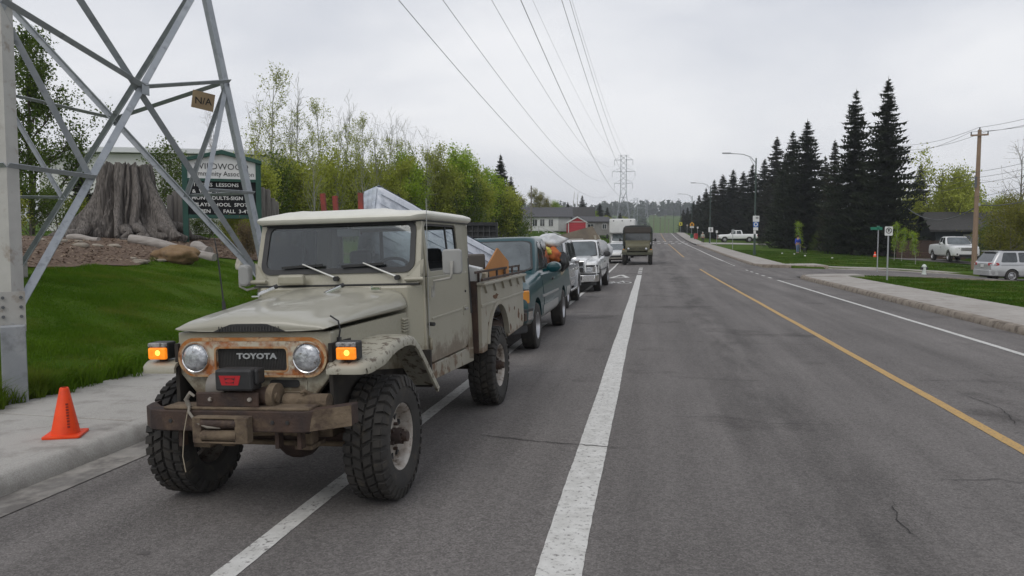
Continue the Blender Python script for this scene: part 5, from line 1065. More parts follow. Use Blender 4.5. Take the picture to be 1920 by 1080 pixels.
# bolted splice plate, concrete stub of the near leg, cardboard notice
def legp(i, z): k = (z-tb[i])/(20.6-tb[i]); return Vector((dirs[i][0]*(1-k), dirs[i][1]*(1-k), z))
face = Vector((A0.x, A0.y, 0)); rgt = Vector((A0.y, -A0.x, 0))
pl = B(); ctr = legp(0, .98)-face*.02
pl.box(ctr-rgt*0+Vector((0, 0, 0)), (.24, .03, .42), Matrix((rgt, face, Vector((0, 0, 1)))).transposed()); plate = pl.obj('splice_plate', galv_old, tw)
for k in range(8):
    p_ = ctr-face*.02+rgt*(-.08+.16*(k % 2))+Vector((0, 0, -.15+.1*(k//2))); B().cyl(p_, p_-face*.02, .017, n=8).obj('bolt', galv_dark, plate)
B().box(legp(0, .3)+Vector((0, 0, .02))-face*.015, (.23, .2, 1.05), Matrix((rgt, face, Vector((0, 0, 1)))).transposed(), .96).obj('leg_stub', M('stub_concrete', (.23, .245, .26), (.3, .31, .32), sc=3, rough=.8, dirt=(.15, .155, .16), dsc=4, dth=(.5, .7)), tw, bev=.01)
for i in (1, 2, 3): B().box(legp(i, tb[i])+Vector((0, 0, .05)), (.4, .4, .6)).obj('footing', concrete2, tw, bev=.02)
card = thing('cardboard_notice', 'small tan cardboard notice tied to a tower strut', 'notice', (0, 0, 0))
pA = legp(1, 4.35); pB = (legp(1, 3.81)+legp(2, 3.81))/2; pc = pA.lerp(pB, .23)+Vector((TWX, TWY, -.17))
card.location = pc; card.rotation_euler = (0, R(8), AZ-math.pi/2+.1)
B().box((0, -.05, 0), (.36, .008, .29)).obj('sheet', M('cardboard_tan', (.33, .245, .145), (.28, .2, .12), sc=4, rough=.9), card)
text('N/A', .16, 'writing', crackm, card, (0, -.056, -.01), depth=.001, bold=.001); bpy.data.objects['writing'].rotation_euler = (math.pi/2, R(-6), 0)
def far_tower(x, D, ytop, label, sw):
    X, Y = col(x, D); z0 = gz(X, Y); hgt = hz(ytop, D)-z0; dd = 3.9*hgt/26
    t_ = thing('transmission_tower', label, 'power tower', (X, Y, z0)); q = hgt/26
    tower(t_, [(-dd*.7, -dd*.7), (dd*.7, -dd*.7), (dd*.7, dd*.7), (-dd*.7, dd*.7)], [0]*4, 22*q, 14.5*q, False, [(17*q, 2.9*q), (20.7*q, 3.6*q), (24.4*q, 2.9*q)], sw)
    return Vector((X, Y, z0)), q
F1, q1 = far_tower(1167.7, 268, 292, 'nearest lattice power tower standing over the far houses beside the road', 1.05)
F2, q2_ = far_tower(1191, 520, 371, 'pale middle lattice power tower on the far slope', 1.3)
F3, q3 = far_tower(1211, 760, 376, 'faintest distant lattice power tower on the hill skyline', 1.6)
wire = M('wire_grey', (.11, .115, .12), rough=.5, metal=.3)
def span(a, b, sag, r, name, label, n=40, group=None):
    a, b = Vector(a), Vector(b); pts = []
    for k in range(n+1):
        t = k/n; p = a.lerp(b, t); p.z -= sag*4*t*(1-t); pts.append(p)
    return tag(B().tube(pts, r, 5).obj(name, wire, None, fix=False, smooth=60), label, 'power line', group)
fa = [(17, 2.9), (20.7, 3.6), (24.4, 2.9)]
for k, (z, hw) in enumerate(ARMS):
    for s, sd in ((-1, 'field'), (1, 'road')):
        span((TWX+s*hw, TWY, z-1.8), (F1.x+s*fa[k][1]*q1, F1.y, F1.z+(fa[k][0]-1.8)*q1), 7.2-.4*k, .018, 'power_line', ('lowest', 'middle', 'topmost')[k]+' conductor on the '+sd+' side of the tower line over the road')
for s, sd in ((-1, 'field'), (1, 'road')): span((TWX+s*1.8, TWY, ttop), (F1.x+s*1.8, F1.y, F1.z+26*q1), 5, .012, 'shield_wire', 'thin shield wire on the '+sd+'-side peak of the tower line')
# ================================================================ UTILITY POLE AND WIRES ON THE RIGHT
wood = M('pole_wood', (.22, .15, .10), (.3, .21, .145), sc=3, rough=.85, vec=(12, 12, 1), bump=.3, bsc=20)
D_ = 50.; X, Y = col(1826, D_); zg_ = gz(X, Y); zt_ = hz(246, D_)
up = thing('utility_pole', 'tall brown wooden utility pole with short crossarm in front of the white driveway pickup', 'utility pole', (X, Y, zg_), 0); up.rotation_euler = (0, .006, YAW*0-.35)
H_ = zt_-zg_
B().tube([(0, 0, -.3), (0, 0, H_)], [.17, .11], 14).obj('pole', wood, up, smooth=40); B().box((0, -.14, H_-.35), (1.0, .1, .1)).obj('crossarm', wood, up)
for x in (-.46, .46): B().cyl((x, -.14, H_-.3), (x, -.14, H_-.12), .045, .03, 10).obj('insulator', galv_dark, up)
B().cyl((0, 0, H_), (0, 0, H_+.16), .04, n=8).obj('insulator', galv_dark, up)
for z in (H_*.62, H_*.66, H_*.7): B().cyl((-.16, -.02, z), (-.3, -.05, z), .03, n=8).obj('bracket', galv_dark, up)
B().box((.16, -.05, H_*.47), (.12, .1, .2)).obj('junction_box', M('box_grey', (.3, .3, .3), rough=.6), up); B().box((-.1, -.14, H_*.63), (.14, .08, .7)).obj('conduit', galv_dark, up)
PT = Vector((X, Y, zg_))
def pw(z0, dx, x2, y2, D2, sag, nm, lb, r=.012): 
    a = PT+Vector((dx, 0, z0)); X2, Y2_ = col(x2, D2); span(a, (X2, Y2_, hz(y2, D2)), sag, r, 'power_line', lb, 16)
for k, (z, dx, yl, yr) in enumerate(((H_+.15, 0, 272, 212), (H_-.12, .45, 282, 224), (H_-.12, -.45, 290, 231))):
    nm = ('top', 'near', 'outer')[k]
    pw(z, dx, 1655, yl, 75, .5, '', f'{nm} crossarm wire running from the utility pole back to the big spruces'); pw(z, dx, 1960, yr, 45, .1, '', f'{nm} crossarm wire running from the utility pole out over the parked minivan')
for k, (f, yl, yr) in enumerate(((.70, 328, 294), (.66, 336, 306), (.62, 345, 318), (.52, 0, 337))):
    nm = ('upper', 'second', 'third', 'lower')[k]
    if yl: pw(H_*f, -.2, 1690, yl, 75, .6, '', f'{nm} thin service wire from pole bracket towards the spruces')
    pw(H_*f, -.2, 1960, yr, 46, .1, '', f'{nm} thin service wire from pole bracket towards the golden shrub')
pw(H_*.46, .1, 1700, 392, 66, .9, '', 'thick black telephone cable sagging from utility pole past the spreading tree', .035); pw(H_*.47, .1, 1960, 362, 46, .3, '', 'thick black telephone cable from utility pole over the minivan', .03)
# ================================================================ STREET LAMPS AND SIGNS
lampgreen = M('lamp_pole_green', (.035, .06, .05), (.05, .075, .062), sc=4, rough=.55); lampgrey = M('lamp_head_grey', (.3, .31, .32), rough=.5)
signw = M('sign_white', (.66, .66, .65), rough=.5); signback = M('sign_steel', (.36, .37, .38), rough=.5, metal=.4); ink = M('sign_black', (.02, .02, .02), rough=.6)
signgreen = M('sign_green', (.012, .17, .10), rough=.45); signblue = M('sign_blue', (.03, .13, .42), rough=.45); signyel = M('sign_yellow', (.62, .55, .03), rough=.5); signorg = M('sign_amber', (.72, .36, .02), rough=.5)
signred = M('box_red', (.42, .03, .03), rough=.5)
def lamp(x, D, ytop, label, rz, arm=2.4):
    X, Y = col(x, D); z0 = gz(X, Y) if X > SR else float(e(Y))+.1; H = hz(ytop, D)-z0
    r = thing('street_lamp', label, 'street lamp', (X, Y, z0), rz, 'street lamps along the right pavement')
    B().cyl((0, 0, -.2), (0, 0, H*.02+.25), .14, .13, 12).tube([(0, 0, .2), (0, 0, H)], [.1, .055], 12).obj('pole', lampgreen, r, smooth=40)
    B().tube([(0, 0, H-.45), (-.5, 0, H+.1), (-1.2, 0, H+.35), (-arm, 0, H+.42)], .035, 8).obj('arm', lampgrey, r, smooth=40); B().tube([(0, 0, H-.9), (-.6, 0, H+.05)], .02, 6).obj('brace', lampgrey, r)
    b = B(); b.loft([[(x_, y_*w_, z_) for y_, z_ in ((-.14, H+.38), (.14, H+.38), (.1, H+.5), (-.1, H+.5))] for x_, w_ in ((-arm+.1, .4), (-arm-.1, 1), (-arm-.55, .9), (-arm-.7, .4))]); b.obj('lamp_head', lampgrey, r, bev=.01)
    return r, Vector((X, Y, z0)), H
RZL = YAW
LP, P_, H_ = lamp(1414, 71, 298, 'street lamp carrying the bus-stop panels at the lawn edge', RZL)
for (x, D, yt, lb) in ((1330, 121, 349, 'street lamp carrying the white pedestrian sign at the crosswalk'), (1296, 168, 368, 'street lamp behind the amber school sign on the climb'), (1275, 215, 380, 'street lamp near the crest past the school signs'), (1262, 255, 396, 'last tiny street lamp beyond the crest')): lamp(x, D, yt, lb, RZL)
bs = thing('bus_stop_sign', 'cluster of bus-stop panels with a blue round symbol on the lamp post', 'sign', P_, RZL)
sc_ = 71/FPX
def rel(x, y): return ((x-1414)*sc_, hz(y, 71)-P_.z)
for (x0, y0, x1, y1, m_, nm) in ((1408, 404, 1413, 413, ink, 'black_panel'), (1409, 405, 1421, 416, signw, 'route_panel'), (1409.5, 416.5, 1419.5, 426, signblue, 'blue_panel'), (1410, 426.5, 1419, 432, signw, 'notice_panel'), (1410.5, 432.5, 1415, 438.5, signw, 'small_panel')):
    a, b_ = rel(x0, y1), rel(x1, y0); B().box(((a[0]+b_[0])/2, -.16-.003*len(bs.children), (a[1]+b_[1])/2), (b_[0]-a[0], .01, b_[1]-a[1])).obj(nm, m_, bs)
a = rel(1414.5, 421); B().lathe([(.001, -.19), (.19, -.19), (.19, -.18)], 20, 'y', (a[0], 0, a[1])).obj('round_symbol', signw, bs); B().lathe([(.001, -.195), (.11, -.195), (.11, -.18)], 14, 'y', (a[0], 0, a[1])).obj('symbol_core', signblue, bs)
a = rel(1416.5, 409); text('48', .28, 'route_number', ink, bs, (a[0], -.18, a[1]))
B().beam((-.02, -.12, rel(0, 440)[1]), (-.02, -.12, rel(0, 403)[1]), .05).obj('mounting', signback, bs)
def post_sign(x, D, ytop, ybase, label, rz=None):
    X, Y = col(x, D); z0 = gz(X, Y) if X > SR or X < SL else float(e(Y))+.1; H = hz(ytop, D)-z0
    r = thing('traffic_sign', label, 'sign', (X, Y, z0-.02), YAW if rz is None else rz)
    B().cyl((0, 0, -.2), (0, 0, H), .032, n=10).obj('post', signback, r, smooth=40); return r, H, D/FPX
r, H, k = post_sign(1664, 32.5, 424, 527, 'no-parking sign with crossed-out P on a steel post in the near lawn', YAW-.1)
B().prism(rrect(-.16, .16, H-.38, H, .03), 'y', -.045, -.036).obj('panel', signw, r); b = B(); b.ringpanel([(.125*math.cos(a), H-.17+.125*math.sin(a)) for a in np.linspace(0, 6.2832, 24, endpoint=False)], [(.1*math.cos(a), H-.17+.1*math.sin(a)) for a in np.linspace(0, 6.2832, 24, endpoint=False)], 'y', -.052, -.044); b.obj('ring', ink, r)
text('P', .19, 'letter', ink, r, (0, -.05, H-.17), bold=.004); B().beam((-.08, -.055, H-.09), (.08, -.055, H-.25), .022, .008).obj('slash', ink, r)
r, H, k = post_sign(1645, 46, 427, 503, 'green street-name blade on a steel post by the side street', YAW-.1)
B().box((-.12, -.04, H-.03), (.68, .02, .17)).obj('name_blade', signgreen, r, bev=.005); B().box((0, 0, H+.05), (.02, .5, .15)).obj('name_blade', signgreen, r)
r, H, k = post_sign(1331, 119, 426, 458, 'white pedestrian-crossing sign with black walking figure at the crosswalk')
B().prism(rrect(-.36, .36, H-.75, H, .04), 'y', -.2, -.19).obj('panel', signw, r)
fg = B(); z_ = H-.38
fg.add([(.0+.05*math.cos(a), -.205, z_+.25+.05*math.sin(a)) for a in np.linspace(0, 6.28, 10, endpoint=False)], [tuple(range(10))])
for pts in ([(-.06, .18), (.07, .18), (.06, -.03), (-.05, -.03)], [(-.05, -.03), (.01, -.03), (-.09, -.3), (-.15, -.28)], [(0, -.03), (.06, -.03), (.14, -.28), (.08, -.3)], [(.05, .17), (.16, 0), (.13, -.02), (.03, .1)]): fg.add([(x_, -.205, z_+zz) for x_, zz in pts], [tuple(range(len(pts)))])
fg.obj('walking_figure', ink, r)
r, H, k = post_sign(1296, 160, 417, 449, 'amber school-crossing sign with white tab below')
B().prism([(-.45, H-.75), (.45, H-.75), (.45, H-.3), (0, H+.1), (-.45, H-.3)], 'y', -.2, -.19).obj('panel', signorg, r); B().prism(rrect(-.42, .42, H-1.15, H-.78, .03), 'y', -.2, -.19).obj('tab', signw, r); B().prism([(-.2, H-.65), (.2, H-.65), (.1, H-.2), (-.1, H-.2)], 'y', -.21, -.199).obj('figures', ink, r)
r, H, k = post_sign(1275, 205, 417, 438, 'small yellow playground sign on the climb near the crest')
B().prism(rrect(-.42, .42, H-.85, H, .05), 'y', -.2, -.19).obj('panel', signyel, r); B().prism(rrect(-.18, .18, H-.65, H-.25, .02), 'y', -.21, -.199).obj('figure', ink, r)
for (x, D, yt, yb, lb, pm) in ((1343, 112, 432, 460, 'small white sign on a thin post in front of the crew cab pickup', signw), (1373, 88, 430, 471, 'thin sign seen edge-on beside the parked crew cab pickup', signback), (1287.5, 172, 421, 437, 'narrow pale marker post on the climb', M('pale_post', (.4, .36, .3), rough=.7)), (1307, 150, 425, 446, 'small sign on a white post beside the red box', signw)):
    r, H, k = post_sign(x, D, yt, yb, lb); B().prism(rrect(-.16, .16, H-.36, H, .02), 'y', -.05, -.04).obj('panel', pm, r)
X, Y = col(1304, 150); mb = thing('red_box', 'red street mail box standing on the far lawn', 'mail box', (X, Y, gz(X, Y)-.02), YAW)
B().prism(rrect(-.32, .32, .12, 1.15, .12, 5), 'y', -.3, .3).obj('body', signred, mb, bev=.03)
for s in (-.24, .24): B().box((s, 0, .08), (.08, .4, .18)).obj('leg', ink, mb)
B().box((0, -.305, .85), (.4, .02, .12)).obj('slot_flap', M('flap_dark', (.1, .01, .01), rough=.5), mb)
X, Y = col(1296, 158); gb_ = thing('green_bin', 'small green litter bin beside the red mail box', 'bin', (X, Y, gz(X, Y)-.02), 0); B().lathe([(.25, 0), (.3, .8), (.26, .85), (.001, .88)], 14, 'z').obj('drum', signgreen, gb_, smooth=40); B().lathe([(.31, .74), (.32, .8), (.3, .82)], 14, 'z').obj('lid_band', ink, gb_)
# fire hydrant in the far verge
X, Y = col(1733, 44); hy = thing('fire_hydrant', 'pale green-and-white stub hydrant with black caps in the verge', 'hydrant', (X, Y, gz(X, Y)-.02), .3)
hyw = M('hydrant_pale', (.55, .6, .55), rough=.5)
B().lathe([(.13, 0), (.13, .06), (.1, .08), (.1, .42), (.13, .44), (.13, .48), (.09, .56), (.03, .6), (.001, .6)], 14, 'z').obj('barrel', hyw, hy, smooth=40)
for s in (-1, 1): B().cyl((s*.09, 0, .36), (s*.2, 0, .36), .07, n=10).obj('cap', ink, hy)
# ================================================================ TRAFFIC CONE ON THE PAVEMENT
cx_, cy_ = -4.985, 5.86
cn_ = thing('traffic_cone', 'bright orange traffic cone on a square base on the pale pavement', 'traffic cone', (cx_, cy_, float(zpl(cx_, cy_))-.003), .42)
orange = M('cone_orange', (.85, .075, .012), (.72, .055, .01), sc=6, rough=.5, dirt=(.5, .06, .02), dsc=9, dth=(.58, .72), spec=.3)
B().prism(rrect(-.15, .15, -.15, .15, .025), 'z', 0, .022).obj('base', orange, cn_, bev=.005)
B().lathe([(.118, .02), (.112, .035), (.036, .415), (.030, .422), (.022, .422)], 32, 'z').obj('cone', orange, cn_, smooth=50)
pm_ = M('cone_print', (.25, .02, .01), rough=.7)
for k in range(9):
    z = .09+.024*k; rr_ = .112-(z-.035)*.2+.0015; a = -1.05
    B().box((rr_*math.cos(a), rr_*math.sin(a), z), (.004, .02, .011 if k % 2 else .016), rot=(0, -.2, a)).obj('stamped_mark', pm_, cn_)
tag(B().add([(cx_-.22+.11*math.cos(a)*random.uniform(.5, 1), cy_+.35+.07*math.sin(a)*random.uniform(.5, 1), float(zpl(cx_-.2, cy_+.35))+.003) for a in np.linspace(0, 6.28, 12, endpoint=False)], [tuple(range(12))]).obj('dirt_stain', M('dirt_brown', (.16, .12, .09), rough=1), pav_l, fix=False), 'brown dirt stain')
# ================================================================ COMMUNITY SIGN
sgreen = M('sign_frame_green', (.008, .055, .038), (.012, .07, .05), sc=4, rough=.5); boardblk = M('letter_board_black', (.010, .011, .012), rough=.7, spec=.2)
SD = 26.; X, Y = col(420, SD); zb_ = gz(X, Y); cs = thing('community_sign', 'green-framed community association sign with white header and black letter board', 'sign', (X, Y, zb_-.03), math.atan2(-X, Y))
def sy(y): return hz(y, SD)-zb_
hwS = 1.2
B().prism([(-hwS-.06, sy(300)-.12), (-hwS-.06, sy(300)), (0, sy(282)), (hwS+.06, sy(300)), (hwS+.06, sy(300)-.12), (0, sy(282)-.14)], 'y', -.2, .2).obj('peaked_top', sgreen, cs, bev=.01)
B().prism([(-hwS+.1, sy(336)), (hwS-.1, sy(336)), (hwS-.1, sy(302)), (0, sy(286)), (-hwS+.1, sy(302))], 'y', -.08, .08).obj('header_panel', signw, cs)
for s in (-1, 1): B().box((s*(hwS-.05), 0, sy(300)/2-.1), (.17, .26, sy(300)+.1)).obj('post', sgreen, cs, bev=.01)
B().box((0, 0, sy(337.5)), (2*hwS-.2, .24, .09)).obj('rail', sgreen, cs); B().box((0, 0, sy(405)), (2*hwS-.2, .24, .12)).obj('rail', sgreen, cs)
B().box((0, 0, (sy(339)+sy(403))/2), (2*hwS-.22, .1, sy(339)-sy(403))).obj('letter_board', boardblk, cs)
tw_ = text('WILDWOOD', .29, 'header_text', ink, cs, (0, -.085, sy(313)), sx=.98); text('Community Association', .225, 'header_text', ink, cs, (0, -.085, sy(326)), sx=.93)
lit = M('board_letters_white', (.7, .7, .68), rough=.5)
for k, ln in enumerate(('TENNIS LESSONS MO', '& WED AGE 6-12 AM', 'MON ADULTS-SIGN UP', 'PLAYSCHOOL SPOTS', 'OPEN IN FALL 3-4Y')): text(ln.replace(' ', '  '), .165, 'board_text', lit, cs, (0, -.054, sy(346.5+12.2*k)), sx=1.1 if k != 2 else 1.06, bold=.002)['kind'] = 'stuff'
# ================================================================ STUMP, LOGS, BOULDERS, PALISADE, MULCH BED
mulch = M('bark_mulch', (.085, .052, .033), (.15, .10, .068), sc=14, rough=1, det=8, bump=1.0, bsc=26, dirt=(.2, .16, .12), dsc=11, dth=(.6, .7))
yv = np.linspace(9, 31, 45); grd = []
for y in yv:
    x_edge = -12.55+.3*math.sin(y*.9)+.15*math.sin(y*2.3); grd.append([(x, y, gz(x, y)+.03) for x in np.linspace(x_edge, -20, 16)])
mb_ = struct(B().sheet(grd).obj('mulch_bed', mulch, None, smooth=40, fix=False), 'brown bark mulch bed around the stump and sign')
# loose chips
cv, cf = [], []
for k in range(5200):
    y = random.uniform(9.5, 30.5); x = -12.55-abs(random.gauss(0, 2.2)); 
    if x < -19.5: continue
    a = random.uniform(0, 6.28); L, w_ = random.uniform(.03, .1), random.uniform(.012, .035); t_ = random.uniform(-.5, .5); z = gz(x, y)+.04
    dx, dy = math.cos(a)*L/2, math.sin(a)*L/2; px_, py_ = -math.sin(a)*w_/2, math.cos(a)*w_/2; i = len(cv)
    cv += [(x-dx-px_, y-dy-py_, z-t_*L/2), (x+dx-px_, y+dy-py_, z+t_*L/2), (x+dx+px_, y+dy+py_, z+t_*L/2+.01), (x-dx+px_, y-dy+py_, z-t_*L/2+.01)]; cf.append((i, i+1, i+2, i+3))
chips = link('mulch_chips', npmesh('mulch_chips', np.array(cv), np.array(cf), M('chips', (.16, .105, .068), (.27, .21, .15), sc=3, rough=1), 4)); tag(chips, 'loose bark chips strewn over the mulch bed', 'mulch', kind='stuff')
bark = M('weathered_stump', (.055, .048, .042), (.21, .188, .17), sc=4, rough=.95, vec=(7, 7, .5), det=10, bump=1.0, bsc=6, dirt=(.05, .042, .036), dsc=2.2, dth=(.6, .7), th=(.32, .68))
SDp = 25.5; X, Y = col(241, SDp); zs = gz(X, Y)-.1; stump = thing('tree_stump', 'huge weathered grey tree stump with flaring ridged roots', 'tree stump', (X, Y, zs), .3)
nA, nH = 340, 44; Hs = hz(310, SDp)-zs; grd = []
gro = [(random.uniform(0, 6.283), random.uniform(.022, .075), random.uniform(.12, .34), random.uniform(-.5, .5), random.uniform(0, 6)) for _ in range(44)]
for j in range(nH+1):
    t = j/nH; row = []
    base = .76+.62*(1-t)**1.25+.62*(1-t)**4.5
    for i in range(nA):
        a = 2*math.pi*i/nA; q = Vector((math.cos(a)*1.3, math.sin(a)*1.3, t*.7))
        rid = abs(noise.noise(q*2.1+Vector((4, 1, 0)))); fin = noise.noise(Vector((math.cos(a)*14+t, math.sin(a)*14, t*1.8)))
        dp = 0
        for (ga, gw, gd, gt, gp) in gro:
            dl = (a-ga-gt*.25*(1-t)-.07*math.sin(t*5+gp)+math.pi) % (2*math.pi)-math.pi; w2 = gw*(1.5-.7*t)
            if abs(dl) < 3*w2: dp = max(dp, gd*(1.2-.55*t)*math.exp(-(dl/w2)**2))
        r_ = base*(1+(.6*(1-t)+.12)*(rid-.2)*1.2-dp+.035*fin+.015*noise.noise(q*22))
        if t < .06: r_ *= .8+3*t
        zz = t*Hs*(1+.05*noise.noise(q*3)*t)+((.1*noise.noise(q*5)-dp*.5) if t > .93 else 0)
        row.append((r_*math.cos(a)*1.02, r_*math.sin(a)*.9, zz))
    row.append(row[0]); grd.append(row)
b = B().sheet(grd); k0 = len(b.v); b.v.append((0, 0, Hs*.9)); topi = nH*(nA+1); b.f += [(topi+i, topi+i+1, k0) for i in range(nA)]
b.obj('trunk', bark, stump, smooth=70)
for k in range(13):
    a = 2*math.pi*k/13+random.uniform(-.2, .2); r0 = 1.45+random.uniform(-.1, .15); L = random.uniform(.45, .9); pts = []
    for t in np.linspace(0, 1, 7): pts.append(((r0+L*t)*math.cos(a+.25*t*random.uniform(-1, 1)), (r0+L*t)*.9*math.sin(a+.2*t), .42*(1-t)**1.5+.06+.06*math.sin(t*9+k)))
    B().tube(pts, [.2, .17, .15, .12, .09, .07, .04], 8).obj('root', bark, stump, smooth=55)
postw = M('palisade_grey', (.12, .11, .10), (.19, .175, .16), sc=3, rough=.95, vec=(6, 6, .6), bump=.6, bsc=9)
for k, (x, yt, D) in enumerate(((322, 366, 27.5), (332, 359, 27.6), (342, 362, 27.6), (350, 364, 27.8), (492, 352, 27.2), (502, 356, 27.4), (511, 372, 27.6), (517, 378, 27.9))):
    X, Y = col(x, D); z0 = gz(X, Y); H = hz(yt, D)-z0
    o = B().tube([(0, 0, -.2), (.01, 0, H*.5), (.02, .01, H-.06), (.02, .01, H)], [.14, .13, .125, .09], 12).obj('palisade_post', postw, None, smooth=50); o.location = (X, Y, z0)
    tag(o, 'weathered grey palisade post '+('touching the stump roots', 'second out from the stump', 'third out from the stump', 'half hidden by the stump-side post of the green sign', 'tallest beside the far green sign post', 'second out from the far green sign post', 'short and low, third out from the far green sign post', 'lowest, nearest the aspens')[k], 'post', 'palisade posts beside the stump' if k < 4 else 'palisade posts beyond the sign')
logm = M('driftwood', (.25, .225, .2), (.36, .33, .3), sc=3, rough=.9, vec=(1, 6, 6), bump=.5, bsc=8)
def log(x0, x1, y, D, r, label, tilt=0):
    a = col(x0, D); c = col(x1, D-.3); za, zc = gz(*a)+r*.8, gz(*c)+r*.8+tilt; n = 9
    pts = [(a[0]+(c[0]-a[0])*t, a[1]+(c[1]-a[1])*t, za+(zc-za)*t+.03*math.sin(5*t)) for t in np.linspace(0, 1, n)]
    return tag(B().tube(pts, [r*(1+.12*math.sin(7*t)) for t in np.linspace(0, 1, n)], 12).obj('log', logm, None, smooth=50), label, 'log')
log(246, 402, 463, 22.5, .14, 'long pale log lying behind the brown boulder'); log(130, 187, 440, 22.8, .09, 'short pale log at the foot of the stump'); log(365, 392, 452, 23.5, .16, 'thick log end lying under the green sign')
rockb = M('brown_boulder', (.17, .105, .05), (.24, .16, .085), sc=5, rough=.9, bump=.7, bsc=9, dirt=(.1, .065, .04), dsc=5, dth=(.55, .7)); rockp = M('pale_rock', (.23, .195, .15), (.31, .275, .225), sc=6, rough=.9, bump=.5, bsc=12)
X, Y = col(331, 20.6); lump('boulder', rockb, (X, Y, gz(X, Y)+.18), .58, 'rounded brown boulder on the mulch in front of the pale log', 'boulder', 31, (1.05, .6, .45), 4, .18)
for k in range(15):
    x = random.choice([random.uniform(40, 240), random.uniform(380, 460)]); D = random.uniform(18.2, 21.5); X, Y = col(x, D)
    if X > -12.4: X = -12.5-random.uniform(0, .6)
    o = lump('edging_stone', rockp, (X, Y, gz(X, Y)+.03), random.uniform(.07, .2), 'pale flat edging stone along the mulch bed', 'stone', 40+k, (1.3, 1, .4), 2, .25); o['group'] = 'edging stones of the mulch bed'
X, Y = col(450, 21.5); lump('white_root', M('bleached_root', (.5, .46, .4), rough=.8), (X, Y, gz(X, Y)+.15), .2, 'bleached white root lump beside the log end', 'root', 77, (.5, .5, 1.2), 3, .5)
# ================================================================ TREES AND SHRUBS
def leafmat(name, c, c2, sc=1.2, c3=None):
    m = M(name, c, c2, sc=sc, rough=.75, det=3, th=(.3, .7), spec=.08, dirt=c3, dsc=.9, dth=(.5, .7))
    t = m.node_tree; b = t.nodes['Principled BSDF']; o = t.nodes['Material Output']
    tr = N(t, 'ShaderNodeBsdfTranslucent'); mx = N(t, 'ShaderNodeMixShader'); mx.inputs[0].default_value = .3
    src = b.inputs['Base Color'].links[0].from_socket; t.links.new(src, tr.inputs[0]); t.links.new(b.outputs[0], mx.inputs[1]); t.links.new(tr.outputs[0], mx.inputs[2]); t.links.new(mx.outputs[0], o.inputs[0]); return m
lf_spring = leafmat('spring_leaf', (.26, .30, .035), (.38, .41, .08)); lf_bright = leafmat('bright_leaf', (.21, .33, .022), (.34, .44, .055), 1.0); lf_olive = leafmat('olive_leaf', (.19, .185, .035), (.28, .26, .07)); lf_deep = leafmat('deep_leaf', (.055, .10, .018), (.13, .175, .03)); lf_gold = leafmat('golden_leaf', (.16, .165, .022), (.24, .235, .045)); lf_needle = leafmat('spruce_needle', (.032, .042, .026), (.066, .08, .046), .8); lf_needle2 = leafmat('spruce_needle_brown', (.04, .043, .025), (.072, .074, .042), .8); lf_dry = leafmat('dry_brush', (.13, .10, .055), (.2, .15, .085))
blossom = leafmat('white_blossom', (.5, .52, .45), (.62, .62, .56)); bark_g = M('aspen_bark', (.27, .27, .235), (.36, .355, .32), sc=6, rough=.9, dirt=(.1, .095, .085), dsc=8, dth=(.58, .66)); bark_d = M('dark_bark', (.055, .045, .036), (.09, .075, .06), sc=8, rough=.95, bump=.4, bsc=16); twig = M('twig_grey', (.16, .145, .125), (.22, .2, .175), sc=6, rough=.9)
def leaves(P, n, size, rng, jit, mat, name, asp=.62, up=0.0):
    """n leaf quads scattered around anchor points P (k,3)"""
    k = rng.integers(0, len(P), n); C = P[k]+rng.normal(0, 1, (n, 3))*jit
    a = rng.normal(0, 1, (n, 3)); a[:, 2] += up; a /= np.linalg.norm(a, axis=1)[:, None]
    b = rng.normal(0, 1, (n, 3)); b -= a*(a*b).sum(1)[:, None]; b /= np.linalg.norm(b, axis=1)[:, None]
    s = size*rng.uniform(.55, 1.25, n)[:, None]
    V = np.stack([C-a*s*.5, C+b*s*asp*.5, C+a*s*.5, C-b*s*asp*.5], 1).reshape(-1, 3)
    return npmesh(name, V, np.arange(4*n).reshape(n, 4), mat, 4)
def grow(rng, H, spread, trunk_r, levels=3, nb=(9, 5, 3), lean=.0, upb=.6, start=.25, shrink=.55, wob=.05):
    """branch skeleton; returns tube list [(pts, radii)], anchor points"""
    tubes, anch = [], []
    def limb(p, d, L, r, lev):
        n = 6 if lev == 0 else 4; pts, rad = [p], [r]; q = p.copy(); dd = d.copy()
        for i in range(n):
            dd = (dd+Vector(rng.normal(0, wob if lev == 0 else wob*2.4, 3))+Vector((0, 0, .05 if lev else 0))).normalized(); q = q+dd*L/n; pts.append(q.copy()); rad.append(max(.009, r*(1-(i+1)/n*.82)))
        tubes.append((pts, rad, lev))
        if lev == levels-1 or L < .3:
            for i in range(1, n+1): anch.append(tuple(pts[i]))
            return
        if lev >= 1: anch.extend(tuple(x) for x in pts[2:])
        m = nb[lev]
        for k in range(m):
            t = start+(1-start)*(k+rng.uniform(0, 1))/m if lev == 0 else rng.uniform(.3, 1); i = min(n-1, int(t*n)); f = t*n-i; pp = pts[i].lerp(pts[i+1], f)
            a = rng.uniform(0, 6.283); out = Vector((math.cos(a), math.sin(a), 0))
            nd = (out*(1-upb)+dd*upb*.6+Vector((0, 0, upb*.75))).normalized() if lev == 0 else (dd+Vector(rng.normal(0, .6, 3))).normalized()
            LL = spread*(1.1-.55*t)*rng.uniform(.75, 1.2) if lev == 0 else L*shrink*rng.uniform(.7, 1.15)
            limb(pp, nd, LL, rad[i]*.55, lev+1)
    limb(Vector((0, 0, -.15)), Vector((lean, 0, 1)).normalized(), H, trunk_r, 0)
    return tubes, np.array(anch)
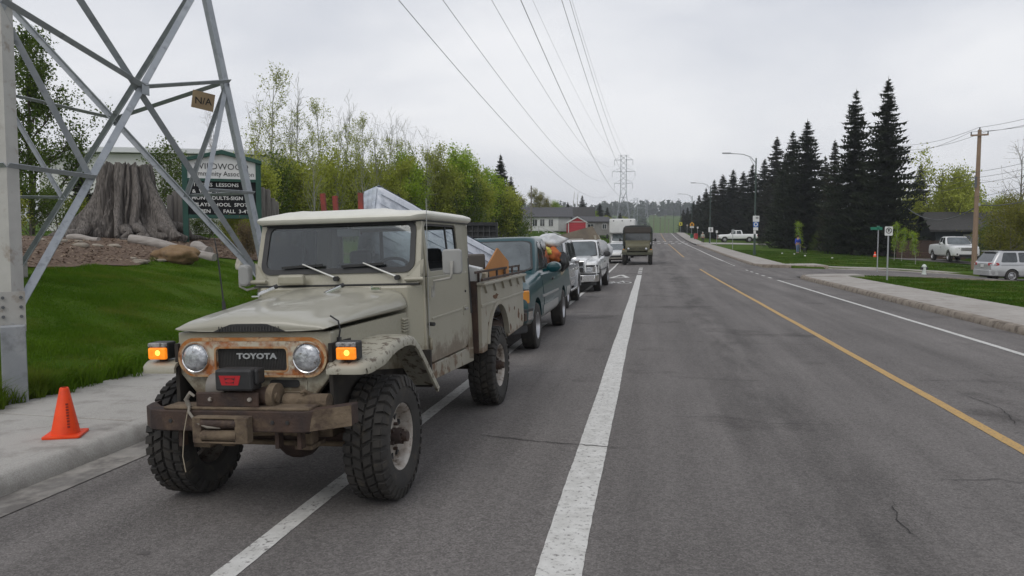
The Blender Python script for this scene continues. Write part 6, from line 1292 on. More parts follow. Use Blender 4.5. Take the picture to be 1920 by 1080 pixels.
def tree_proto(seed, H, spread, tr, lmat, bmat, nleaf, lsize, jit, levels=3, nb=(9, 5, 3), upb=.6, start=.25, leafcap=1.0, extra=None, lean=0, wob=.05):
    rng = np.random.default_rng(seed); tubes, an = grow(rng, H, spread, tr, levels, nb, lean, upb, start, wob=wob)
    b = B()
    for pts, rad, lev in tubes: b.tube(pts, rad, 8 if lev == 0 else 4 if lev == 1 else 3, cap=False)
    tm = b.obj('trunk', bmat, None, smooth=60, fix=False).data; bpy.data.objects.remove(bpy.data.objects['trunk'] if 'trunk' in bpy.data.objects else None) if False else None
    an = an[an[:, 2] < H*leafcap] if leafcap < 1 else an
    lm = leaves(an, nleaf, lsize, rng, jit, lmat, 'crown')
    return tm, lm
_tmp = [o for o in bpy.data.objects]
def plant(proto, name, label, cat, loc, s=1.0, rz=0, group=None, crown='crown', trunk='trunk', sz=None, lmat=None):
    r = thing(name, label, cat, loc, rz, group); r.scale = (s, s, sz or s)
    t_ = link(trunk, proto[0], r); c_ = link(crown, proto[1], r)
    if lmat: c_.material_slots[0].link = 'OBJECT'; c_.material_slots[0].material = lmat
    return r
def clean():
    for o in list(bpy.data.objects):
        if o.parent is None and o.type == 'MESH' and o.name.startswith('trunk'): bpy.data.objects.remove(o)
# ---- spruces
def spruce_proto(seed, H=17., Rm=3.5, levels=52, mat=lf_needle):
    rng = np.random.default_rng(seed); V, F = [], []
    def tri(a, b, c): i = len(V); V.extend((a, b, c)); F.append((i, i+1, i+2))
    for l in range(levels):
        t = (l+rng.uniform(0, .8))/levels; z = H*(.05+.93*t); L0 = Rm*(1-t**1.9)*(1 if t > .12 else .8+1.7*t)*(.86+.14*math.sin(l*2.1+seed))+.16; nb_ = int(21-9*t)
        for k in range(nb_):
            a = rng.uniform(0, 6.283); L = L0*rng.uniform(.5, 1.15); dx, dy = math.cos(a), math.sin(a); droop = rng.uniform(.12, .4)*(1-.75*t); up_ = rng.uniform(.02, .18)
            n = max(4, int(L*2.2)+2); zb0 = z; z = z+rng.uniform(-.22, .22)*(1-.5*t); prev = np.array([0, 0, z])
            for i in range(n):
                f0, f1 = i/n, (i+1)/n; r1 = L*f1
                p = np.array([dx*r1, dy*r1, z-droop*L*math.sin(f1*1.9)*.8+up_*L*max(0, f1-.7)*2.5])
                w_ = (.3+.13*L*(1-f1))*rng.uniform(.7, 1.3); side = np.array([-dy, dx, 0]); out = np.array([dx, dy, 0])
                for s_ in (-1, 1):
                    tip = prev+side*s_*w_*rng.uniform(.7, 1.1)+out*w_*.55+np.array([0, 0, rng.uniform(-.32, .06)*w_*1.4]); tri(prev, p, tip)
                    tip2 = prev+side*s_*w_*.35+out*w_*.2+np.array([0, 0, -w_*rng.uniform(.35, .95)]); tri(prev, p, tip2)
                prev = p
            z = zb0
            tri(prev+np.array([-dy, dx, 0])*.05, prev-np.array([-dy, dx, 0])*.05, prev+np.array([dx, dy, .15])*.32)
    for k in range(10):
        z = H*(.96+.04*k/10); a = rng.uniform(0, 6.28); tri(np.array([0, 0, z-.2]), np.array([0, 0, z]), np.array([.28*math.cos(a), .28*math.sin(a), z-.02])*np.array([1, 1, 1]))
    tri(np.array([-.06, 0, H*.96]), np.array([.06, 0, H*.96]), np.array([0, 0, H*1.02]))
    tb = B().tube([(0, 0, -.3), (0, 0, H*.5), (0, 0, H)], [.26, .14, .02], 8)
    o = tb.obj('trunk', bark_d, None, smooth=60, fix=False); me = o.data; bpy.data.objects.remove(o)
    return me, npmesh('crown', np.array(V), np.array(F), mat)
SPR = [spruce_proto(1), spruce_proto(2, Rm=3.1, mat=lf_needle2), spruce_proto(3, Rm=3.8, levels=48)]
splist = [(1656, 150, 72, 0, 1.08, 'tallest dark spruce of the pair behind the no-parking sign'), (1597, 170, 76, 2, 1.0, 'second tall dark spruce joined to the tallest one'), (1560, 262, 84, 1, .95, 'shorter dark spruce filling the gap left of the tall pair'),
  (1543, 292, 94, 2, .8, 'short dark spruce between the person in blue and the tall pair'), (1468, 292, 110, 0, .8, 'short dark spruce filling behind the bus-stop lamp'),
  (1508, 226, 92, 0, 1.0, 'dark spruce behind the person in blue'), (1482, 246, 96, 2, .85, 'narrow dark spruce beside the one behind the person in blue'), (1452, 257, 139, 1, .95, 'dark spruce right behind the bus-stop lamp'), (1430, 298, 143, 0, 1.0, 'dark spruce over the tail of the crew cab pickup'), (1408, 308, 146, 2, 1.0, 'dark spruce over the cab of the crew cab pickup'),
  (1391, 321, 148, 1, 1.15, 'dark spruce over the hood of the crew cab pickup'), (1372, 318, 150, 0, 1.1, 'bushy dark spruce in the middle of the row'), (1353, 327, 152, 1, 1.25, 'dark spruce between crew cab pickup and crosswalk lamp'), (1337, 337, 158, 2, 1.0, 'dark spruce behind the white pedestrian sign'), (1322, 352, 165, 0, 1.0, 'dark spruce behind the red mail box'), (1309, 365, 181, 1, 1.1, 'dark spruce behind the amber school sign'),
  (1299, 376, 196, 2, 1.0, 'small dark spruce beside the school lamp'), (1288, 388, 214, 0, 1.1, 'small dark spruce behind the yellow sign'), (1280, 392, 228, 1, 1.1, 'last small dark spruce of the row at the crest'),
  (1721, 306, 96, 1, 1.0, 'separate spruce with layered branches behind the spreading tree'), (1788, 326, 112, 0, 1.1, 'distant spruce above the dark house roof'), (1762, 322, 120, 2, .8, 'slim distant spruce behind the spreading tree'),
  (939, 289, 92, 0, .85, 'pointed dark spruce above the green thicket'), (958, 330, 98, 2, .9, 'shorter dark spruce beside the pointed one'), (912, 314, 108, 1, .8, 'thin spruce tip behind the thicket'), (904, 322, 112, 0, .8, 'smaller spruce tip behind the thicket'), (1091, 366, 175, 1, 1.0, 'slender dark spruce behind the red garage'), (1064, 378, 180, 0, 1.0, 'small spruce over the grey house roof'), (1124, 380, 200, 2, 1.2, 'dark spruce near the lattice tower foot'), (1162, 398, 215, 1, 1.3, 'low spruce in front of the lattice tower'), (1138, 388, 210, 0, 1.2, 'dark spruce left of the lattice tower foot'), (158, 262, 46, 1, .7, 'dark spruce tip beside the white building')]
for i, (x, yt, D, pi, wd, lb) in enumerate(splist):
    X, Y = col(x, D); z0 = gz(X, Y); H = hz(yt, D)-z0; s = H/17.
    r = plant(SPR[pi], 'spruce_tree', lb, 'spruce', (X, Y, z0-.1), s*wd*.98 if i < 3 else s*wd*1.3, i*1.7, 'spruces along the right verge' if x > 1270 else 'spruces beyond the left trees', sz=s)
# ---- aspens and other broadleaf trees
AS = [tree_proto(21, 9.5, 2.6, .085, lf_spring, bark_g, 2300, .12, .12, nb=(22, 5, 3), upb=.66, start=.18, leafcap=1.0), tree_proto(22, 9.5, 2.2, .08, lf_spring, bark_g, 1500, .12, .12, nb=(22, 5, 3), upb=.7, start=.2, leafcap=.88), tree_proto(23, 9, 2.6, .085, lf_spring, bark_g, 1900, .12, .13, nb=(22, 5, 3), upb=.64, start=.12, leafcap=.95)]
BR = [tree_proto(31, 6.5, 2.3, .12, lf_bright, bark_d, 8500, .17, .26, nb=(15, 6, 4), upb=.45, start=.12), tree_proto(32, 7, 2.0, .11, lf_spring, bark_d, 6500, .16, .26, nb=(15, 6, 4), upb=.5, start=.1)]
SH = [tree_proto(41, 2.6, 1.5, .05, lf_spring, twig, 5200, .13, .24, nb=(14, 5, 3), upb=.5, start=.02), tree_proto(42, 2.8, 1.4, .05, lf_spring, twig, 5000, .12, .24, nb=(14, 5, 3), upb=.55, start=.02), tree_proto(43, 2.6, 1.6, .05, lf_deep, twig, 4600, .12, .22, nb=(14, 5, 3), upb=.45, start=.02)]
BIG = tree_proto(51, 9.5, 3.0, .16, lf_deep, bark_d, 15000, .16, .26, nb=(20, 6, 4), upb=.42, start=.08)
SPREAD = tree_proto(52, 5.2, 4.6, .24, lf_spring, bark_d, 15000, .2, .4, nb=(12, 7, 5), upb=.32, start=.3, lean=.1, wob=.12)
BARE = tree_proto(53, 8, 3.4, .14, lf_olive, twig, 260, .1, .2, nb=(16, 7, 6), upb=.5, start=.2)
GOLD = tree_proto(54, 4.6, 2.2, .08, lf_gold, twig, 11000, .14, .34, nb=(16, 6, 4), upb=.42, start=.05)
BLOS = tree_proto(55, 4.0, 1.6, .06, lf_deep, twig, 3000, .12, .2, nb=(14, 5, 4), upb=.6, start=.1)
YOUNG = tree_proto(56, 3.0, .6, .03, lf_bright, bark_g, 1100, .09, .1, nb=(12, 4, 2), upb=.75, start=.25)
POPLAR = tree_proto(57, 11, .9, .1, lf_olive, twig, 250, .12, .1, nb=(26, 4, 3), upb=.86, start=.12)
clean()
def at_px(proto, H0, x, yt, D, name, label, cat, wd=1.0, rz=None, group=None, lmat=None, crown='crown', trunk='trunk', z0=None):
    X, Y = col(x, D); zz = gz(X, Y); s = (hz(yt, D)-zz)/H0/(1.05 if 'aspen' in name or H0 in (8, 11, 3) else 1.2)
    return plant(proto, name, label, cat, (X, Y, zz-.05), s*wd, (x*1.37) % 6.28 if rz is None else rz, group, sz=s, lmat=lmat, crown=crown, trunk=trunk)
asp = [(500, 138, 43, 0, 'tallest aspen with bare grey crown behind the green sign'), (476, 205, 41, 2, 'short leafy aspen touching the green sign'), (540, 210, 45, 1, 'aspen between the two tallest bare-topped ones'), (573, 163, 44, 1, 'second tall bare-topped aspen'), (608, 205, 46, 0, 'leafy-topped aspen past the second tall one'), (632, 228, 43, 2, 'thin aspen over the red stakes'), (655, 192, 47, 1, 'bare-topped aspen behind the mattress corner'), (684, 224, 46, 0, 'aspen with fine bare twigs above the mattress'), (708, 240, 48, 2, 'olive aspen above the mattress'), (728, 222, 50, 1, 'slim aspen beyond the mattress'), (752, 240, 50, 2, 'broad olive aspen over the cab roof'), (776, 250, 52, 2, 'low olive aspen right of the mattress'), (800, 262, 54, 2, 'yellow-olive aspen over the cab back'), (555, 250, 40, 2, 'short olive aspen in front of the tall ones'), (690, 262, 42, 0, 'small bright aspen in front of the twiggy ones'), (590, 262, 39, 0, 'small aspen low over the red stakes')]
for x, yt, D, p, lb in asp: at_px(AS[p], 9.5 if p < 2 else 9, x, yt, D, 'aspen_tree', lb, 'aspen', 1.0, None, 'aspens behind the sign')
for k, (x, yt, D, p, lb) in enumerate(((815, 268, 56, 1, 'yellow-green tree at the start of the bright thicket'), (842, 274, 58, 0, 'bright green tree by the chain-link fence'), (868, 283, 60, 0, 'bushy bright green tree in the thicket'), (893, 300, 62, 0, 'rounded bright green tree in the thicket'), (920, 322, 66, 0, 'lower bright green tree below the spruce'), (945, 343, 70, 1, 'last yellow-green tree of the thicket'), (968, 360, 76, 1, 'small rusty-green tree beside the grey house'), (738, 285, 47, 1, 'leafy spring tree over the cab'), (770, 282, 50, 0, 'bright spring tree over the cab'))):
    at_px(BR[p], 6.5 if p == 0 else 7, x, yt, D, 'broadleaf_tree', lb, 'tree', .95, None, 'trees of the left thicket', lf_olive if k in (6,) else None)
k = 0
for x in range(478, 985, 17):
    yt = np.interp(x, [478, 560, 700, 850, 985], [318, 312, 312, 332, 378])+random.uniform(-12, 14); D = np.interp(x, [478, 985], [36, 66])+random.uniform(-2, 2)
    at_px(SH[k % 3 if k % 4 else 0], 2.7, x, yt, D, 'shrub', ('spring-green', 'olive', 'deep green')[k % 3 if k % 4 else 0]+' shrub in the dense hedge under the aspens', 'shrub', .85, None, 'shrubs under the aspens'); k += 1
at_px(BIG, 9.5, 62, 30, 29, 'broadleaf_tree', 'big dense green tree behind the steel tower leg', 'tree', .95); at_px(BIG, 9.5, -20, 95, 27, 'broadleaf_tree', 'dense green tree partly hidden by the near tower leg', 'tree', .95, 2.2)
for x, yt, D, p, lb in ((60, 330, 25, 2, 'deep green shrub under the big tree by the tower leg'), (110, 350, 27, 2, 'deep green shrub next to the stump'), (140, 372, 29, 0, 'spring-green shrub behind the stump roots'), (20, 360, 24, 0, 'spring-green shrub at the near tower leg'), (440, 398, 26.5, 1, 'brown-olive shrub under the green sign'), (466, 420, 24, 1, 'dry twiggy shrub beside the green sign post'), (395, 402, 28.5, 2, 'dark low shrub behind the foot of the green sign'), (370, 405, 28.6, 2, 'dark low shrub against the stump-side sign post'), (425, 405, 28.4, 2, 'dark low shrub under the middle of the letter board'), (345, 398, 30, 2, 'deep green shrub behind the palisade posts'), (470, 385, 29, 0, 'spring-green shrub past the far green sign post')):
    at_px(SH[p], 2.7, x, yt, D, 'shrub', lb, 'shrub', 1.0, lmat=lf_dry if x == 466 else None)
r = at_px(BLOS, 4.0, 300, 250, 33, 'blossom_shrub', 'tall shrub with white blossom behind the stump', 'shrub', 1.0); rng_ = np.random.default_rng(5)
Pb = np.stack([rng_.normal(0, .8, 400), rng_.normal(0, .8, 400), rng_.uniform(.8, 3.3, 400)], 1); link('blossoms', leaves(Pb, 900, .09, rng_, .15, blossom, 'blossoms'), r)
at_px(BLOS, 4.0, 335, 285, 34, 'blossom_shrub', 'smaller leafy shrub between stump and green sign', 'shrub', 1.0); at_px(BARE, 8, 400, 232, 37, 'bare_tree', 'leafless twiggy tree rising above the green sign', 'tree', .5)
at_px(SPREAD, 5.2, 1772, 338, 76, 'broadleaf_tree', 'spreading light green tree with a forked trunk by the dark house', 'tree', .9, .4); at_px(BR[1], 7, 1838, 362, 84, 'broadleaf_tree', 'rounded green tree rising behind the dark house roof', 'tree', 1.4); at_px(BR[0], 6.5, 1800, 352, 82, 'broadleaf_tree', 'bright leafy tree between spreading tree and utility pole', 'tree', 1.2); at_px(BR[1], 7, 1735, 372, 80, 'broadleaf_tree', 'light green tree between the spruces and spreading tree', 'tree', 1.0); at_px(BARE, 8, 1915, 285, 75, 'bare_tree', 'bare grey tree above the golden shrub', 'tree', 1.0); at_px(GOLD, 4.6, 1893, 374, 51, 'golden_shrub', 'large golden-green shrub in front of the dark house', 'shrub', 1.0); at_px(GOLD, 4.6, 1925, 382, 53, 'golden_shrub', 'second golden shrub at the edge of the dark house', 'shrub', 1.0)
at_px(YOUNG, 3, 1716, 432, 56, 'young_tree', 'slim young tree with fresh leaves in the verge', 'tree', 1.3); at_px(YOUNG, 3, 1500, 414, 82, 'young_tree', 'thin sapling behind the person in blue', 'tree', 1.2); at_px(YOUNG, 3, 1676, 415, 62, 'young_tree', 'pale sapling against the big spruces', 'tree', 1.0); at_px(YOUNG, 3, 1690, 425, 61, 'young_tree', 'second pale sapling near the wooden deck', 'tree', 1.0)
for k, (x, yt, D, p, lb) in enumerate(((1570, 430, 80, 2, 'dark shrub below the tall spruces'), (1615, 425, 78, 2, 'dark shrub between the tall spruce trunks'), (1660, 430, 76, 1, 'brown-olive shrub under the tallest spruce'), (1700, 435, 70, 1, 'brown-olive shrub beside the wooden deck'), (1535, 440, 86, 2, 'low dark shrub near the person in blue'), (1427, 445, 96, 2, 'small round evergreen shrub beside the bus-stop lamp'), (1860, 420, 62, 2, 'dark shrub by the dark house wall'))):
    at_px(SH[p], 2.7, x, yt, D, 'shrub', lb, 'shrub', 1.1, lmat=lf_needle if k in (0, 1, 5) else None)
for k, (x, yt, D, pr, H0, nm, lb, w_) in enumerate(((1007, 352, 150, BR[1], 7, 'broadleaf_tree', 'hazy bronze tree behind the grey house', 1.1), (1025, 358, 152, BR[1], 7, 'broadleaf_tree', 'second bronze tree behind the grey house', 1.0), (1045, 376, 158, BR[0], 6.5, 'broadleaf_tree', 'rounded green tree over the grey house roof', 1.2), (1073, 356, 185, POPLAR, 11, 'poplar_tree', 'slim bare poplar behind the houses', 1.0), (1081, 358, 188, POPLAR, 11, 'poplar_tree', 'second slim bare poplar behind the houses', 1.0), (1108, 392, 190, BR[0], 6.5, 'broadleaf_tree', 'green tree between red garage and lattice tower', 1.3), (1128, 402, 170, BR[1], 7, 'broadleaf_tree', 'yellow-green tree behind the motorhome', 1.3), (1148, 404, 195, BR[1], 7, 'broadleaf_tree', 'green tree just left of the motorhome roof', 1.4), (1180, 404, 230, BR[1], 7, 'broadleaf_tree', 'hazy tree behind the army truck', 1.6))):
    at_px(pr, H0, x, yt, D, nm, lb, 'tree', w_, lmat=lf_olive if k < 2 else None)
k = 0
for x in range(1196, 1290, 7):
    D = 236+random.uniform(-4, 14); X, Y = col(x, D)
    if -6 < X < 9.5: continue
    at_px(YOUNG if k % 3 else BR[1], 3 if k % 3 else 7, x, random.uniform(404, 418), D, 'crest_tree', 'slim pale green tree on the road crest', 'tree', 1.5 if k % 3 else 1.0, None, 'small trees at the road crest'); k += 1
# distant wood on the hill: one mass
rng_ = np.random.default_rng(9); V, F = [], []
def blob_tree(x, y, z, H, Rr, conifer):
    n = 46
    if conifer:
        t = rng_.uniform(0, 1, n); a = rng_.uniform(0, 6.28, n); r_ = Rr*(1-t)*rng_.uniform(.5, 1.1, n); C = np.stack([x+r_*np.cos(a), y+r_*np.sin(a), z+t*H], 1)
    else:
        u = rng_.normal(0, 1, (n, 3)); u /= np.linalg.norm(u, axis=1)[:, None]; C = np.array([x, y, z+H*.58])+u*np.array([Rr, Rr, H*.42])*rng_.uniform(.5, 1, n)[:, None]
    s_ = Rr*.7
    for c in C:
        i = len(V)
        for q in range(3): V.append(c+rng_.normal(0, 1, 3)*s_*.75)
        F.append((i, i+1, i+2))
for k in range(900):
    Y = rng_.uniform(640, 1000); X = rng_.uniform(-420, 420)
    inmeadow = (-12 < (X-Y*.012) < 48) and Y < 930 and Y > 640
    if inmeadow: continue
    blob_tree(X, Y, gz(X, Y), rng_.uniform(7, 15), rng_.uniform(2.2, 4), rng_.uniform() < .5)
for k in range(150):
    Y = rng_.uniform(930, 1010); X = rng_.uniform(-60, 150); blob_tree(X, Y, gz(X, Y), rng_.uniform(10, 18), rng_.uniform(3, 5), rng_.uniform() < .3)
wd_ = link('distant_wood', npmesh('distant_wood', np.array(V), np.array(F), leafmat('far_wood_leaf', (.03, .05, .022), (.055, .075, .03), .05))); tag(wd_, 'hazy mixed wood covering the far hillside', 'wood', kind='stuff')
# ================================================================ GRASS
grassm = leafmat('grass_blade', (.06, .132, .006), (.104, .188, .013), .8, (.15, .18, .026)); grassr = leafmat('grass_blade_right', (.038, .088, .006), (.066, .125, .010), .5, (.105, .115, .022))
def grass(name, label, mat, n, fx, hgt, wdt, seed, inside):
    rng = np.random.default_rng(seed); X, Y = fx(rng, n); ok = inside(X, Y); X, Y = X[ok], Y[ok]; n = len(X); Z = ground(X, Y)-.01
    a = rng.uniform(0, 6.283, n); l = rng.normal(0, .35, (n, 2)); d = np.hypot(X, Y)
    clump = .75+.5*np.sin(X*2.3+np.sin(Y*1.7)*2)*np.sin(Y*2.9+X*.7)
    h = (hgt(X, Y, d)*rng.uniform(.5, 1.25, n)*np.clip(clump, .5, 1.4))[:, None]; w_ = wdt(d)*rng.uniform(.7, 1.3, n)
    P = np.stack([X, Y, Z], 1); s_ = np.stack([np.cos(a)*w_, np.sin(a)*w_, 0*w_], 1); tip = P+np.concatenate([l*h, h], 1)
    V_ = np.stack([P-s_, P+s_, tip], 1).reshape(-1, 3)
    o = link(name, npmesh(name, V_, np.arange(3*n).reshape(n, 3), mat)); return tag(o, label, 'grass', kind='stuff')
def tallband(X, Y): return np.exp(-((X+6.6)/.25)**2)
grass('lawn_grass', 'short green lawn grass on the bank beside the pavement', grassm, 430000, lambda r, n: (lambda D, xx: ((xx-960)/FPX*D*CS-D*SN, (xx-960)/FPX*D*SN+D*CS))(5.5+17*r.uniform(0, 1, n)**.8, r.uniform(-120, 560, n)), lambda X, Y, d: .05+.015*np.sin(X*1.3+Y*.7)+.19*tallband(X, Y)*(.25+.75*np.clip(np.sin(Y*2.1)+.6*np.sin(Y*5.3),0,1.4)/1.4)+.12*np.exp(-((X+6.62)**2+(Y-6.95)**2)/.35), lambda d: .0022+.00042*d, 3, lambda X, Y: (X < SL+.05+.10*np.sin(Y*3.1)*np.sin(Y*9)+.06*np.sin(Y*23)) & (X > -12.6+.3*np.sin(Y*.9)+.15*np.sin(Y*2.3)))
grass('verge_grass', 'green lawn grass of the near corner lot and the verge beyond', grassr, 330000, lambda r, n: (lambda D, xx: ((xx-960)/FPX*D*CS-D*SN, (xx-960)/FPX*D*SN+D*CS))(14+72*r.uniform(0, 1, n)**1.5, r.uniform(1300, 1990, n)), lambda X, Y, d: .055+0*X, lambda d: .004+.0006*d, 4, lambda X, Y: ((X > SR+.03) & ((Y < Y1-.45) | (Y > Y2+1.6))) & ~((X < XR+3.2) & (np.abs(Y-46) < 8.6)) & ~((np.abs((X-DRV[0])*.95-(Y-DRV[1])*-.3) < 2.2) & (Y < DRV[1]+4) & (Y > 50)))
grass('hill_verge_grass', 'green lawn grass behind the queue and by the far houses', grassr, 60000, lambda r, n: (r.uniform(-40, -6.5, n), r.uniform(22, 160, n)), lambda X, Y, d: .07+0*X, lambda d: .004+.0006*d, 6, lambda X, Y: ~((X < -12.4) & (Y < 31)))

def tufts():
    rng = np.random.default_rng(21); C = []; 
    for k in range(420):
        y = rng.uniform(3.5, 22); C.append((SL+rng.normal(-.02, .07), y, rng.uniform(.08, .26)*(1.3 if abs(y-7.2) < 1.5 else 1)))
    V_ = []
    for (x, y, h) in C:
        for q in range(int(rng.integers(12, 34))):
            a = rng.uniform(0, 6.283); hh = h*rng.uniform(.5, 1.2); px_, py_ = x+rng.normal(0, .03), y+rng.normal(0, .04); w_ = .0035+.0003*y; dx, dy = math.cos(a)*w_, math.sin(a)*w_
            lx, ly = rng.normal(.35, .45)*hh, rng.normal(0, .45)*hh; z = float(e(y))+.05
            p0, p1 = np.array([px_-dx, py_-dy, z]), np.array([px_+dx, py_+dy, z]); m0, m1 = p0+np.array([lx*.35, ly*.35, hh*.7]), p1+np.array([lx*.35, ly*.35, hh*.7]); tp = np.array([px_+lx, py_+ly, z+hh*.95])
            V_ += [p0, p1, m1, p0, m1, m0, m0, m1, tp]
    return np.array(V_)
TV = tufts(); tg = link('verge_tufts', npmesh('verge_tufts', TV, np.arange(len(TV)).reshape(-1, 3), grassm)); tag(tg, 'long uncut grass tufts flopping over the pavement edge', 'grass', kind='stuff')
# ================================================================ HOUSES, FENCES, PEOPLE
def wallmat(name, c, c2): return M(name, c, c2, sc=1.5, rough=.8)
shing = M('roof_shingle', (.06, .06, .064), (.09, .09, .094), sc=6, rough=.9, bump=.3, bsc=20); shing2 = M('roof_dark', (.035, .034, .033), (.055, .053, .05), sc=5, rough=.9); trimw = M('trim_white', (.6, .6, .58), rough=.6)
def gable(root, w, d, h, rh, wall, roof, over=.4, along='x'):
    """box house w (x) by d (y), ridge along x or y"""
    if along == 'x':
        B().prism([(-d/2, 0), (d/2, 0), (d/2, h), (0, h+rh), (-d/2, h)], 'x', -w/2, w/2).obj('wall', wall, root)
        k = rh/(d/2); P = [(-d/2-over, h-over*k+.03), (0, h+rh+.03), (d/2+over, h-over*k+.03), (d/2+over, h-over*k+.2), (0, h+rh+.22), (-d/2-over, h-over*k+.2)]; return B().prism(P, 'x', -w/2-over, w/2+over).obj('roof', roof, root)
    B().prism([(-w/2, 0), (w/2, 0), (w/2, h), (0, h+rh), (-w/2, h)], 'y', -d/2, d/2).obj('wall', wall, root)
    k = rh/(w/2); P = [(-w/2-over, h-over*k+.03), (0, h+rh+.03), (w/2+over, h-over*k+.03), (w/2+over, h-over*k+.2), (0, h+rh+.22), (-w/2-over, h-over*k+.2)]; return B().prism(P, 'y', -d/2-over, d/2+over).obj('roof', roof, root)
def window(root, x, y, z, w, h, fm=trimw, gm=cargl):
    f = B().ringpanel(rrect(x-w/2, x+w/2, z-h/2, z+h/2, .01, 1), rrect(x-w/2+.07, x+w/2-.07, z-h/2+.07, z+h/2-.07, .01, 1), 'y', y-.06, y+.02).obj('window', fm, root)
    B().box((x, y-.015, z), (w-.1, .02, h-.1)).obj('pane', gm, f); B().box((x, y-.04, z), (.05, .03, h-.1)).obj('mullion', fm, f); return f
# grey house, red garage, third house beyond the lawn
X, Y = col(1020, 148); h = thing('house', 'pale grey bungalow with dark shingle roof above the sloping lawn', 'house', (X-1.5, Y, gz(X, Y)-.1), .12)
gable(h, 13, 8, 2.7, 1.7, wallmat('grey_siding', (.34, .35, .35), (.4, .4, .4)), shing)
B().box((1.2, -4.03, 1.35), (6.0, .06, 2.5)).obj('white_bay', wallmat('white_siding', (.55, .56, .55), (.6, .6, .59)), h)
for x in (-.2, 1.2, 2.8): window(h, x, -4.06, 1.6, .95, 1.4)
window(h, -5, -4.03, 1.7, 1.1, 1.1); B().box((-3.2, -4.03, 1.05), (.95, .08, 2.05)).obj('door', trimw, h)
X, Y = col(1080, 140); g = thing('garage', 'bright red garage with white-trimmed gable and red door', 'garage', (X, Y, gz(X, Y)-.1), .16)
gable(g, 3.2, 6, 2.2, .9, M('garage_red', (.34, .02, .03), (.4, .03, .035), sc=3, rough=.7), trimw, .18, 'y'); B().box((0, -3.03, 1.0), (2.4, .06, 1.95)).obj('garage_door', M('garage_door_red', (.42, .025, .04), rough=.6), g)
for k in range(4): B().box((0, -3.07, .3+.48*k), (2.36, .02, .03)).obj('door_groove', M('groove_red', (.22, .012, .02), rough=.7), g)
B().box((0, -3.035, 2.35), (2.9, .05, .09)).obj('band', trimw, g)
for s in (-1, 1): B().box((s*1.55, -3.03, 1.1), (.12, .08, 2.2)).obj('trim', trimw, g)
X, Y = col(1104, 152); h = thing('house', 'grey-brown house with low roof between red garage and motorhome', 'house', (X, Y, gz(X, Y)-.1), .3)
gable(h, 7, 7, 2.6, .9, wallmat('taupe_siding', (.2, .195, .18), (.25, .24, .225)), shing, .35); window(h, -.5, -3.53, 1.7, 1.3, 1.0); window(h, 2.2, -3.53, 1.7, .9, 1.0); B().box((-2.6, -3.52, 1.1), (.9, .08, 2.1)).obj('door', M('brown_door', (.1, .06, .04), rough=.6), h)
X, Y = col(1076, 165); h = thing('house', 'dark-roofed house just visible behind the red garage', 'house', (X, Y, gz(X, Y)), .1); gable(h, 8, 7, 2.8, 1.9, wallmat('dark_siding', (.12, .12, .125), (.15, .15, .155)), shing2); window(h, 0, -3.53, 1.7, 1.2, 1.0)
# white building behind the stump
X, Y = col(300, 58); h = thing('community_hall', 'long low white hall with shallow gable behind the stump and sign', 'building', (X, Y, gz(X, Y)-.1), .18)
whall = wallmat('hall_white', (.56, .56, .54), (.62, .62, .6)); HH = hz(295, 58)-gz(X, Y)
B().prism([(-7, 0), (9, 0), (9, HH-.2), (-2.6, HH), (-7, HH-.45)], 'y', -3, 6).obj('wall', whall, h)
B().prism([(-7.5, HH-.45), (-2.6, HH+.05), (9.4, HH-.15), (9.4, HH+.15), (-2.6, HH+.4), (-7.5, HH-.1)], 'y', -3.5, 6.5).obj('roof', M('hall_fascia', (.62, .63, .64), rough=.6), h)
for x in (-4, 0, 4): window(h, x, -3.03, 2.2, 1.6, 1.2)
# dark house on the right, deck, driveway
X, Y = col(1872, 72); h = thing('house', 'dark slate house with low roof and siding behind the parked pickup', 'house', (X, Y, gz(X, Y)-.15), -.15)
dsd = wallmat('slate_siding', (.028, .036, .04), (.036, .046, .05))
gable(h, 12, 8, 2.75, 1.5, dsd, shing2, .6)
for k in range(11): B().box((0, -4.015, .22+.235*k), (12.02, .03, .02)).obj('siding_board', M('slate_edge', (.045, .056, .06), rough=.7), h)
window(h, -3.2, -4.03, 1.75, 1.2, 1.1, M('trim_dim', (.3, .3, .3), rough=.6)); window(h, 2.8, -4.03, 1.75, 2.0, 1.1, M('trim_dim', (.3, .3, .3), rough=.6)); B().box((-4.9, -4.03, 1.1), (.95, .08, 2.1)).obj('door', trimw, h)
dk = M('deck_brown', (.055, .03, .022), (.08, .045, .032), sc=5, rough=.8)
X, Y = col(1738, 68); d = thing('wooden_deck', 'brown wooden deck with slatted railing beside the white driveway pickup', 'deck', (X, Y, gz(X, Y)-.1), -.1)
B().box((0, 0, .55), (5.4, 2.4, .12)).obj('platform', dk, d); B().box((0, -1.15, 1.6), (5.4, .1, .08)).obj('handrail', dk, d)
for k in range(7): B().box((-2.65+.883*k, -1.15, .8), (.1, .1, 1.6)).obj('post', dk, d)
for k in range(9): B().box((0, -1.16, .66+.1*k), (5.35, .03, .07)).obj('slat', dk, d)
for k in range(5): B().box((0, -1.18, .06+.1*k), (5.35, .03, .08)).obj('skirt_board', dk, d)
X0, Y0 = DRV
a_ = -.3
drv = B().sheet([[(X0+u*2.0-(.28)*(t)*1.0, Y0+t, gz(X0+u*2.0-.28*t, Y0+t)+.04) for u in np.linspace(-1, 1, 5)] for t in np.linspace(-15, 6, 22)]).obj('driveway', asphalt, None, smooth=40, fix=False); struct(drv, 'asphalt driveway under the parked white pickup')
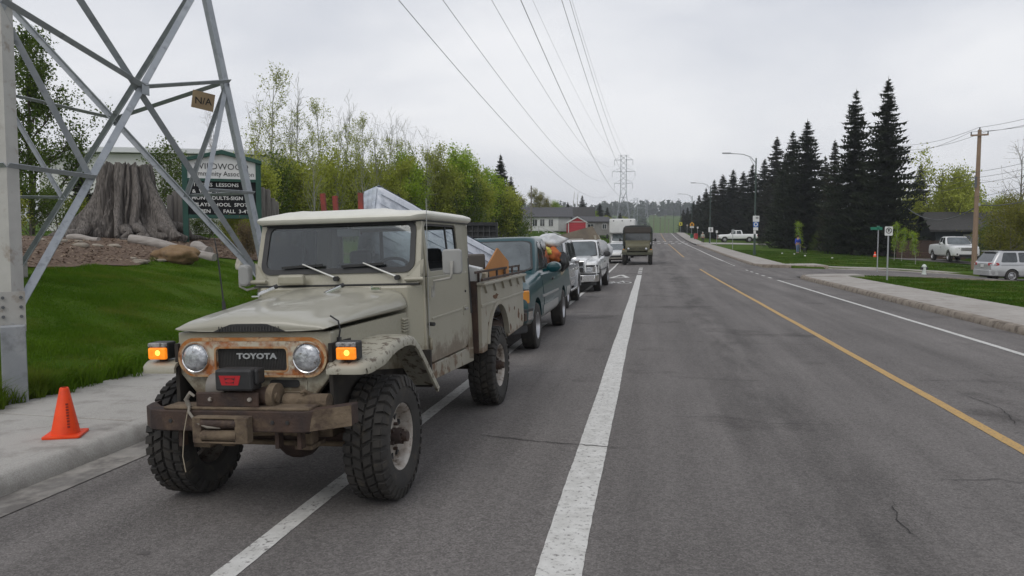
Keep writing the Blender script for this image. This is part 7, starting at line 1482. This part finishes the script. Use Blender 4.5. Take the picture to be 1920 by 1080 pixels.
# chain-link fence behind the queue
X1, Yy1 = col(810, 58); X2, Yy2 = col(990, 92); fn = thing('chain_link_fence', 'grey chain-link fence in front of the bright green thicket', 'fence', (0, 0, 0))
n = 12; fpts = [(X1+(X2-X1)*k/n, Yy1+(Yy2-Yy1)*k/n) for k in range(n+1)]; fz = [gz(*p) for p in fpts]; fh = 2.3
meshw = M('fence_wire', (.26, .27, .27), rough=.5, metal=.4)
for k, p in enumerate(fpts): B().cyl((p[0], p[1], fz[k]-.2), (p[0], p[1], fz[k]+fh), .035, n=8).obj('post', meshw, fn)
for k in range(n):
    a, c = Vector((*fpts[k], fz[k])), Vector((*fpts[k+1], fz[k+1])); B().cyl(a+Vector((0, 0, fh)), c+Vector((0, 0, fh)), .025, n=6).obj('top_rail', meshw, fn)
    mb2 = B(); L = (c-a).length; st = .22; m_ = int(L/st); mh = int(fh/st)
    for i in range(-mh, m_):
        for sg in (1, -1):
            t0, t1 = max(0, i), min(m_, i+mh); z0_, z1_ = (t0-i)*st, (t1-i)*st
            if sg < 0: z0_, z1_ = fh-z0_, fh-z1_
            mb2.beam(a.lerp(c, t0/m_)+Vector((0, 0, z0_)), a.lerp(c, t1/m_)+Vector((0, 0, z1_)), .011)
    mp2 = mb2.obj('wire_mesh', meshw, fn, fix=False); mp2['kind'] = 'stuff'
X, Y = col(881, 66); lump('blue_bundle', M('blue_tarp', (.03, .11, .4), (.05, .16, .5), sc=4, rough=.5), (X-.6, Y-.8, hz(410, 65)), .42, 'bright blue bundle hung on the chain-link fence', 'bundle', 61, (1, .6, 1.1), 3, .4)
# white rail on the lawn
rl = thing('lawn_railing', 'pale two-bar railing running down the lawn below the grey house', 'railing', (0, 0, 0)); pr_ = []
for x, y, D in ((1010, 424, 120), (1026, 431, 112), (1042, 437, 105), (1060, 444, 98), (1072, 449, 92)):
    X, Y = col(x, D); pr_.append(Vector((X, Y, hz(y, D))))
for p in pr_: B().beam((p.x, p.y, gz(p.x, p.y)-.2), p+Vector((0, 0, .05)), .1).obj('post', M('rail_pale', (.42, .42, .4), rough=.6), rl)
for a, c in zip(pr_[:-1], pr_[1:]):
    B().beam(a, c, .09).obj('rail', M('rail_pale', (.42, .42, .4), rough=.6), rl); B().beam(a-Vector((0, 0, .5)), c-Vector((0, 0, .5)), .08).obj('rail', M('rail_pale', (.42, .42, .4), rough=.6), rl)
# far wooden poles at the crest and behind the houses
for k, (x, yt, D, lb) in enumerate(((996, 349, 120, 'thin grey pole in front of the grey house'), (1225, 402, 262, 'wooden pole on the crest beside the meadow'), (1237, 408, 270, 'second wooden pole on the crest'), (1246, 404, 266, 'third wooden pole on the crest'), (1253, 410, 274, 'fourth wooden pole on the crest'))):
    X, Y = col(x, D); z0 = gz(X, Y); p = thing('wooden_pole', lb, 'pole', (X, Y, z0), 0)
    H = hz(yt, D)-z0; B().tube([(0, 0, -.2), (0, 0, H)], [.14, .1], 8).obj('shaft', twig, p); B().box((0, 0, H-.4), (.9 if k else .3, .1, .1)).obj('crossarm', twig, p)
# ---------------------------------------------------------------- people
def skinobj(name, verts, edges, rad, mat, parent, sub=1):
    me = bpy.data.meshes.new(name); me.from_pydata([tuple(p) for p in verts], edges, []); me.materials.append(mat); o = bpy.data.objects.new(name, me); SC.collection.objects.link(o); o.parent = parent
    md = o.modifiers.new('skin', 'SKIN'); md.use_smooth_shade = True; sv = me.skin_vertices[0].data if me.skin_vertices else None
    if sv is None:
        bm = bmesh.new(); bm.from_mesh(me); bm.verts.layers.skin.verify(); bm.to_mesh(me); bm.free(); sv = me.skin_vertices[0].data
    for i, r_ in enumerate(rad): sv[i].radius = (r_ if isinstance(r_, tuple) else (r_, r_)); sv[i].use_root = i == 0
    s_ = o.modifiers.new('sub', 'SUBSURF'); s_.levels = sub; s_.render_levels = sub
    dg = bpy.context.evaluated_depsgraph_get(); m2 = bpy.data.meshes.new_from_object(o.evaluated_get(dg)); o.modifiers.clear(); o.data = m2
    if not len(m2.materials): m2.materials.append(mat)
    m2.polygons.foreach_set('use_smooth', [True]*len(m2.polygons)); return o
skinm = M('skin', (.42, .25, .18), rough=.6); 
def person(x, D, label, rz, jacket, trousers, hairm, step=.16, armf=(.1, -.1), hat=None):
    X, Y = col(x, D); z0 = gz(X, Y) if (X > SR) else float(e(Y))+.08
    r = thing('person', label, 'person', (X, Y, z0), rz)
    hip, kne, ank = .92, .5, .09
    V = [(0, 0, 1.0), (0, 0, 1.22), (0, 0, 1.42), (0, -.01, 1.52), (0, -.02, 1.62), (0, -.02, 1.74)]; E_ = [(0, 1), (1, 2), (2, 3), (3, 4), (4, 5)]; RR_ = [(.15, .11), (.15, .105), (.16, .1), .055, .09, .085]
    J, JE, JR = V[:3]+[(0, 0, 1.47)], [(0, 1), (1, 2), (2, 3)], [(.19, .15), (.185, .14), (.185, .125), (.09, .08)]; T_, TE, TR = [(0, 0, .98), (0, 0, .9)], [(0, 1)], [(.175, .135), (.16, .13)]
    for s, st in ((-1, step), (1, -step)):
        i = len(V); V += [(s*.1, 0, hip), (s*.105, -st*.6-.02, kne), (s*.11, -st if st > 0 else -st*1.1, ank), (s*.11, -st-.14, .05)]; E_ += [(0, i), (i, i+1), (i+1, i+2), (i+2, i+3)]; RR_ += [.09, .062, .045, (.045, .035)]
        k = len(T_); T_ += [(s*.1, 0, .84), (s*.105, -st*.6-.02, kne), (s*.11, -st, .12)]; TE += [(1, k), (k, k+1), (k+1, k+2)]; TR += [.105, .078, .068]
        sh = [(.0, 0, 0)]; i = len(V); a_ = armf[0] if s < 0 else armf[1]; V += [(s*.19, 0, 1.41), (s*.25, -a_*.5, 1.15), (s*.26, -a_*1.6-.03, .93), (s*.26, -a_*1.6-.05, .85)]; E_ += [(2, i), (i, i+1), (i+1, i+2), (i+2, i+3)]; RR_ += [.055, .042, .033, (.035, .02)]
        k = len(J); J += [(s*.19, 0, 1.41), (s*.25, -a_*.5, 1.15), (s*.26, -a_*1.6-.03, .95)]; JE += [(2, k), (k, k+1), (k+1, k+2)]; JR += [.085, .07, .058]
        for f in range(5):                                   # fingers and thumb
            pass
    skinobj('body', V, E_, RR_, skinm, r); skinobj('jacket', J, JE, JR, jacket, r); skinobj('trousers', T_, TE, TR, trousers, r)
    for s, st in ((-1, step), (1, -step)): B().loft([[(s*.11+dx*w_, y_, z_) for dx, z_ in ((-1, 0), (1, 0), (.8, h_), (-.8, h_))] for y_, w_, h_ in ((-st+.07, .04, .08), (-st, .05, .1), (-st-.1, .05, .07), (-st-.18, .035, .04))]).obj('shoe', black, r, smooth=50)
    b = B().lathe([(.001, .125), (.06, .115), (.095, .07), (.102, .02), (.098, -.04), (.085, -.07)], 16, 'z', (0, .005, 1.70)); b.obj('hat' if hat else 'hair', hat or hairm, r, smooth=60)
    for s in (-1, 1):
        a_ = armf[0] if s < 0 else armf[1]
        for f in range(4): B().tube([(s*.25+.0, -a_*1.6-.075+.022*f, .86), (s*.25, -a_*1.6-.08+.022*f, .80), (s*.24, -a_*1.6-.08+.022*f, .765)], [.01, .009, .007], 6).obj('finger', skinm, r, smooth=60)
        B().tube([(s*.24, -a_*1.6-.09, .88), (s*.23, -a_*1.6-.11, .83)], [.011, .008], 6).obj('thumb', skinm, r, smooth=60)
    for s in (-1, 1): B().lathe([(.001, -.012), (.012, 0), (.001, .012)], 8, 'y', (s*.032, -.102, 1.69)).obj('eye', black, r)
    B().add([(-.014, -.1, 1.645), (.014, -.1, 1.645), (0, -.13, 1.65), (0, -.1, 1.70)], [(0, 1, 2), (0, 2, 3), (1, 3, 2)]).obj('nose', skinm, r)
    return r, Vector((X, Y, z0))
bluej = M('blue_jacket', (.02, .05, .36), (.03, .07, .45), sc=6, rough=.7); jeans = M('blue_jeans', (.10, .15, .26), (.14, .19, .3), sc=8, rough=.85); hairb = M('dark_hair', (.03, .02, .015), rough=.8)
pp, PV = person(1495, 77, 'person in a bright blue jacket and jeans walking a black dog on the lawn', .1, bluej, jeans, hairb, .14)
person(1317, 122, 'person in a pale jacket and dark trousers waiting at the crosswalk', -.3, M('pale_green_jacket', (.3, .34, .29), (.4, .42, .36), sc=8, rough=.8), M('dark_trousers', (.02, .02, .024), rough=.9), hairb, .05, hat=M('pale_cap', (.4, .42, .36), rough=.8))
# black dog
X, Y = PV.x+.72, PV.y+.1; dg_ = thing('dog', 'black dog with pale paws beside the person in blue', 'dog', (X, Y, gz(X, Y)-.01), .15); fur = M('black_fur', (.012, .012, .013), (.022, .022, .024), sc=20, rough=.8)
DV = [(0, .22, .46), (0, .02, .45), (0, -.2, .47), (0, -.32, .58), (0, -.40, .66), (0, -.52, .63), (0, .36, .5), (0, .46, .58)]; DE = [(0, 1), (1, 2), (2, 3), (3, 4), (4, 5), (0, 6), (6, 7)]; DR = [.1, .105, .125, .075, .075, .04, .03, .018]
for s in (-1, 1):
    i = len(DV); DV += [(s*.07, -.2, .36), (s*.075, -.2, .2), (s*.075, -.21, .04), (s*.075, -.25, .025)]; DE += [(2, i), (i, i+1), (i+1, i+2), (i+2, i+3)]; DR += [.055, .034, .026, .028]
    i = len(DV); DV += [(s*.07, .2, .36), (s*.075, .16, .25), (s*.075, .27, .17), (s*.075, .25, .04), (s*.075, .21, .025)]; DE += [(0, i), (i, i+1), (i+1, i+2), (i+2, i+3), (i+3, i+4)]; DR += [.07, .045, .03, .026, .028]
skinobj('body', DV, DE, DR, fur, dg_)
for s in (-1, 1): B().add([(s*.05, -.36, .71), (s*.09, -.40, .70), (s*.1, -.37, .60), (s*.06, -.34, .7)], [(0, 1, 2), (0, 2, 3), (1, 3, 2), (0, 3, 1)]).obj('ear', fur, dg_); B().lathe([(.001, 0), (.034, .01), (.032, .05), (.001, .06)], 8, 'z', (s*.075, -.23, .0)).obj('paw', M('pale_paw', (.4, .38, .33), rough=.8), dg_)
tag(B().tube([PV+Vector((.27, -.1, .9)), PV+Vector((.42, -.1, .66)), Vector((X, Y-.3, gz(X, Y)+.6))], .012, 6).obj('dog_lead', M('lime_lead', (.4, .5, .03), rough=.6), None), 'lime dog lead from the hand to the black dog', 'lead')
# scraps of white litter on the verge
for k, (x, D) in enumerate(((1466, 74), (1489, 73), (1509, 69), (1560, 64))):
    X, Y = col(x, D); lump('litter', signw, (X, Y, gz(X, Y)+.06), .09, 'white scrap of litter lying on the verge near the person in blue', 'litter', 90+k, (1, 1, .7), 2)['group'] = 'litter on the verge'
X, Y = col(1640, 69); orr = thing('traffic_cone', 'tiny orange marker cone below the tall spruces', 'traffic cone', (X, Y, gz(X, Y)-.02), 0); B().lathe([(.16, 0), (.15, .04), (.04, .5), (.001, .52)], 14, 'z').obj('cone', orange, orr, smooth=50); B().lathe([(.112, .2), (.1, .26), (.096, .262)], 14, 'z').obj('band', signw, orr)
# ================================================================ HAZE
hm = bpy.data.materials.new('haze_air'); hm.use_nodes = True; t = hm.node_tree; t.nodes.clear()
ho = N(t, 'ShaderNodeOutputMaterial'); hv = N(t, 'ShaderNodeVolumePrincipled'); hv.inputs['Color'].default_value = (.86, .89, .94, 1); hv.inputs['Density'].default_value = .00042; hv.inputs['Density Attribute'].default_value = ''
hv.inputs['Anisotropy'].default_value = .2
t.links.new(hv.outputs[0], ho.inputs['Volume'])
hz_o = B().box((0, 1430, 26), (5200, 3100, 78)).obj('haze', hm, None); tag(hz_o, 'thin pale haze over the whole valley', 'haze', kind='stuff')
